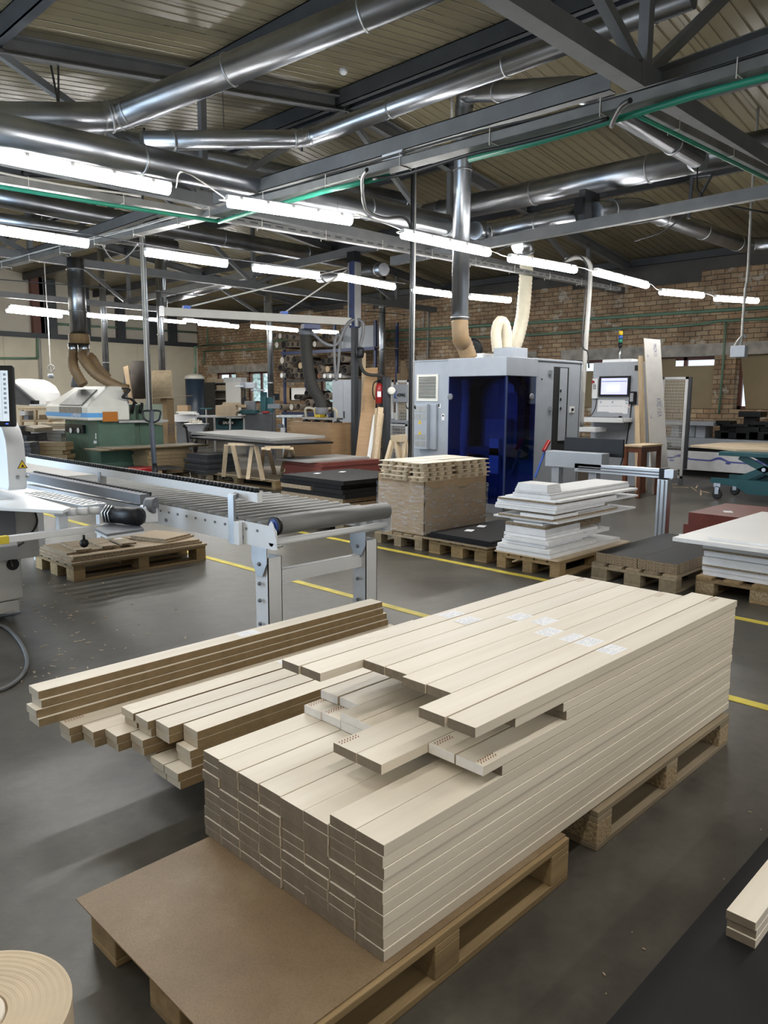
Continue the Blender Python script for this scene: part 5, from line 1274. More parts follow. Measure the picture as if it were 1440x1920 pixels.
word('MAZAIS', A+dn*(.09)+ac_*(w_*.56)+nr*.001, dn, ac_, .05, o, 'ink', .13, 1.0, nr)
word('>', A+dn*(.33)+ac_*(w_*.12)+nr*.001, ac_, dn*-1, .05, o, 'ink', .12, 1, nr)
word('>', A+dn*(1.40)+ac_*(w_*.10)+nr*.001, ac_, dn*-1, .05, o, 'ink', .12, 1, nr)
# ---- stool
c = at(1167, 834, z=.82); SXs = 11.3
a0 = at(1204, 836, z=.82)
stl = thing('work_stool', 'dark brown wooden stool table in front of the lettered plank', 'stool', (a0.x+.2, a0.y+.2, 0))
yl = at(1168, 832, X=a0.x).y; xr = at(1243, 831, Y=a0.y).x
MB().box(a0.x, a0.y, .795, xr, yl, .825).build('seat', 'plank', stl, .004)
for (x, y) in ((a0.x+.01, a0.y+.01), (xr-.07, a0.y+.01), (a0.x+.01, yl-.07), (xr-.07, yl-.07)): MB().box(x, y, 0, x+.06, y+.06, .795).build('leg', 'brown_wood', stl, .003)
b = MB().box(a0.x+.02, a0.y+.07, .71, a0.x+.045, yl-.07, .794); b.build('apron', 'brown_wood', stl); MB().box(a0.x+.07, a0.y+.02, .71, xr-.07, a0.y+.045, .794).build('apron', 'brown_wood', stl)
# ---- mesh safety fence panels
def mesh_panel(label, X, l, r, t, bt, pitch=.06, frame='white_paint', wire='cream_paint', foot=True):
    y0, y1, z0, z1 = fx(X, l, r, t, bt); o = thing('safety_fence', label, 'safety fence', (X, (y0+y1)/2, 0), 'wire mesh fence panels')
    if foot: z0 = .12
    b = MB()
    for ya, za, yb, zb in ((y0, z0, y1, z0+.04), (y0, z1-.04, y1, z1), (y0, z0, y0+.04, z1), (y1-.04, z0, y1, z1)): b.box(X-.015, ya, za, X+.015, yb, zb)
    b.build('frame', frame, o)
    b = MB(); y = y0+.05
    while y < y1-.04: b.box(X-.003, y-.003, z0+.04, X+.003, y+.003, z1-.04); y += pitch*.55
    z = z0+.05
    while z < z1-.04: b.box(X-.003, y0+.04, z-.003, X+.003, y1-.04, z+.003); z += pitch
    b.build('wire_mesh', wire, o)
    for y in (y0+.02, y1-.02): MB().box(X-.03, y-.03, 0, X+.03, y+.03, z0).build('foot', 'machine_dark', o)
    return o, (y0, y1, z0, z1)
o, _ = mesh_panel('wire mesh fence panel to the right of the lettered plank', 13.6, 1240, 1288, 707, 790, .055)
b = MB(); plateX(b, 13.62, 1285.5, 1291, 707, 880, .06); tag(b.build('fence_post', 'steel_dark'), 'dark fence post at the right end of the wire mesh panel', 'post')
# ---- gantry router with long grey bed
GX = 15.40
gb = thing('router_bed', 'long grey router bed with a blue wave stripe near the brick wall', 'machine', (GX, 5, 0))
yA = at(1200, 880, X=GX).y; zA = at(1300, 846, X=GX).z; zB = at(1300, 823, X=GX).z
zc_ = at(1300, 893, X=GX).z+.10
MB().box(GX, -1., .12, GX+.5, yA, zA).build('bed_panel', 'white_side', gb, .006)
MB().box(GX+.06, -1., 0, GX+.46, yA, .12).build('plinth', 'dark_void', gb)
MB().box(GX-.03, -1., zA+.07, GX+.9, yA, zA+.26).build('bed_rail', 'machine_grey', gb, .006)
MB().box(GX+.02, -1., zA, GX+.8, yA, zA+.07).build('bed_gap', 'dark_void', gb)
wv = []
for k in range(60):
    t_ = k/59; x = 1245+200*t_; s = math.sin((x-1258)/45*2*math.pi*.62)
    y = 858+.075*(x-1253)-5.5*max(0, s)**1.5; wv.append((at(x, y, X=GX-.003), .03+.022*max(0, s)))
b = MB()
for (p, a), (q, c) in zip(wv, wv[1:]): b.add([p+V((0, 0, -a*.5)), q+V((0, 0, -c*.5)), q+V((0, 0, c*.5)), p+V((0, 0, a*.5))], [(0, 1, 2, 3)])
for x, y in ((1259.5, 863), (1365, 869)):
    c = at(x, y, X=GX-.003); b.add([c+V((0, .055*math.cos(a), .022*math.sin(a))) for a in [k*math.pi/6 for k in range(12)]], [tuple(range(12))])
b.build('wave_stripe', 'wave_blue', gb)
c = at(1251, 833.5, X=GX-.032); word('AG', (c.x, c.y+.02, c.z-.035), (0, -1, 0), (0, 0, 1), .075, gb, 'black_plastic', .2, 1, (-1, 0, 0))
for k, (x, y, w2_, h2_) in enumerate(((1356, 822, .28, .36), (1378, 822, .5, .30), (1404, 818, .42, .55), (1432, 822, .5, .36), (1455, 822, .4, .3))):
    c = at(x, y, X=GX+.35); b = MB().box(c.x-.1, c.y-w2_/2, zA+.27, c.x+.25, c.y+w2_/2, zA+.26+h2_*.45); b.box(c.x-.02, c.y-w2_*.28, zA+.26+h2_*.45, c.x+.2, c.y+w2_*.28, zA+.26+h2_*.8); b.box(c.x-.12, c.y-w2_*.55, zA+.26+h2_*.8, c.x+.25, c.y+w2_*.45, zA+.26+h2_); b.build('suction_pod', 'black_plastic', gb, .01)
for k, (l, r) in enumerate(((1258, 1272), (1304, 1322))):
    y0, y1, z0, z1 = fx(GX+.3, l, r, 798, 828); MB().box(GX+.3, y0, zA+.26, GX+.7, y1, z1).build('support_bracket', 'machine_grey', gb, .01)
y0, y1, z0, z1 = fx(GX+.2, 1246, 1362, 790, 798)
MB().box(GX+.15, at(1340, 795, X=GX+.2).y, z0, GX+1.0, y1+.4, z1).build('table_plate', 'machine_grey', gb, .01)
MB().box(GX+.6, at(1368, 790, X=GX+.6).y, z0, GX+1.0, at(1340, 795, X=GX+.2).y, z1-.02).build('table_edge', 'black_plastic', gb)
c = at(1285, 818, X=GX+.5); MB().box(c.x, c.y-.2, zA+.26, c.x+.2, c.y+.25, zA+.5).build('control_unit', 'white_paint', gb, .02)
# ---- scissor lift table
lt = thing('scissor_lift', 'dark teal scissor lift table on castors at the right edge', 'lift table', at(1380, 930, z=0))
wz = at(1337, 935, z=0); LX = wz.x-.02
ye = at(1332, 910, X=LX).y; yq = ye-2.1; zf = at(1345, 912, X=LX).z
b = MB(); 
def P_(x, y): p = at(x, y, X=LX); return (p.x, p.y, p.z)
b.prism([(LX, ye, .33), (LX, yq, .33), (LX, yq, .12), (LX, ye-.55, .12), (LX, ye-.38, .22), (LX, ye, .25)], (.05, 0, 0)); b.build('base_frame', 'teal', lt)
b = MB(); b.prism([(LX+.75, ye, .33), (LX+.75, yq, .33), (LX+.75, yq, .12), (LX+.75, ye-.55, .12), (LX+.75, ye-.38, .22), (LX+.75, ye, .25)], (.05, 0, 0)); b.build('base_frame', 'teal', lt)
zT = .74
for x in (LX+.06, LX+.68):
    for a, c in (((4.28, .32), (3.55, zT-.06)), ((3.55, .32), (4.28, zT-.06))):
        MB().beam((x, a[0], a[1]), (x, c[0], c[1]), .04, .10, 0, (0, 0, 1)).build('scissor_arm', 'teal', lt)
    MB().lathe((x-.05, 3.915, (zT+.26)/2), [(.03, 0), (.03, .02)], 10, axis=(1, 0, 0)).build('pivot_bolt', 'alu', lt)
MB().box(LX-.02, yq, zT-.06, LX+.85, ye-.1, zT).build('platform', 'teal', lt, .004)
for (x, y) in ((LX+.03, ye-.10), (LX+.77, ye-.10)):
    w1 = MB().lathe((x-.02, y, .075), [(.06, 0), (.075, .008), (.075, .032), (.06, .04)], 18, axis=(1, 0, 0)).build('castor_wheel', 'rubber', lt)
    b = MB().box(x-.035, y-.03, .08, x-.025, y+.03, .20); b.box(x+.025, y-.03, .08, x+.035, y+.03, .20); b.box(x-.035, y-.05, .19, x+.035, y+.05, .25); b.build('castor_fork', 'alu', lt)
q = [at(1294, 838, z=zT), at(1380, 846, z=zT), at(1530, 851, z=zT), at(1470, 833, z=zT), at(1354, 833, z=zT)]
tag(MB().prism([(p.x, p.y, zT+.001) for p in q], (0, 0, .03)).build('plywood_sheet', 'plywood'), 'plywood sheet lying on the teal scissor lift', 'sheet')
for k, (a, b_) in enumerate((((1254, 907), (1270, 908)), ((1296, 913), (1306, 921)), ((1305, 915), (1308, 910)), ((1312, 920), (1331, 924)), ((1314, 918), (1314, 929)), ((1262, 913), (1290, 914)))):
    p, q = at(*a, z=.006), at(*b_, z=.006); tag(MB().beam(p, q, .02, .008).build('wood_offcut', 'plywood'), 'thin wood sliver on the floor before the router bed, %s from the aluminium post' % COLW[k], 'wood offcut')
# ---- conduit lines on the brick wall
def wl_(lab, pts, r=.035, X=XW-.045, m='green_pipe_dull'): return cable(lab, [at(x, y, X=X) for x, y in pts], r, m, 'green_pipe', 'pipe', 0, 'green pipes on the brick wall')
wl_('upper green pipe along the whole brick wall', [(380, 648), (503, 640), (723, 621), (900, 611), (1060, 601), (1250, 588), (1480, 574)], .04)
wl_('lower green pipe along the brick wall', [(381, 659), (503, 654), (723, 638), (840, 634), (960, 630), (1060, 624), (1180, 614), (1250, 613), (1310, 608), (1350, 602), (1480, 596)], .03)
wl_('thin vertical green pipe down the brick pier', [(1361, 602), (1357, 665), (1348, 775)], .024)
wl_('vertical green pipe at the corner beside the cream wall', [(389, 648), (389, 616)], .03)
cable('short green pipe above the dark pressure tank', [at(381, 648, X=XW-.1), at(366, 651, d=27.3), at(367, 701, d=27.5)], .03, 'green_pipe_dull', 'green_pipe', 'pipe', 0)
wl_('short green pipe at the wall corner', [(382, 659), (383, 682), (380, 682)], .025)
cable('vertical grey conduit on the brick wall left of the machine', [at(803, 582, X=XW-.04), at(802, 672, X=XW-.04)], .03, 'cable_grey', 'wall_conduit', 'conduit', 0)
cable('thin grey conduit on the brick wall beside the other', [at(795, 582, X=XW-.04), at(794, 620, X=XW-.04)], .02, 'cable_grey', 'wall_conduit', 'conduit', 0)
for k, (a, b_, lab) in enumerate((((67, 605), (377, 624), 'long green pipe along the top of the cream wall'), ((-20, 672), (70, 672), 'green pipe on the cream wall at the far left'))):
    cable(lab, [at(*a, Y=YW-.05), at(*b_, Y=YW-.05)], .04, 'green_pipe_dull', 'green_pipe', 'pipe', 0)
cable('vertical green pipe on the cream wall at the far left', [at(70, 608, Y=YW-.05), at(71, 672, Y=YW-.05)], .05, 'green_pipe_dull', 'green_pipe', 'pipe', 0)
cable('vertical grey conduit on the cream wall at the far left', [at(72, 600, Y=YW-.06), at(77, 720, Y=YW-.06)], .05, 'cable_grey', 'wall_conduit', 'conduit', 0)
tag(MB().box(XN, YW-.16, 3.50, XW-.1, YW-.02, 3.66).build('wall_trunking', 'steel_dark'), 'dark cable trunking along the top of the cream wall', 'trunking')
for k, (x, w_) in enumerate(((66, .38), (74, .16), (91, .35), (158, .2), (222, .3), (282, .3), (320, .3))):
    c = at(x, 520, Y=YW-.1); tag(MB().box(c.x-w_/2, YW-.2, 3.66, c.x+w_/2, YW+.01, roof_z(c.x)-.02).build('wall_column', 'brown_frame' if k == 0 else ('steel_dark' if k != 1 else 'steel_paint')), 'upright steel member above the cream wall, %s from the left edge' % COLW[k], 'column', 'uprights above the cream wall')
# ================================================================ BACKGROUND, MIDDLE AND LEFT
# ---- trestle table
zt_ = .80
tt = [[at(*p, z=.80) for p in q] for q in (((355, 820), (455, 814), (625, 829), (518, 833)), ((357, 815), (458, 810), (609, 822), (506, 828)))]
pal = pallet('p', 7.75, 10.15, 9.55, 12.45, 'wooden pallet with a sheet that carries the trestles', mat='pallet_wood', long='y')
tag(MB().box(7.8, 10.2, .1445, 9.5, 12.4, .16).build('plywood_sheet', 'plywood'), 'plywood sheet on the pallet under the trestles', 'sheet')
for k, (pairs, lab) in enumerate((((((424, 834), (419, 893), 14.3), ((436, 835), (450, 896), 14.0), ((473, 834), (465, 899), 13.2), ((480, 836), (493, 901), 12.9)), 'near wooden trestle under the grey boards'), ((((494, 840), (490, 882), 14.6), ((503, 841), (515, 888), 14.3), ((538, 840), (529, 882), 14.4), ((546, 840), (557, 880), 14.2)), 'far wooden trestle under the grey boards'))):
    tops = [at(a[0], a[1]-4, z=.775) for a, b, d in pairs]
    t = thing('sawhorse_trestle', lab, 'trestle', (tops[0].x, tops[0].y, .161), 'trestles under the grey boards')
    m0, m1 = (tops[0]+tops[1])/2, (tops[2]+tops[3])/2
    m0.z = m1.z = .754
    MB().beam(m0+(m0-m1)*.04, m1+(m1-m0)*.04, .045, .04).build('top_bar', 'plank', t)
    for (a, b, d), tp in zip(pairs, tops):
        f_ = at(b[0], b[1], z=.185); MB().beam((tp.x, tp.y, .735), f_, .065, .04).build('leg', 'plank', t)
for (q, z, h, mts, lab) in ((tt[0], .778, .03, ['black_board'], 'black board lying on the trestles'), (tt[1], .809, .020, ['grey_board'], 'grey board on the trestles, lower of two'), ([p+V((.05, .04, 0)) for p in tt[1]], .830, .018, ['grey_board'], 'grey board on the trestles, top of the pile')):
    tag(MB().prism([(p.x, p.y, z) for p in q], (0, 0, h)).build('panel', mts), lab, 'panel', 'boards on the trestles')
# ---- suction tube lifter: mast, jib, tube and hoses
Mb = at(665, 860, d=14.8); mz = lambda y: at(665, y, d=14.8).z
lf = thing('suction_lifter', 'mast with horizontal jib and thick black suction tube above the beech box', 'lifter', (Mb.x, Mb.y, 0))
MB().box(Mb.x-.05, Mb.y-.05, 0, Mb.x+.05, Mb.y+.05, mz(612)).build('mast_post', 'steel_dark', lf)
mu2 = MB().box(Mb.x-.07, Mb.y-.07, mz(618), Mb.x+.07, Mb.y+.07, mz(500)).build('mast_head', 'blue_paint', lf)
MB().box(Mb.x-.085, Mb.y+.071, mz(616), Mb.x+.07, Mb.y+.10, mz(502)).build('mast_rail', 'alu', lf); MB().box(Mb.x-.07, Mb.y-.10, mz(616), Mb.x+.07, Mb.y-.071, mz(502)).build('mast_rail', 'alu', lf)
MB().box(Mb.x-.06, Mb.y-.05, mz(502), Mb.x+.1, Mb.y+.15, mz(482)).build('mast_cap', 'black_plastic', lf)
MB().box(Mb.x-.2, Mb.y-.2, 0, Mb.x+.2, Mb.y+.2, .015).build('foot_plate', 'steel_dark', lf)
ja = V((Mb.x-.05, Mb.y+.05, mz(607))); jt = at(303, 584, d=12.85)
MB().beam(ja, jt, .09, .14).build('jib_beam', 'jib_grey', lf, .004)
MB().beam(jt+(jt-ja).normalized()*-.03, jt+(jt-ja).normalized()*.03, .13, .17).build('jib_end_stop', 'galv_dull', lf)
mt = V((Mb.x, Mb.y+.08, mz(508)))
for k in (.88, .38):
    p = ja+(jt-ja)*k; MB().cyl(mt, p+V((0, 0, .09)), .014, 8).build('stay_rod', 'cable_white', lf)
    MB().beam(p+V((0, 0, .09))-(jt-ja).normalized()*.06, p+V((0, 0, .09))+(jt-ja).normalized()*.06, .12, .05).build('stay_bracket', 'sign_blue', lf)
tr_ = ja+(jt-ja)*((664-580)/(664-303.)); tr_.z -= .13
MB().obox(tr_, (jt-ja).normalized()*.16, V((0, 0, 1)).cross((jt-ja).normalized())*.10, (0, 0, .045)).build('trolley', 'blue_paint', lf, .006)
dL = lambda x, y: at(x, y, d=14.35)
sp_ = [dL(573, 622), dL(573, 640), dL(575, 665), dL(579, 698), dL(587, 728), dL(597, 744), dL(602, 755), dL(603, 772)]
hose('suction_tube', '', sp_, .112, 'hose_black', lf, .03, .02, 18)
MB().lathe(dL(573, 622), [(.125, -.06), (.125, .06)], 18).build('tube_collar', 'machine_dark', lf)
MB().lathe(dL(603, 774), [(.118, -.03), (.125, .0), (.125, .07), (.118, .10)], 18).build('tube_collar', 'hose_grey', lf)
gh = MB().tube(smooth_path([dL(574, 614), dL(590, 628), dL(606, 642), dL(622, 648), dL(634, 643), dL(640, 630), dL(648, 612), dL(660, 601), dL(674, 600), dL(681, 608), dL(680, 628), dL(674, 652)], 6), .032, 12).build('air_hose', 'hose_grey', lf)
MB().tube(smooth_path([dL(629, 632), dL(627, 660), dL(629, 700), dL(631, 712), dL(634, 690), dL(637, 650), dL(637, 632), dL(633, 627), dL(629, 634)], 6), .026, 10).build('air_hose', 'hose_grey', lf)
MB().lathe(dL(675, 661), [(.06, -.10), (.075, -.05), (.075, .06), (.06, .09)], 16).build('filter_canister', 'black_plastic', lf)
MB().tube(smooth_path([dL(675, 668), dL(676, 684), dL(683, 698), dL(695, 703), dL(712, 704), dL(722, 709)], 6), .032, 12).build('air_hose', 'hose_black', lf)
bx = at(621, 793, d=14.6); by1 = at(545, 790, X=bx.x).y; bx1 = at(659, 793, Y=bx.y).x
sb = thing('beech_box', 'beech veneered box cabinet under the suction head', 'cabinet', (bx.x+.4, bx.y+.5, 0))
b = MB().box(bx.x, bx.y, 0, bx1, by1, bx.z-.02); b.build('carcass', 'oak_veneer', sb, .003)
MB().box(bx.x-.01, bx.y-.01, bx.z-.02, bx1, by1+.01, bx.z).build('top_panel', 'oak_veneer', sb)
sh = thing('suction_gripper', 'yellow and grey suction head with curved hoses resting on the beech box', 'suction head', (bx.x+.2, bx.y+.5, bx.z))
hc = V((bx.x+.25, at(602, 780, X=bx.x+.25).y, bx.z))
MB().box(hc.x-.08, hc.y-.55, bx.z+.05, hc.x+.08, hc.y+.5, bx.z+.09).build('cross_frame', 'galv_dull', sh)
MB().box(hc.x-.1, hc.y-.09, bx.z+.09, hc.x+.1, hc.y+.09, bx.z+.26).build('valve_block', 'sticker_yellow', sh, .01)
for dy in (-.5, -.2, .15, .45):
    MB().lathe((hc.x, hc.y+dy, bx.z), [(.09, .001), (.08, .02), (.03, .03), (.03, .06)], 14).build('suction_pad', 'rubber', sh)
    MB().tube(smooth_path([(hc.x, hc.y+dy*.2, bx.z+.2), (hc.x-.03, hc.y+dy*.6, bx.z+.27), (hc.x-.04, hc.y+dy*.95, bx.z+.24), (hc.x, hc.y+dy, bx.z+.07)], 6), .026, 10).build('hose', 'hose_ivory', sh)
MB().tube(smooth_path([(hc.x-.1, hc.y-.25, bx.z+.12), (hc.x-.1, hc.y-.3, bx.z+.34), (hc.x-.1, hc.y-.42, bx.z+.30), (hc.x-.1, hc.y-.46, bx.z+.1)], 6), .014, 8).build('handle', 'black_plastic', sh)
# ---- belt shelves: rack of rolled sanding belts
RX = 15.55
rk = thing('shelf_rack', 'blue shelf rack full of rolled sanding belts against the brick wall', 'shelf rack', (RX, at(600, 760, X=RX).y, 0))
for k, (l, r, t, bt) in enumerate(((527, 702, 655, 661), (530, 628, 711.5, 716), (528, 620, 773, 780))):
    y0, y1, z0, z1 = fx(RX, l, r, t, bt); MB().box(RX, y0, z0, RX+.05, y1, z1).build('shelf_beam', 'blue_paint' if k != 1 else 'steel_dark', rk)
    MB().box(RX+.05, y0, z1-.02, RX+1.0, y1, z1).build('shelf_board', 'plywood', rk)
for x, t in ((530, 655), (624, 600), (700, 600)):
    c = at(x, 700, X=RX+.01); z1 = at(x, t, X=RX).z
    for dx in (.06, .95): MB().box(RX+dx, c.y-.04, 0, RX+dx+.06, c.y+.04, z1).build('upright', 'blue_paint', rk)
TB = [(95,190,36,'m'),(165,195,34,'l'),(250,208,36,'m'),(335,212,36,'m'),(700,200,36,'d'),(780,215,34,'m'),(125,305,38,'l'),(205,303,44,'d'),(263,300,32,'m'),(318,300,34,'m'),(385,300,34,'m'),(590,295,36,'l'),
 (190,495,42,'l'),(258,478,42,'m'),(342,490,46,'d'),(590,530,32,'d'),(690,508,38,'d'),(765,503,36,'d'),(770,425,34,'m'),(935,480,38,'m'),
 (165,588,38,'d'),(240,552,36,'m'),(310,622,36,'m'),(236,628,30,'d'),(415,560,38,'t'),(392,612,28,'d'),(652,602,46,'m'),(748,603,38,'t'),(802,603,34,'d'),(948,612,62,'d'),
 (185,680,30,'w'),(252,685,36,'d'),(365,682,38,'m'),(428,682,32,'d'),(645,687,32,'b'),(710,687,28,'w'),(783,687,28,'w'),(902,684,28,'w'),
 (355,945,32,'d'),(420,957,32,'d'),(487,905,40,'d'),(742,935,42,'m'),(175,1072,38,'m'),(305,1068,40,'l'),(388,1068,42,'m'),(507,1032,58,'m'),(592,1055,40,'d')]
MTS = {'d': ('tube_dark', 'dark_void', 'dark'), 'm': ('tube_mid', 'tube_dark', 'brown'), 'l': ('tube_mid', 'tube_light', 'grey'), 't': ('cardboard', 'cardboard_in', 'tan'), 'w': ('tube_light', 'paper', 'white-ended'), 'b': ('tube_mid', 'brown_wood', 'reddish')}
SHN = lambda v: 'top shelf' if v < 350 else ('middle shelf' if v < 750 else 'bottom shelf')
cn = {}
for (u, v, r, m) in TB:
    c = at(500+u/6.545, 600+v/6.545, X=RX-.15); R = r/6.545/1431*(c-CAM).dot(FW)*1.02; a, e, nm = MTS[m]
    sh_ = SHN(v); cn[nm, sh_] = cn.get((nm, sh_), 0)+1
    ln = .95+.15*math.sin(u)
    b = MB()
    if m in 'lwtb': b.cyl((c.x, c.y, c.z), (c.x+ln, c.y, c.z), R*.97, 18); b.lathe((c.x-.004, c.y, c.z), [(R*.9, 0), (R*.9, .01)], 18, 1, (1, 0, 0)); b.pipe((c.x-.01, c.y, c.z), (c.x+.03, c.y, c.z), R, R*.9, 18)
    else:
        b.pipe((c.x, c.y, c.z), (c.x+ln, c.y, c.z), R, R*.84, 18, 0, 1)
        if r > 45: b.pipe((c.x+.03, c.y, c.z-R*.16), (c.x+ln, c.y, c.z-R*.16), R*.66, R*.54, 16, 0, 1)
    near = '%s and %s along' % (('upper row', 'lower row')[0 if (v < 250 or 400 < v < 540 or 850 < v < 1000) else 1] if not 540 < v < 650 else 'middle row', COLW[min(7, cn[nm, sh_]-1)])
    tag(b.build('sanding_belt_roll', [a, e]), 'rolled %s sanding belt on the rack %s, %s' % (nm, sh_, near), 'belt roll', 'rolled sanding belts')
y0, y1, z0, z1 = fx(RX-.42, 624, 665, 712, 800)
lk = thing('locker', 'light grey two-door locker below the rack of sanding belts', 'locker', (RX-.42, y0, 0))
RX_ = RX-.62; MB().box(RX_+.2, y0, 0, RX_+.6, y1, z1).build('body', 'machine_grey', lk); ym = (y0+y1)/2
for a, c_ in ((y0+.01, ym-.004), (ym+.004, y1-.01)):
    dr = MB().box(RX_+.18, a, .05, RX_+.199, c_, z1-.02).build('door', 'machine_grey', lk); MB().box(RX_+.15, c_-.06, .95, RX_+.179, c_-.04, 1.15).build('handle', 'steel_dark', dr)
for k, (l, r, t, b_, m, lab) in enumerate(((543, 572, 727, 750, 'white_board', 'white board leaning on the lower rack shelf'), (526, 546, 727, 752, 'cardboard', 'open brown carton on the lower rack shelf'), (640, 700, 612, 655, 'machine_grey', 'grey box on the right end of the top rack shelf'))):
    y0, y1, z0, z1 = fx(RX+.3, l, r, t, b_); tag(MB().box(RX+.3, y0, z0, RX+(.34 if k == 0 else .7), y1, z1).build(('board', 'carton', 'storage_box')[k], m), lab, ('board', 'carton', 'box')[k])
# ---- leaning planks, post with extinguisher, fence group
o, A, B_, D, E, nr = leaner('wide tan plank with handwriting leaning left of the fire extinguisher', (686, 690), (708, 689), (668, 845), (699, 846), 14.6, 13.9, .03, ['plank', 'oak_veneer'], group='boards leaning by the fire extinguisher')
dn = (D-A).normalized(); ac_ = (B_-A).normalized(); wd_ = (B_-A).length
word('DANUSEVS', A+dn*.42+ac_*(wd_*.05)+nr*.001+dn*.55, -dn, -ac_*-1, .05, o, 'tube_mid', .12, 1.2, nr)
leaner('narrow pale plank standing behind the wide tan plank', (679, 662), (686, 662), (676, 800), (686, 800), 15.2, 14.8, .03, ['plank', 'plank'], group='boards leaning by the fire extinguisher')
for k, (a, b_, c_, d_, m, lab) in enumerate((((700, 777), (707, 777), (690, 845), (697, 845), 'white_board', 'white strip leaning at the foot of the tan plank'), ((703, 765), (708, 765), (698, 845), (704, 845), 'plank', 'thin pale lath leaning beside the white strip'), ((709, 763), (719, 764), (702, 846), (713, 846), 'plank', 'brown plank leaning below the fire extinguisher'), ((718, 775), (720, 775), (709, 846), (712, 846), 'cardboard', 'thin brown lath leaning at the dark post'))):
    leaner(lab, a, b_, c_, d_, 14.2-.13*k, 13.7-.13*k, .025, [m, m], group='boards leaning by the fire extinguisher')
b = MB(); P0 = at(724.5, 850, d=14.2); b.box(P0.x-.06, P0.y-.05, 0, P0.x+.05, P0.y+.05, at(724, 708, d=14.2).z)
tag(b.build('fence_post', 'steel_dark'), 'dark steel post beside the fire extinguisher', 'post')
fe = at(711, 737, d=14.1); fxr = thing('fire_extinguisher', 'red fire extinguisher hanging on the dark post', 'fire extinguisher', fe-V((0, 0, .2)))
MB().lathe(fe, [(.055, -.19), (.07, -.18), (.07, .10), (.05, .16), (.02, .18)], 18).build('cylinder', 'red_paint', fxr)
MB().lathe(fe, [(.02, .18), (.02, .22), (.035, .22), (.035, .25)], 12).build('valve', 'black_plastic', fxr)
MB().tube(smooth_path([fe+V((0, 0, .23)), fe+_r*-.10+V((0, 0, .18)), fe+_r*-.12+V((0, 0, 0)), fe+_r*-.08+V((0, 0, -.12))], 6), .012, 8).build('hose', 'black_plastic', fxr)
MB().obox(fe-_f*.071+V((0, 0, -.02)), _r*.035, V((0, 0, .05)), _f*.002).build('sticker_label', 'paper', fxr)
MB().beam(fe+V((0, 0, .05)), V((P0.x, P0.y, fe.z+.05)), .03, .02).build('wall_bracket', 'machine_dark', fxr)
c = at(734, 733, d=14); tag(MB().lathe(c, [(.03, -.05), (.07, -.02), (.075, .03), (.05, .05)], 16, axis=tuple(-_f)).build('warning_horn', 'cream_paint'), 'cream round signal horn on the dark post', 'horn')
FXX = 11.2
mesh_panel('wire mesh fence panel behind the maker sign, left', FXX+.3, 729, 737, 713, 790, .06)
mesh_panel('wire mesh fence panel behind the maker sign, right', FXX+.3, 743, 766, 713, 790, .06)
mesh_panel('low wire mesh guard in front of the motors', FXX, 729, 763, 795, 852, .07)
b = MB(); plateX(b, FXX+.22, 737, 762, 721, 754, .05); so = b.build('maker_sign', 'machine_grey', None, .004); tag(so, 'grey maker sign board with a blue emblem on the wire fence', 'sign')
c = at(744.5, 742, X=FXX+.218); word('HOMAG', (FXX+.218, c.y, c.z-.018), (0, -1, 0), (0, 0, 1), .062, so, 'black_plastic', .26, 1.0, (-1, 0, 0))
b = MB(); c = at(741.5, 739, X=FXX+.217); b.box(FXX+.214, c.y-.005, c.z-.085, FXX+.219, c.y+.035, c.z+.06); b.box(FXX+.214, c.y-.045, c.z+.04, FXX+.219, c.y+.035, c.z+.06); b.box(FXX+.214, c.y-.045, c.z-.085, FXX+.219, c.y+.035, c.z-.065); b.build('emblem', 'sign_blue', so)
bz = .55
for k, (x, y, m) in enumerate(((735, 800, 'machine_grey'), (747, 803, 'blue_paint'), (757, 803, 'machine_dark'))):
    c = at(x, y, X=FXX+.35); tag(MB().lathe((c.x, c.y, c.z), [(.10, -.18), (.12, -.15), (.12, .15), (.08, .18)], 16, axis=(0, 1, 0) if k else (0, 0, 1)).build('pump_motor', m), '%s pump motor behind the low wire guard' % ('grey upright', 'blue', 'dark')[k], 'motor', 'pump motors behind the fence')
y0, y1, z0, z1 = fx(FXX+.2, 729, 763, 788, 793); tb_ = thing('machine_stand', 'grey stand carrying pump motors behind the low wire guard', 'stand', (FXX+.3, y0, 0))
MB().box(FXX+.2, y0, z0, FXX+.7, y1, z1).build('top_plate', 'machine_grey', tb_)
for y in (y0+.04, y1-.04): MB().box(FXX+.22, y-.03, 0, FXX+.28, y+.03, z0).build('leg', 'machine_grey', tb_); MB().box(FXX+.62, y-.03, 0, FXX+.68, y+.03, z0).build('leg', 'machine_grey', tb_)
for k, (x, y, m) in enumerate(((736, 784, 'black_plastic'), (745, 783, 'cream_paint'), (757, 781, 'black_plastic'))):
    c = at(x, y, X=FXX+.4); tag(MB().box(c.x-.08, c.y-.06, z1, c.x+.1, c.y+.06, z1+.12+.03*k).build('control_unit', m, None, .015), '%s small unit on the pump stand, %s from the dark post' % (('black', 'cream', 'black')[k], COLW[k]), 'unit')
hs = thing('sawhorse_trestle', 'small wooden trestle half hidden behind the wrapped carton', 'trestle', at(745, 860, d=10.4))
tp0, tp1 = at(733, 823, d=10.4), at(763, 821, d=10.4); MB().beam(tp0, tp1, .09, .09).build('top_bar', 'plank', hs)
for a, b_ in (((736, 826), (726, 862)), ((742, 826), (750, 862)), ((760, 826), (756, 862)), ((762, 826), (772, 862))):
    p, q = at(*a, d=10.4), at(*b_, d=10.4); k = p.z/(p.z-q.z); MB().beam(p, p+(q-p)*k, .08, .045).build('leg', 'plank', hs)
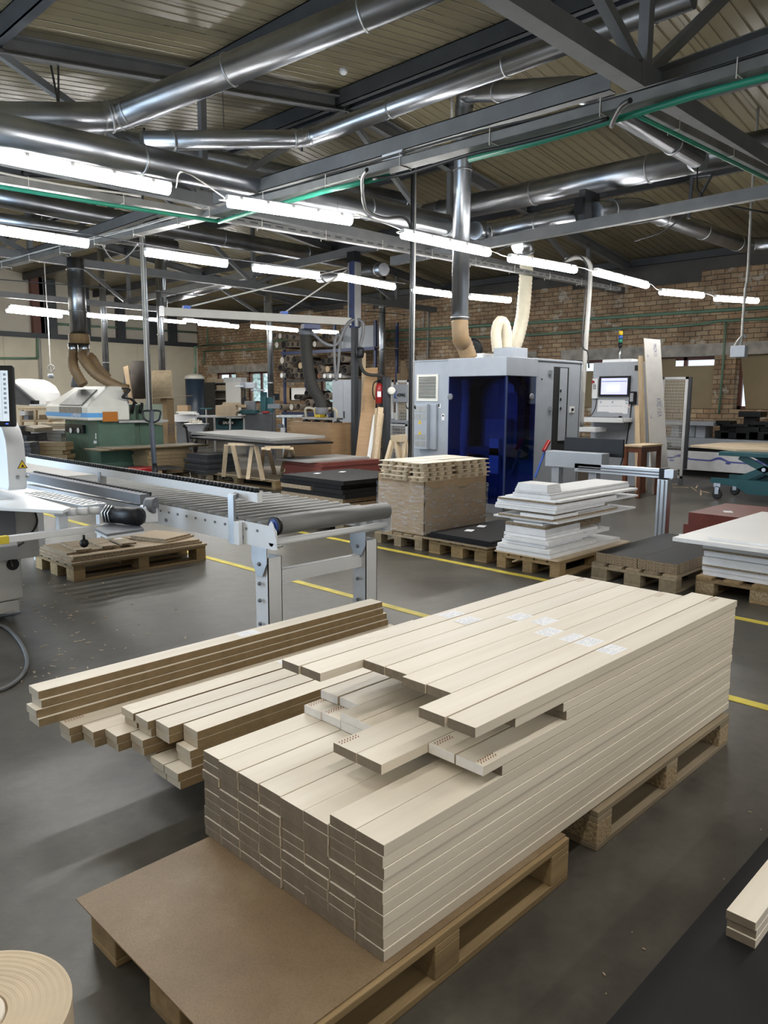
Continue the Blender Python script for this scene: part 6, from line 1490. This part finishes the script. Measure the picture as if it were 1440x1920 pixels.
for k, (l, r, t) in enumerate(((744, 750, 700), (751, 760, 676), (757, 764, 690))):
    leaner('plank standing against the dark block wall, %s' % ('left short', 'middle tall', 'right')[k], (l, t), (r, t), (l, 800), (r, 800), 19.5+(l-744)*.06, 19.2+(l-744)*.06, .03, ['cardboard', 'cardboard'], group='planks against the dark wall')
# ---- moulding machine, cream hood on green base
C0 = at(165, 789, d=13.5); hx, hy, hz0 = C0.x, C0.y, C0.z
hy1 = at(87, 786, X=hx).y; hx1 = at(244, 786, Y=hy).x; hz1 = at(165, 762, X=hx).z; hzt = at(190, 724, d=14.1).z
ml = thing('moulding_machine', 'old moulding machine with cream hood and green base at left', 'machine', (hx+1, hy+.6, 0))
i0 = .42; tp = [(hx+.5, hy+.16), (hx1-.05, hy+.16), (hx1-.05, hy1-.25), (hx+.5, hy1-.25)]; mid = [(hx, hy), (hx1, hy), (hx1, hy1), (hx, hy1)]
bt = [(hx+.0, hy+.0), (hx1, hy), (hx1, hy1), (hx, hy1)]
b = MB(); vs = [(x, y, hz0) for x, y in bt]+[(x, y, hz1) for x, y in mid]+[(x, y, hzt) for x, y in tp]
b.add(vs, [(3, 2, 1, 0), (0, 1, 5, 4), (1, 2, 6, 5), (2, 3, 7, 6), (3, 0, 4, 7), (4, 5, 9, 8), (5, 6, 10, 9), (6, 7, 11, 10), (7, 4, 8, 11), (8, 9, 10, 11)]); hd = b.build('hood', 'cream_paint', ml, .025)
def onslope(u, v): # u 0..1 from the near corner leftward along y, v 0..1 up the sloping front
    A_ = V((hx, hy+(hy1-hy)*u, hz1)); B2 = V((hx+.5, hy+.16+(hy1-.25-hy-.16)*u, hzt)); return A_+(B2-A_)*v+V((-.014, 0, .014))
MB().prism([onslope(.13, .02), onslope(.65, .02), onslope(.72, .8), onslope(.2, .8)], (.012, 0, -.012)).build('sight_window', 'tray_metal', hd)
MB().box(hx-.008, hy+(hy1-hy)*.13, hz0+(hz1-hz0)*.5, hx+.004, hy+(hy1-hy)*.65, hz1-.015).build('lower_window', 'tray_metal', hd)
b = MB().box(hx-.003, hy-.003, hz0+.055, hx+.4, hy1+.003, hz0+.135); b.box(hx+.4, hy-.003, hz0+.055, hx+(hx1-hx)*.55, hy+.2, hz0+.135); b.build('blue_stripe', 'stripe_blue', hd)
word('LINDERICH', (hx-.005, hy+(hy1-hy)*.36, hz0+.068), (0, -1, 0), (0, 0, 1), .055, hd, 'paper', .24, 1.0, (-1, 0, 0))
x0_, x1_, z0_, z1_ = fy(hy-.01, 193, 221, 772, 791); MB().box(x0_, hy-.012, hz0-.02, x1_, hy+.02, z1_).build('orange_guard', 'orange_plastic', ml)
b = MB().box(hx+.25, hy+.12, 0, hx+.95, hy1-.25, hz0-.001); b.build('base_column', 'green_paint', ml, .01)
xe = at(304, 810, Y=hy+.3).x
b = MB().box(hx+.95, hy+.25, .52, xe-.5, hy1-.2, hz0-.04); b.box(hx+.95, hy+.25, 0, hx+1.7, hy1-.25, .52); b.prism([(xe-.5, hy+.25, .62), (xe, hy+.25, .62), (xe, hy+.25, hz0-.12), (xe-.5, hy+.25, hz0-.04)], (0, .9, 0)); b.box(xe-1.2, hy+.35, 0, xe-.7, hy1-.3, .52); b.build('base_bed', 'green_paint', ml, .01)
MB().box(hx+.6, hy+.05, hz0-.05, xe, hy+.35, hz0-.01).build('feed_table', 'galv_dull', ml)
b = MB(); plateX(b, hx+.19, 122, 155, 796, 811, .06); b.build('control_strip', 'black_plastic', ml)
for x in (133, 147): c = at(x, 807, X=hx+.18); MB().lathe((c.x, c.y, c.z), [(.05, 0), (.05, -.01)], 14, axis=(1, 0, 0)).build('dial', 'sticker_white', ml)
c = at(199, 832, Y=hy+.24); b = MB().box(c.x-.16, hy+.235, c.z-.09, c.x+.16, hy+.249, c.z+.09); b.build('maker_plate', 'stripe_blue', ml, .01)
for k, (x, y) in enumerate(((184, 815), (184, 820.5), (181, 829))): c = at(x, y, Y=hy+.24); MB().box(c.x-.05, hy+.24, c.z-.025, c.x+.05, hy+.249, c.z+.025).build('info_plate', 'sticker_white', ml)
for k, (x, y) in enumerate(((247, 770), (262, 770))):
    c = at(x, y, Y=hy+.3); MB().box(c.x-.05, hy+.28, hz0-.02, c.x+.08, hy+.4, c.z+.12).build('feed_arm', 'green_paint', ml, .02); MB().lathe(c+V((0, -.05, .05)), [(.03, -.1), (.035, 0), (.03, .1)], 8, axis=(.3, 0, 1)).build('lever', 'black_plastic', ml)
MB().box(at(248, 760, Y=hy+.7).x, hy+.7, hz0-.1, at(305, 760, Y=hy+.7).x, hy1-.1, at(280, 758, Y=hy+.7).z).build('rear_cabinet', 'green_pale', ml, .01)
for k in range(3): MB().tube(smooth_path([at(228+3*k, 728, Y=hy-.03), at(238+3*k, 733-k, Y=hy-.06), at(229+2*k, 745, Y=hy-.05), at(243+2*k, 748, Y=hy-.04), at(255+k, 757, Y=hy-.02)], 6), .014, 6).build('cable', 'cable_black', ml)
for k, (pts, lab) in enumerate((((V((v9b.x-.1, v9b.y+.07, v9b.z-.33)), at(137, 685, d=14), at(148, 708, d=14), at(157, 722, d=14)), 'brown ribbed hose dropping to the cream hood, left of three'), ((V((v9b.x+.06, v9b.y-.08, v9b.z-.33)), at(156, 672, d=14), at(180, 702, d=14), at(220, 724, d=14.1), at(240, 730, d=14.2)), 'long brown ribbed hose sweeping right over the cream hood'), ((V((v9b.x+.1, v9b.y+.1, v9b.z-.33)), at(172, 672, d=14.3), at(185, 692, d=14.4), at(205, 712, d=14.5)), 'short brown ribbed hose behind the long sweeping one'))):
    hose('flexible_hose', lab, list(pts), .09, 'hose_brown', step=.03, amp=.05, n=14, group='brown hoses over the cream hood')
c = at(144, 716, d=14.4); tag(MB().lathe((c.x, c.y, hzt-.02), [(.11, 0), (.10, .12), (.08, .2)], 16).build('hose_stub', 'hose_grey'), 'dark hose stub on top of the cream hood', 'hose stub')
# ---- things around the moulding machine
def pile(label0, n, cx, cy, lx, rx, d, thick, mats, group, cat='panel', base=0., jit=.04, pal_label=None):
    c = at(cx, cy, d=d); y1 = at(lx, cy, X=c.x).y; x1 = at(rx, cy, Y=c.y).x; z = base
    rj = random.Random(n+cx)
    if pal_label: pallet('p', c.x, c.y, x1, y1, pal_label, mat='pallet_grey'); z = .145
    for k in range(n):
        a, b_ = rj.uniform(0, jit), rj.uniform(0, jit)
        panel('%s, %s' % (label0, 'topmost of %d' % n if k == n-1 else '%s from below of %d' % (WORDS[k] if k else 'first', n)), c.x-a, c.y-b_, z, x1+b_, y1+a, z+thick*.96, mats, group); z += thick
    return c, x1, y1, z
c, x1, y1, z = pile('brown fibreboard pile behind the pallet truck', 7, 279, 893, 253, 356, 13.9, .065, ['mdf_edge', 'mdf_end'], 'brown fibreboards', pal_label='wooden pallet under the brown fibreboard pile')
for k in range(2): panel('wide thin fibreboard overhanging the brown pile, %s' % ('lower', 'upper')[k], c.x-.95+.2*k, c.y-.1-.05*k, z+.02*k, x1+.35, y1-.02, z+.02*k+.018, ['mdf_edge', 'mdf_end'])
pile('dark grey board pile right of the brown pile', 7, 391, 889, 357, 436, 13.9, .05, ['dark_grey_board', 'grey_board'], 'dark grey boards', jit=.1, pal_label='wooden pallet under the dark grey board pile')
c = at(250, 880, d=13.2); panel('dark grey sheet lying low before the brown pile', c.x-.9, c.y-.1, .25, c.x+.9, c.y+.7, .28, ['dark_grey_board']*2); 
pallet('p', c.x-.8, c.y-.1, c.x+.4, c.y+.7, 'wooden pallet under the low dark grey sheet'); panel('brown packing sheet between the pallet and the dark grey sheet', c.x-.8, c.y-.08, .145, c.x+.5, c.y+.68, .249, ['cardboard']*2)
pj = thing('pallet_truck', 'hand pallet truck with dark blue handle and red frame', 'pallet truck', at(289, 885, d=13))
h0 = at(290, 876, d=12.9); h1 = at(284, 795, d=12.9); hd_ = (h1-h0).normalized()
MB().beam(h0, h1, .075, .06).build('handle_stem', 'tank_blue', pj, .008)
lp = [at(x, y, d=12.9) for x, y in ((286, 793), (272, 787), (268, 778), (269, 771), (284, 770), (300, 771), (300, 780), (297, 788), (286, 793))]
MB().tube(smooth_path(lp, 4), .016, 8).build('handle_loop', 'black_plastic', pj)
MB().beam(at(284, 795, d=12.9), at(284, 770, d=12.9), .07, .05).build('handle_head', 'tank_blue', pj)
fb = at(275, 869, d=13.1); MB().box(fb.x-.28, fb.y-.16, .18, fb.x+.12, fb.y+.16, .34).build('frame', 'red_paint', pj, .02)
for s in (-.2, .12): MB().box(fb.x-1.2, fb.y+s, .06, fb.x-.2, fb.y+s+.16, .11).build('fork', 'red_paint', pj)
MB().lathe((h0.x, h0.y-.03, .09), [(.09, -.06), (.09, .06)], 16, axis=(0, 1, 0)).build('wheel', 'rubber', pj)
MB().lathe((h0.x, h0.y, .12), [(.05, 0), (.06, .1), (.04, .3)], 12).build('hydraulic_pump', 'black_plastic', pj)
c = at(316, 838, d=16.6); cbx = thing('carton', 'tall upright brown carton with an arrow mark beside the green machine', 'carton', c)
cx1 = at(329, 838, Y=c.y).x; cy1 = at(304, 838, X=c.x).y; zt2 = at(316, 747, d=16.6).z
MB().box(c.x, c.y, 0, cx1, cy1, zt2).build('box', 'cardboard', cbx, .01)
fl = at(316, 745, d=16.6); MB().prism([(c.x-.1, c.y-.2, zt2+.01), (cx1+.35, c.y-.2, zt2+.06), (cx1+.1, cy1+.1, zt2+.02), (c.x-.3, cy1+.2, zt2-.02)], (0, 0, .012)).build('lid_flap', 'cardboard', cbx)
mk = MB(); cc_ = at(321.5, 805, Y=c.y); q = cc_.z
for dx in (-.03, .03): mk.box(cc_.x+dx-.008, c.y-.003, q-.06, cc_.x+dx+.008, c.y-.001, q+.06)
for a, b_ in ((-.075, -.065), (.065, .075)): mk.box(cc_.x+a, c.y-.003, q-.11, cc_.x+b_, c.y-.001, q+.11)
for a, b_ in ((-.11, -.10), (.10, .11)): mk.box(cc_.x-.075, c.y-.003, q+a, cc_.x+.075, c.y-.001, q+b_)
mk.build('print_mark_pattern', 'ink', cbx)
leaner('brown plank leaning on the back of the cream machine', (231, 688), (240, 685), (243, 760), (250, 760), 17.5, 16.8, .04, ['cardboard', 'cardboard'], group='boards behind the cream machine')
tag(MB().lathe(at(262, 740, d=18), [(.37*.5, -.1), (.37*.5, .78)], 24).build('rolled_board', 'tube_dark'), 'dark brown rolled board standing behind the cream machine', 'roll')
leaner('framed panel leaning behind the conduit pole', (284, 694), (321, 694), (286, 760), (323, 760), 18.6, 18.2, .05, ['cardboard', 'pallet_grey'], group='boards behind the cream machine')
leaner('dark sheet standing behind the brown plank', (232, 693), (252, 694), (232, 760), (252, 760), 18.8, 18.5, .03, ['dark_grey_board', 'dark_grey_board'], group='boards behind the cream machine')
# ---- far left: curved white sheets on a bench, piles
dB = 17.5; b = MB(); pr = []
for k in range(13):
    t_ = k/12; a = math.pi*(.92-.80*t_); pr.append((20+32+52*math.cos(a)*1.0-0, 768-58*math.sin(a)))
ps = [at(x, y, d=dB) for x, y in ((18, 718), (24, 713), (35, 710), (50, 710), (62, 715), (73, 723), (81, 736), (86, 752), (86, 762))]
low = [at(x, y, d=dB) for x, y in ((22, 719), (40, 732), (55, 744), (66, 752))]
bc = thing('bent_sheet', 'big curved white bent panel standing on the far left bench', 'curved panel', ps[4])
poly = ps+[at(66, 758, d=dB)]
MB().prism(poly, _f*.9).build('bent_face', 'white_board', bc)
MB().prism([at(0, 716, d=dB-.2), at(22, 718, d=dB-.2), at(66, 755, d=dB-.2), at(55, 760, d=dB-.2), at(0, 757, d=dB-.2)], _f*.15).build('inner_face', 'dark_grey_board', bc)
MB().beam(at(22, 718, d=dB-.22), at(66, 754, d=dB-.22), .03, .03).build('edge_strip', 'steel_dark', bc)
wb = thing('work_bench', 'pine workbench with shelves at the far left', 'workbench', at(60, 810, d=16.5))
def dbox(l, r, t, bt_, d, th=.5):
    if bt_ is None:
        p, q, e, g_ = at(l, 800, d=d), at(r, 800, d=d), at(r, t, d=d), at(l, t, d=d); h_ = V((_f.x, _f.y, 0))*th
        return MB().prism([(g_.x, g_.y, 0), (e.x, e.y, 0), (e.x, e.y, e.z), (g_.x, g_.y, g_.z)], h_)
    return MB().prism([at(l, bt_, d=d), at(r, bt_, d=d), at(r, t, d=d), at(l, t, d=d)], _f*th)
dbox(34, 92, 764, 769, 16.5, .8).build('top', 'plank', wb)
for l, r in ((37, 41), (63, 67), (90, 94)): dbox(l, r, 769, 850, 16.5, .1).build('leg', 'plank', wb)
dbox(37, 94, 787, 791, 16.5, .7).build('shelf', 'plank', wb)
dbox(37, 46, 771, 779, 16.4, .5).build('drawer', 'white_paint', wb)
for k, (l, r, t, bt_, m, lab) in enumerate(((55, 86, 758, 761, 'white_paint', 'white tool tray on the far left bench'), (57, 64, 751, 758, 'black_plastic', 'small black and white router on the far left bench'), (45, 53, 779, 787, 'machine_grey', 'grey tin on the bench shelf'), (73, 87, 778, 787, 'cardboard', 'brown box on the bench shelf'))):
    tag(dbox(l, r, t, bt_, 16.6, .25).build(('tool_tray', 'router', 'tin', 'cardboard_box')[k], m), lab, ('tray', 'router', 'tin', 'box')[k])
dbl = [(0, 46, 798, 838, 14.0, 'dark_grey_board', 'grey board under the bent boards at the far left'), (40, 118, 806, 812, 15.1, 'grey_board', 'long grey panel behind the edge bander screen'), (30, 77, 812, 828, 14.5, 'dark_grey_board', 'dark grey panel left of the green machine'), (44, 122, 829, 843, 13.5, 'mdf_edge', 'brown fibreboard left of the green machine'), (75, 120, 793, 803, 16.2, 'plywood', 'pale strip pile left of the green machine'), (0, 58, 829, 850, 13.0, 'dark_grey_board', 'low dark panel at the far left')]
for l, r, t, bt_, d, m, lab in dbl:
    p = at((l+r)/2, bt_, d=d); zt3 = at((l+r)/2, t, d=d).z; x0 = at(l, bt_, d=d); x1 = at(r, bt_, d=d)
    nl = max(2, min(12, round(zt3/.075))); hl_ = zt3/nl; rz = random.Random(l+r)
    for k in range(nl):
        a, e = rz.uniform(-.05, .05), rz.uniform(-.05, .05); z0, z1 = hl_*k, hl_*(k+.93); v_ = (x1-x0).normalized()
        P = [(x0+v_*a).to_tuple()[:2], (x1+v_*e).to_tuple()[:2]]
        o = MB().prism([(*P[0], z0), (*P[1], z0), (*P[1], z1), (*P[0], z1)], V((_f.x, _f.y, 0))*.36).build('panel', m); tag(o, lab+', '+('topmost' if k == nl-1 else '%s sheet up' % (WORDS[k] if k else 'first')), 'panel', lab)
for k in range(7):
    zc = at(50, 808, d=14.2).z; q = [at(44, 807, d=14.1), at(63, 806, d=14.1)]
    b = MB(); P = [at(43+21*t_/6, 806.5-1.1*k*.9-(1.6+.5*k)*math.sin(math.pi*(.5+t_/12))*1.0+3, d=14.1) for t_ in range(7)]
    b.prism(P+[p-V((0, 0, .005)) for p in P[::-1]], _f*.8); tag(b.build('curved_board', 'plywood'), 'thin bent board in the nested pile at the far left, %s from below' % ('lowest' if k == 0 else WORDS[k]), 'bent board', 'nested bent boards')
# ---- tank, cupboard, saws, wheelbarrow
tc = at(367, 775, d=27.5); tk = thing('pressure_tank', 'dark blue upright pressure tank with a white domed top by the corner', 'tank', (tc.x, tc.y, 0))
zz = lambda y: at(367, y, d=27.5).z
MB().lathe((tc.x, tc.y, 0), [(.30, .15), (.335, .2), (.335, zz(711))], 24).build('shell', 'tank_blue', tk)
MB().lathe((tc.x, tc.y, 0), [(.36, zz(711)), (.35, zz(707)), (.26, zz(703)), (.1, zz(701))], 24).build('dome', 'cream_paint', tk)
for a in (0, 2.1, 4.2): MB().cyl((tc.x+.25*math.cos(a), tc.y+.25*math.sin(a), 0), (tc.x+.25*math.cos(a), tc.y+.25*math.sin(a), .2), .03, 8).build('foot', 'tank_blue', tk)
MB().cyl((tc.x, tc.y, zz(701)), (tc.x, tc.y, zz(690)), .03, 8).build('outlet', 'green_pipe_dull', tk)
KX2 = 16.0; cb_ = thing('cupboard', 'grey cupboard with one open shelf side below the left windows', 'cupboard', at(415, 790, X=KX2))
for l, r, m, nm in ((383, 403, 'brown_frame', 'door'), (424, 451, 'white_board', 'side_panel')): b = MB(); plateX(b, KX2, l, r, 717, 815, .03); b.build(nm, 'dark_grey_board' if nm == 'door' else m, cb_)
b = MB(); plateX(b, KX2+.4, 403, 425, 717, 815, .02); b.build('back', 'tube_mid', cb_)
for yy in (718, 732, 748, 764): b = MB(); plateX(b, KX2+.02, 383, 426, yy-.6, yy+.6, .38); b.build('shelf', 'grey_board', cb_)
for k in range(3): b = MB(); plateX(b, KX2+.05, 406, 422, 728.5-3*k, 731-3*k, .3); tag(b.build('wood_piece', 'plywood'), 'pale wood block on the cupboard shelf, %s of three' % ('lowest', 'middle', 'top')[k], 'wood piece', 'wood blocks in the cupboard')
for k, (l, r, t) in enumerate(((388, 396, 708), (402, 416, 710), (419, 434, 708), (436, 452, 708))):
    b = MB(); plateX(b, KX2+.1, l, r, t, 717, .25); tag(b.build('small_box', 'plywood' if k < 2 else 'white_paint'), 'small box on top of the cupboard, %s from the tank' % COLW[k], 'box', 'boxes on the cupboard')
def mach(label, name, cat, items, loc):
    o = thing(name, label, cat, loc)
    for nm, m, l, r, t, bt_, d, th in items: dbox(l, r, t, bt_, d, th).build(nm, m, o, .006)
    return o
o = mach('long grey saw bench with teal panels before the left windows', 'saw_bench', 'saw', [('table', 'galv_dull', 392, 462, 779, 783, 20.5, .8), ('motor_box', 'teal', 404, 457, 785, 806, 20.8, .5), ('name_band', 'black_plastic', 408, 440, 789, 796, 20.75, .03), ('frame_leg', 'galv_dull', 400, 404, 783, None, 20.5, .06), ('frame_leg', 'galv_dull', 430, 433, 783, 811, 20.5, .06), ('frame_leg', 'galv_dull', 456, 460, 783, 811, 20.5, .06), ('frame_bar', 'galv_dull', 400, 460, 806, 809, 20.5, .06)], at(430, 812, d=20.5))
c = at(419, 795, d=20.7); word('BAUPEN', c-_f*.03, _r, (0, 0, 1), .07, o, 'sticker_white', .22, .85, -_f)
o = mach('dark teal band saw with grey base before the right bright window', 'band_saw', 'saw', [('base_cabinet', 'machine_dark', 460, 509, 775, None, 20.0, .7), ('table', 'teal', 445, 478, 769, 776, 19.8, .7), ('column', 'teal', 488, 498, 735, 776, 20.3, .3), ('column_box', 'teal', 497, 511, 745, 775, 20.4, .4), ('red_cover', 'red_paint', 491, 503, 771, 775, 19.9, .3)], at(485, 812, d=20))
o = mach('grey overhead router head on an arm before the bright windows', 'overhead_router', 'machine', [('head_box', 'machine_grey', 456, 478, 717, 728, 20.2, .35), ('gear_box', 'machine_dark', 450, 458, 717, 728, 20.1, .35), ('arm', 'machine_grey', 441, 456, 723, 726, 20.0, .1), ('post', 'black_plastic', 457, 460, 728, 760, 20.1, .05), ('foot_joint', 'black_plastic', 453, 461, 745, 755, 20.0, .1), ('rail', 'machine_grey', 470, 496, 730, 733, 20.2, .1), ('vice_block', 'machine_dark', 458, 478, 752, 768, 19.9, .2)], at(466, 775, d=20))
b = MB(); rg = random.Random(4)
for k in range(9):
    z0_ = 780-2.9*k; w0 = 405+(k > 6)*12+rg.uniform(-1, 1); d_ = dbox(w0, 444+rg.uniform(-3, 3), z0_-2.5, z0_, 19.4, .35); tag(d_.build('wood_blank', 'plywood'), 'pale wood blank in the pile on the saw bench, %s from below' % ('lowest' if k == 0 else WORDS[k]), 'wood blank', 'wood blanks on the saw bench')
for k in range(2): tag(dbox(404+k*14, 417+k*44, 763-4*k, 779-15*k, 19.8, .3).build('wood_block', 'plank'), 'larger pale wood block beside the blanks on the saw bench, %s' % ('lower', 'upper')[k], 'wood block')
o = mach('cream sliding table saw behind the wheelbarrow', 'sliding_saw', 'saw', [('sliding_table', 'white_side', 327, 366, 777, 791, 21.5, .5), ('side_table', 'galv_dull', 365, 392, 779, 783, 21.8, .6), ('motor_box', 'black_plastic', 365, 374, 783, 789, 21.7, .2), ('stand', 'machine_dark', 330, 352, 791, None, 21.8, .4)], at(345, 830, d=21.6))
for k in range(2): tag(dbox(330+5*k, 364+4*k, 772+2.5*k, 774+2.5*k, 21.3, .3).build('white_strip', 'white_board'), 'white board strip lying on the sliding table, %s' % ('upper', 'lower')[k], 'strip')
c = at(345, 775, d=23.5); tag(dbox(332, 352, 760, 772, 23.5, .4).build('carton', 'cardboard'), 'small brown cartons on the far bench beside the tank', 'carton')
st_ = thing('side_table', 'small teal table before the cupboard', 'table', at(386, 810, d=23)); dbox(375, 397, 765, 767, 23, .4).build('table_top', 'teal', st_); dbox(385, 387, 767, None, 23.1, .1).build('leg', 'alu', st_)
o = mach('grey drill table with a lamp and pad before the belt shelves', 'drill_table', 'table', [('table_top', 'galv_dull', 518, 567, 779, 783, 18.2, .7), ('leg', 'alu', 529, 533, 783, None, 18.4, .08), ('bracket', 'machine_dark', 520, 530, 796, 802, 18.3, .2), ('base', 'white_paint', 526, 534, 802, 812, 18.3, .2)], at(530, 815, d=18.3))
o = mach('grey hooded spindle unit at the right of the band saw', 'spindle_unit', 'machine', [('hood', 'machine_grey', 502, 524, 758, 766, 18.8, .3), ('neck', 'machine_dark', 512, 515, 742, None, 18.9, .08), ('motor', 'black_plastic', 511, 523, 738, 750, 18.95, .15)], at(512, 765, d=18.8))
w0_ = at(366, 830, d=20.3); wbw = thing('wheelbarrow', 'grey wheelbarrow filled with pale wood scraps', 'wheelbarrow', (w0_.x, w0_.y, 0))
q = [at(x, y, d=20.3) for x, y in ((345, 795), (384, 795), (380, 811), (354, 811))]
MB().prism(q, _f*.6).build('tub', 'machine_grey', wbw, .03)
MB().tube([at(x, y, d=20.25) for x, y in ((345, 795), (384, 795))], .025, 8).build('tub_rim', 'alu', wbw)
for a, b_ in (((349, 802), (353, 837)), ((386, 802), (385, 837))): MB().beam(at(*a, d=20.2), at(b_[0], b_[1]-1, d=20.2), .04, .04).build('leg', 'black_plastic', wbw)
for a, b_ in (((350, 803), (343, 797)), ((383, 812), (391, 803))): MB().beam(at(*a, d=20.1), at(*b_, d=20.0), .05, .05).build('handle', 'black_plastic', wbw)
MB().lathe((at(366, 831, d=20.9).x, at(366, 831, d=20.9).y, .2), [(.15, -.04), (.2, 0), (.15, .04)], 16, axis=tuple(_r)).build('wheel', 'rubber', wbw)
rg = random.Random(6)
for k in range(12):
    x = 356+2*k+rg.uniform(-1, 1); a = at(x, 799, d=20.4); a = at(x, 795, d=20.32+.045*k); a.z += .03; e = at(x+rg.uniform(-3, 3), 789+rg.uniform(-3, 1), d=20.32+.045*k); tag(MB().beam(a, e, .04, .03).build('wood_scrap', 'birch'), 'pale wood scrap sticking up in the wheelbarrow, %s from its left handle' % (COLW+['ninth', 'tenth', 'eleventh', 'twelfth'])[k].replace('last', 'eighth'), 'wood scrap', 'scraps in the wheelbarrow')
pile('brown board pile on a pallet behind the wheelbarrow', 4, 345, 826, 331, 354, 22.5, .13, ['cardboard', 'cardboard'], 'brown boards behind the wheelbarrow', pal_label='wooden pallet under the brown boards behind the wheelbarrow')
# plates near the cabinet's left: grey switch box by the locker
b = MB(); plateX(b, XW-.16, 672, 685, 712, 735, .15); tag(b.build('switch_box', 'white_paint', None, .01), 'pale switch box on the wall right of the lifter mast', 'switch box')
# ================================================================ small debris on the floor
b = MB(); rg = random.Random(12)
for k in range(120):
    if k < 95: p = at(40+abs(rg.gauss(0, 120)), 1090+rg.uniform(0, 190), z=0)
    else: p = at(rg.uniform(900, 1440), rg.uniform(1500, 1900), z=0)
    if .6 < p.x < 3.6 and .9 < p.y < 3.1: continue
    a = rg.uniform(0, 6.3); l = rg.uniform(.004, .016)*(1 if k < 95 else .35); w_ = rg.uniform(.0015, .0035)*(1 if k < 95 else .4)
    d = V((math.cos(a), math.sin(a), 0)); n = V((-d.y, d.x, 0)); b.obox((p.x, p.y, .002), d*l, n*w_, (0, 0, .0015))
tag(b.build('wood_chips', 'plywood'), 'fine pale wood chips scattered over the concrete floor', 'wood chips', kind='stuff')
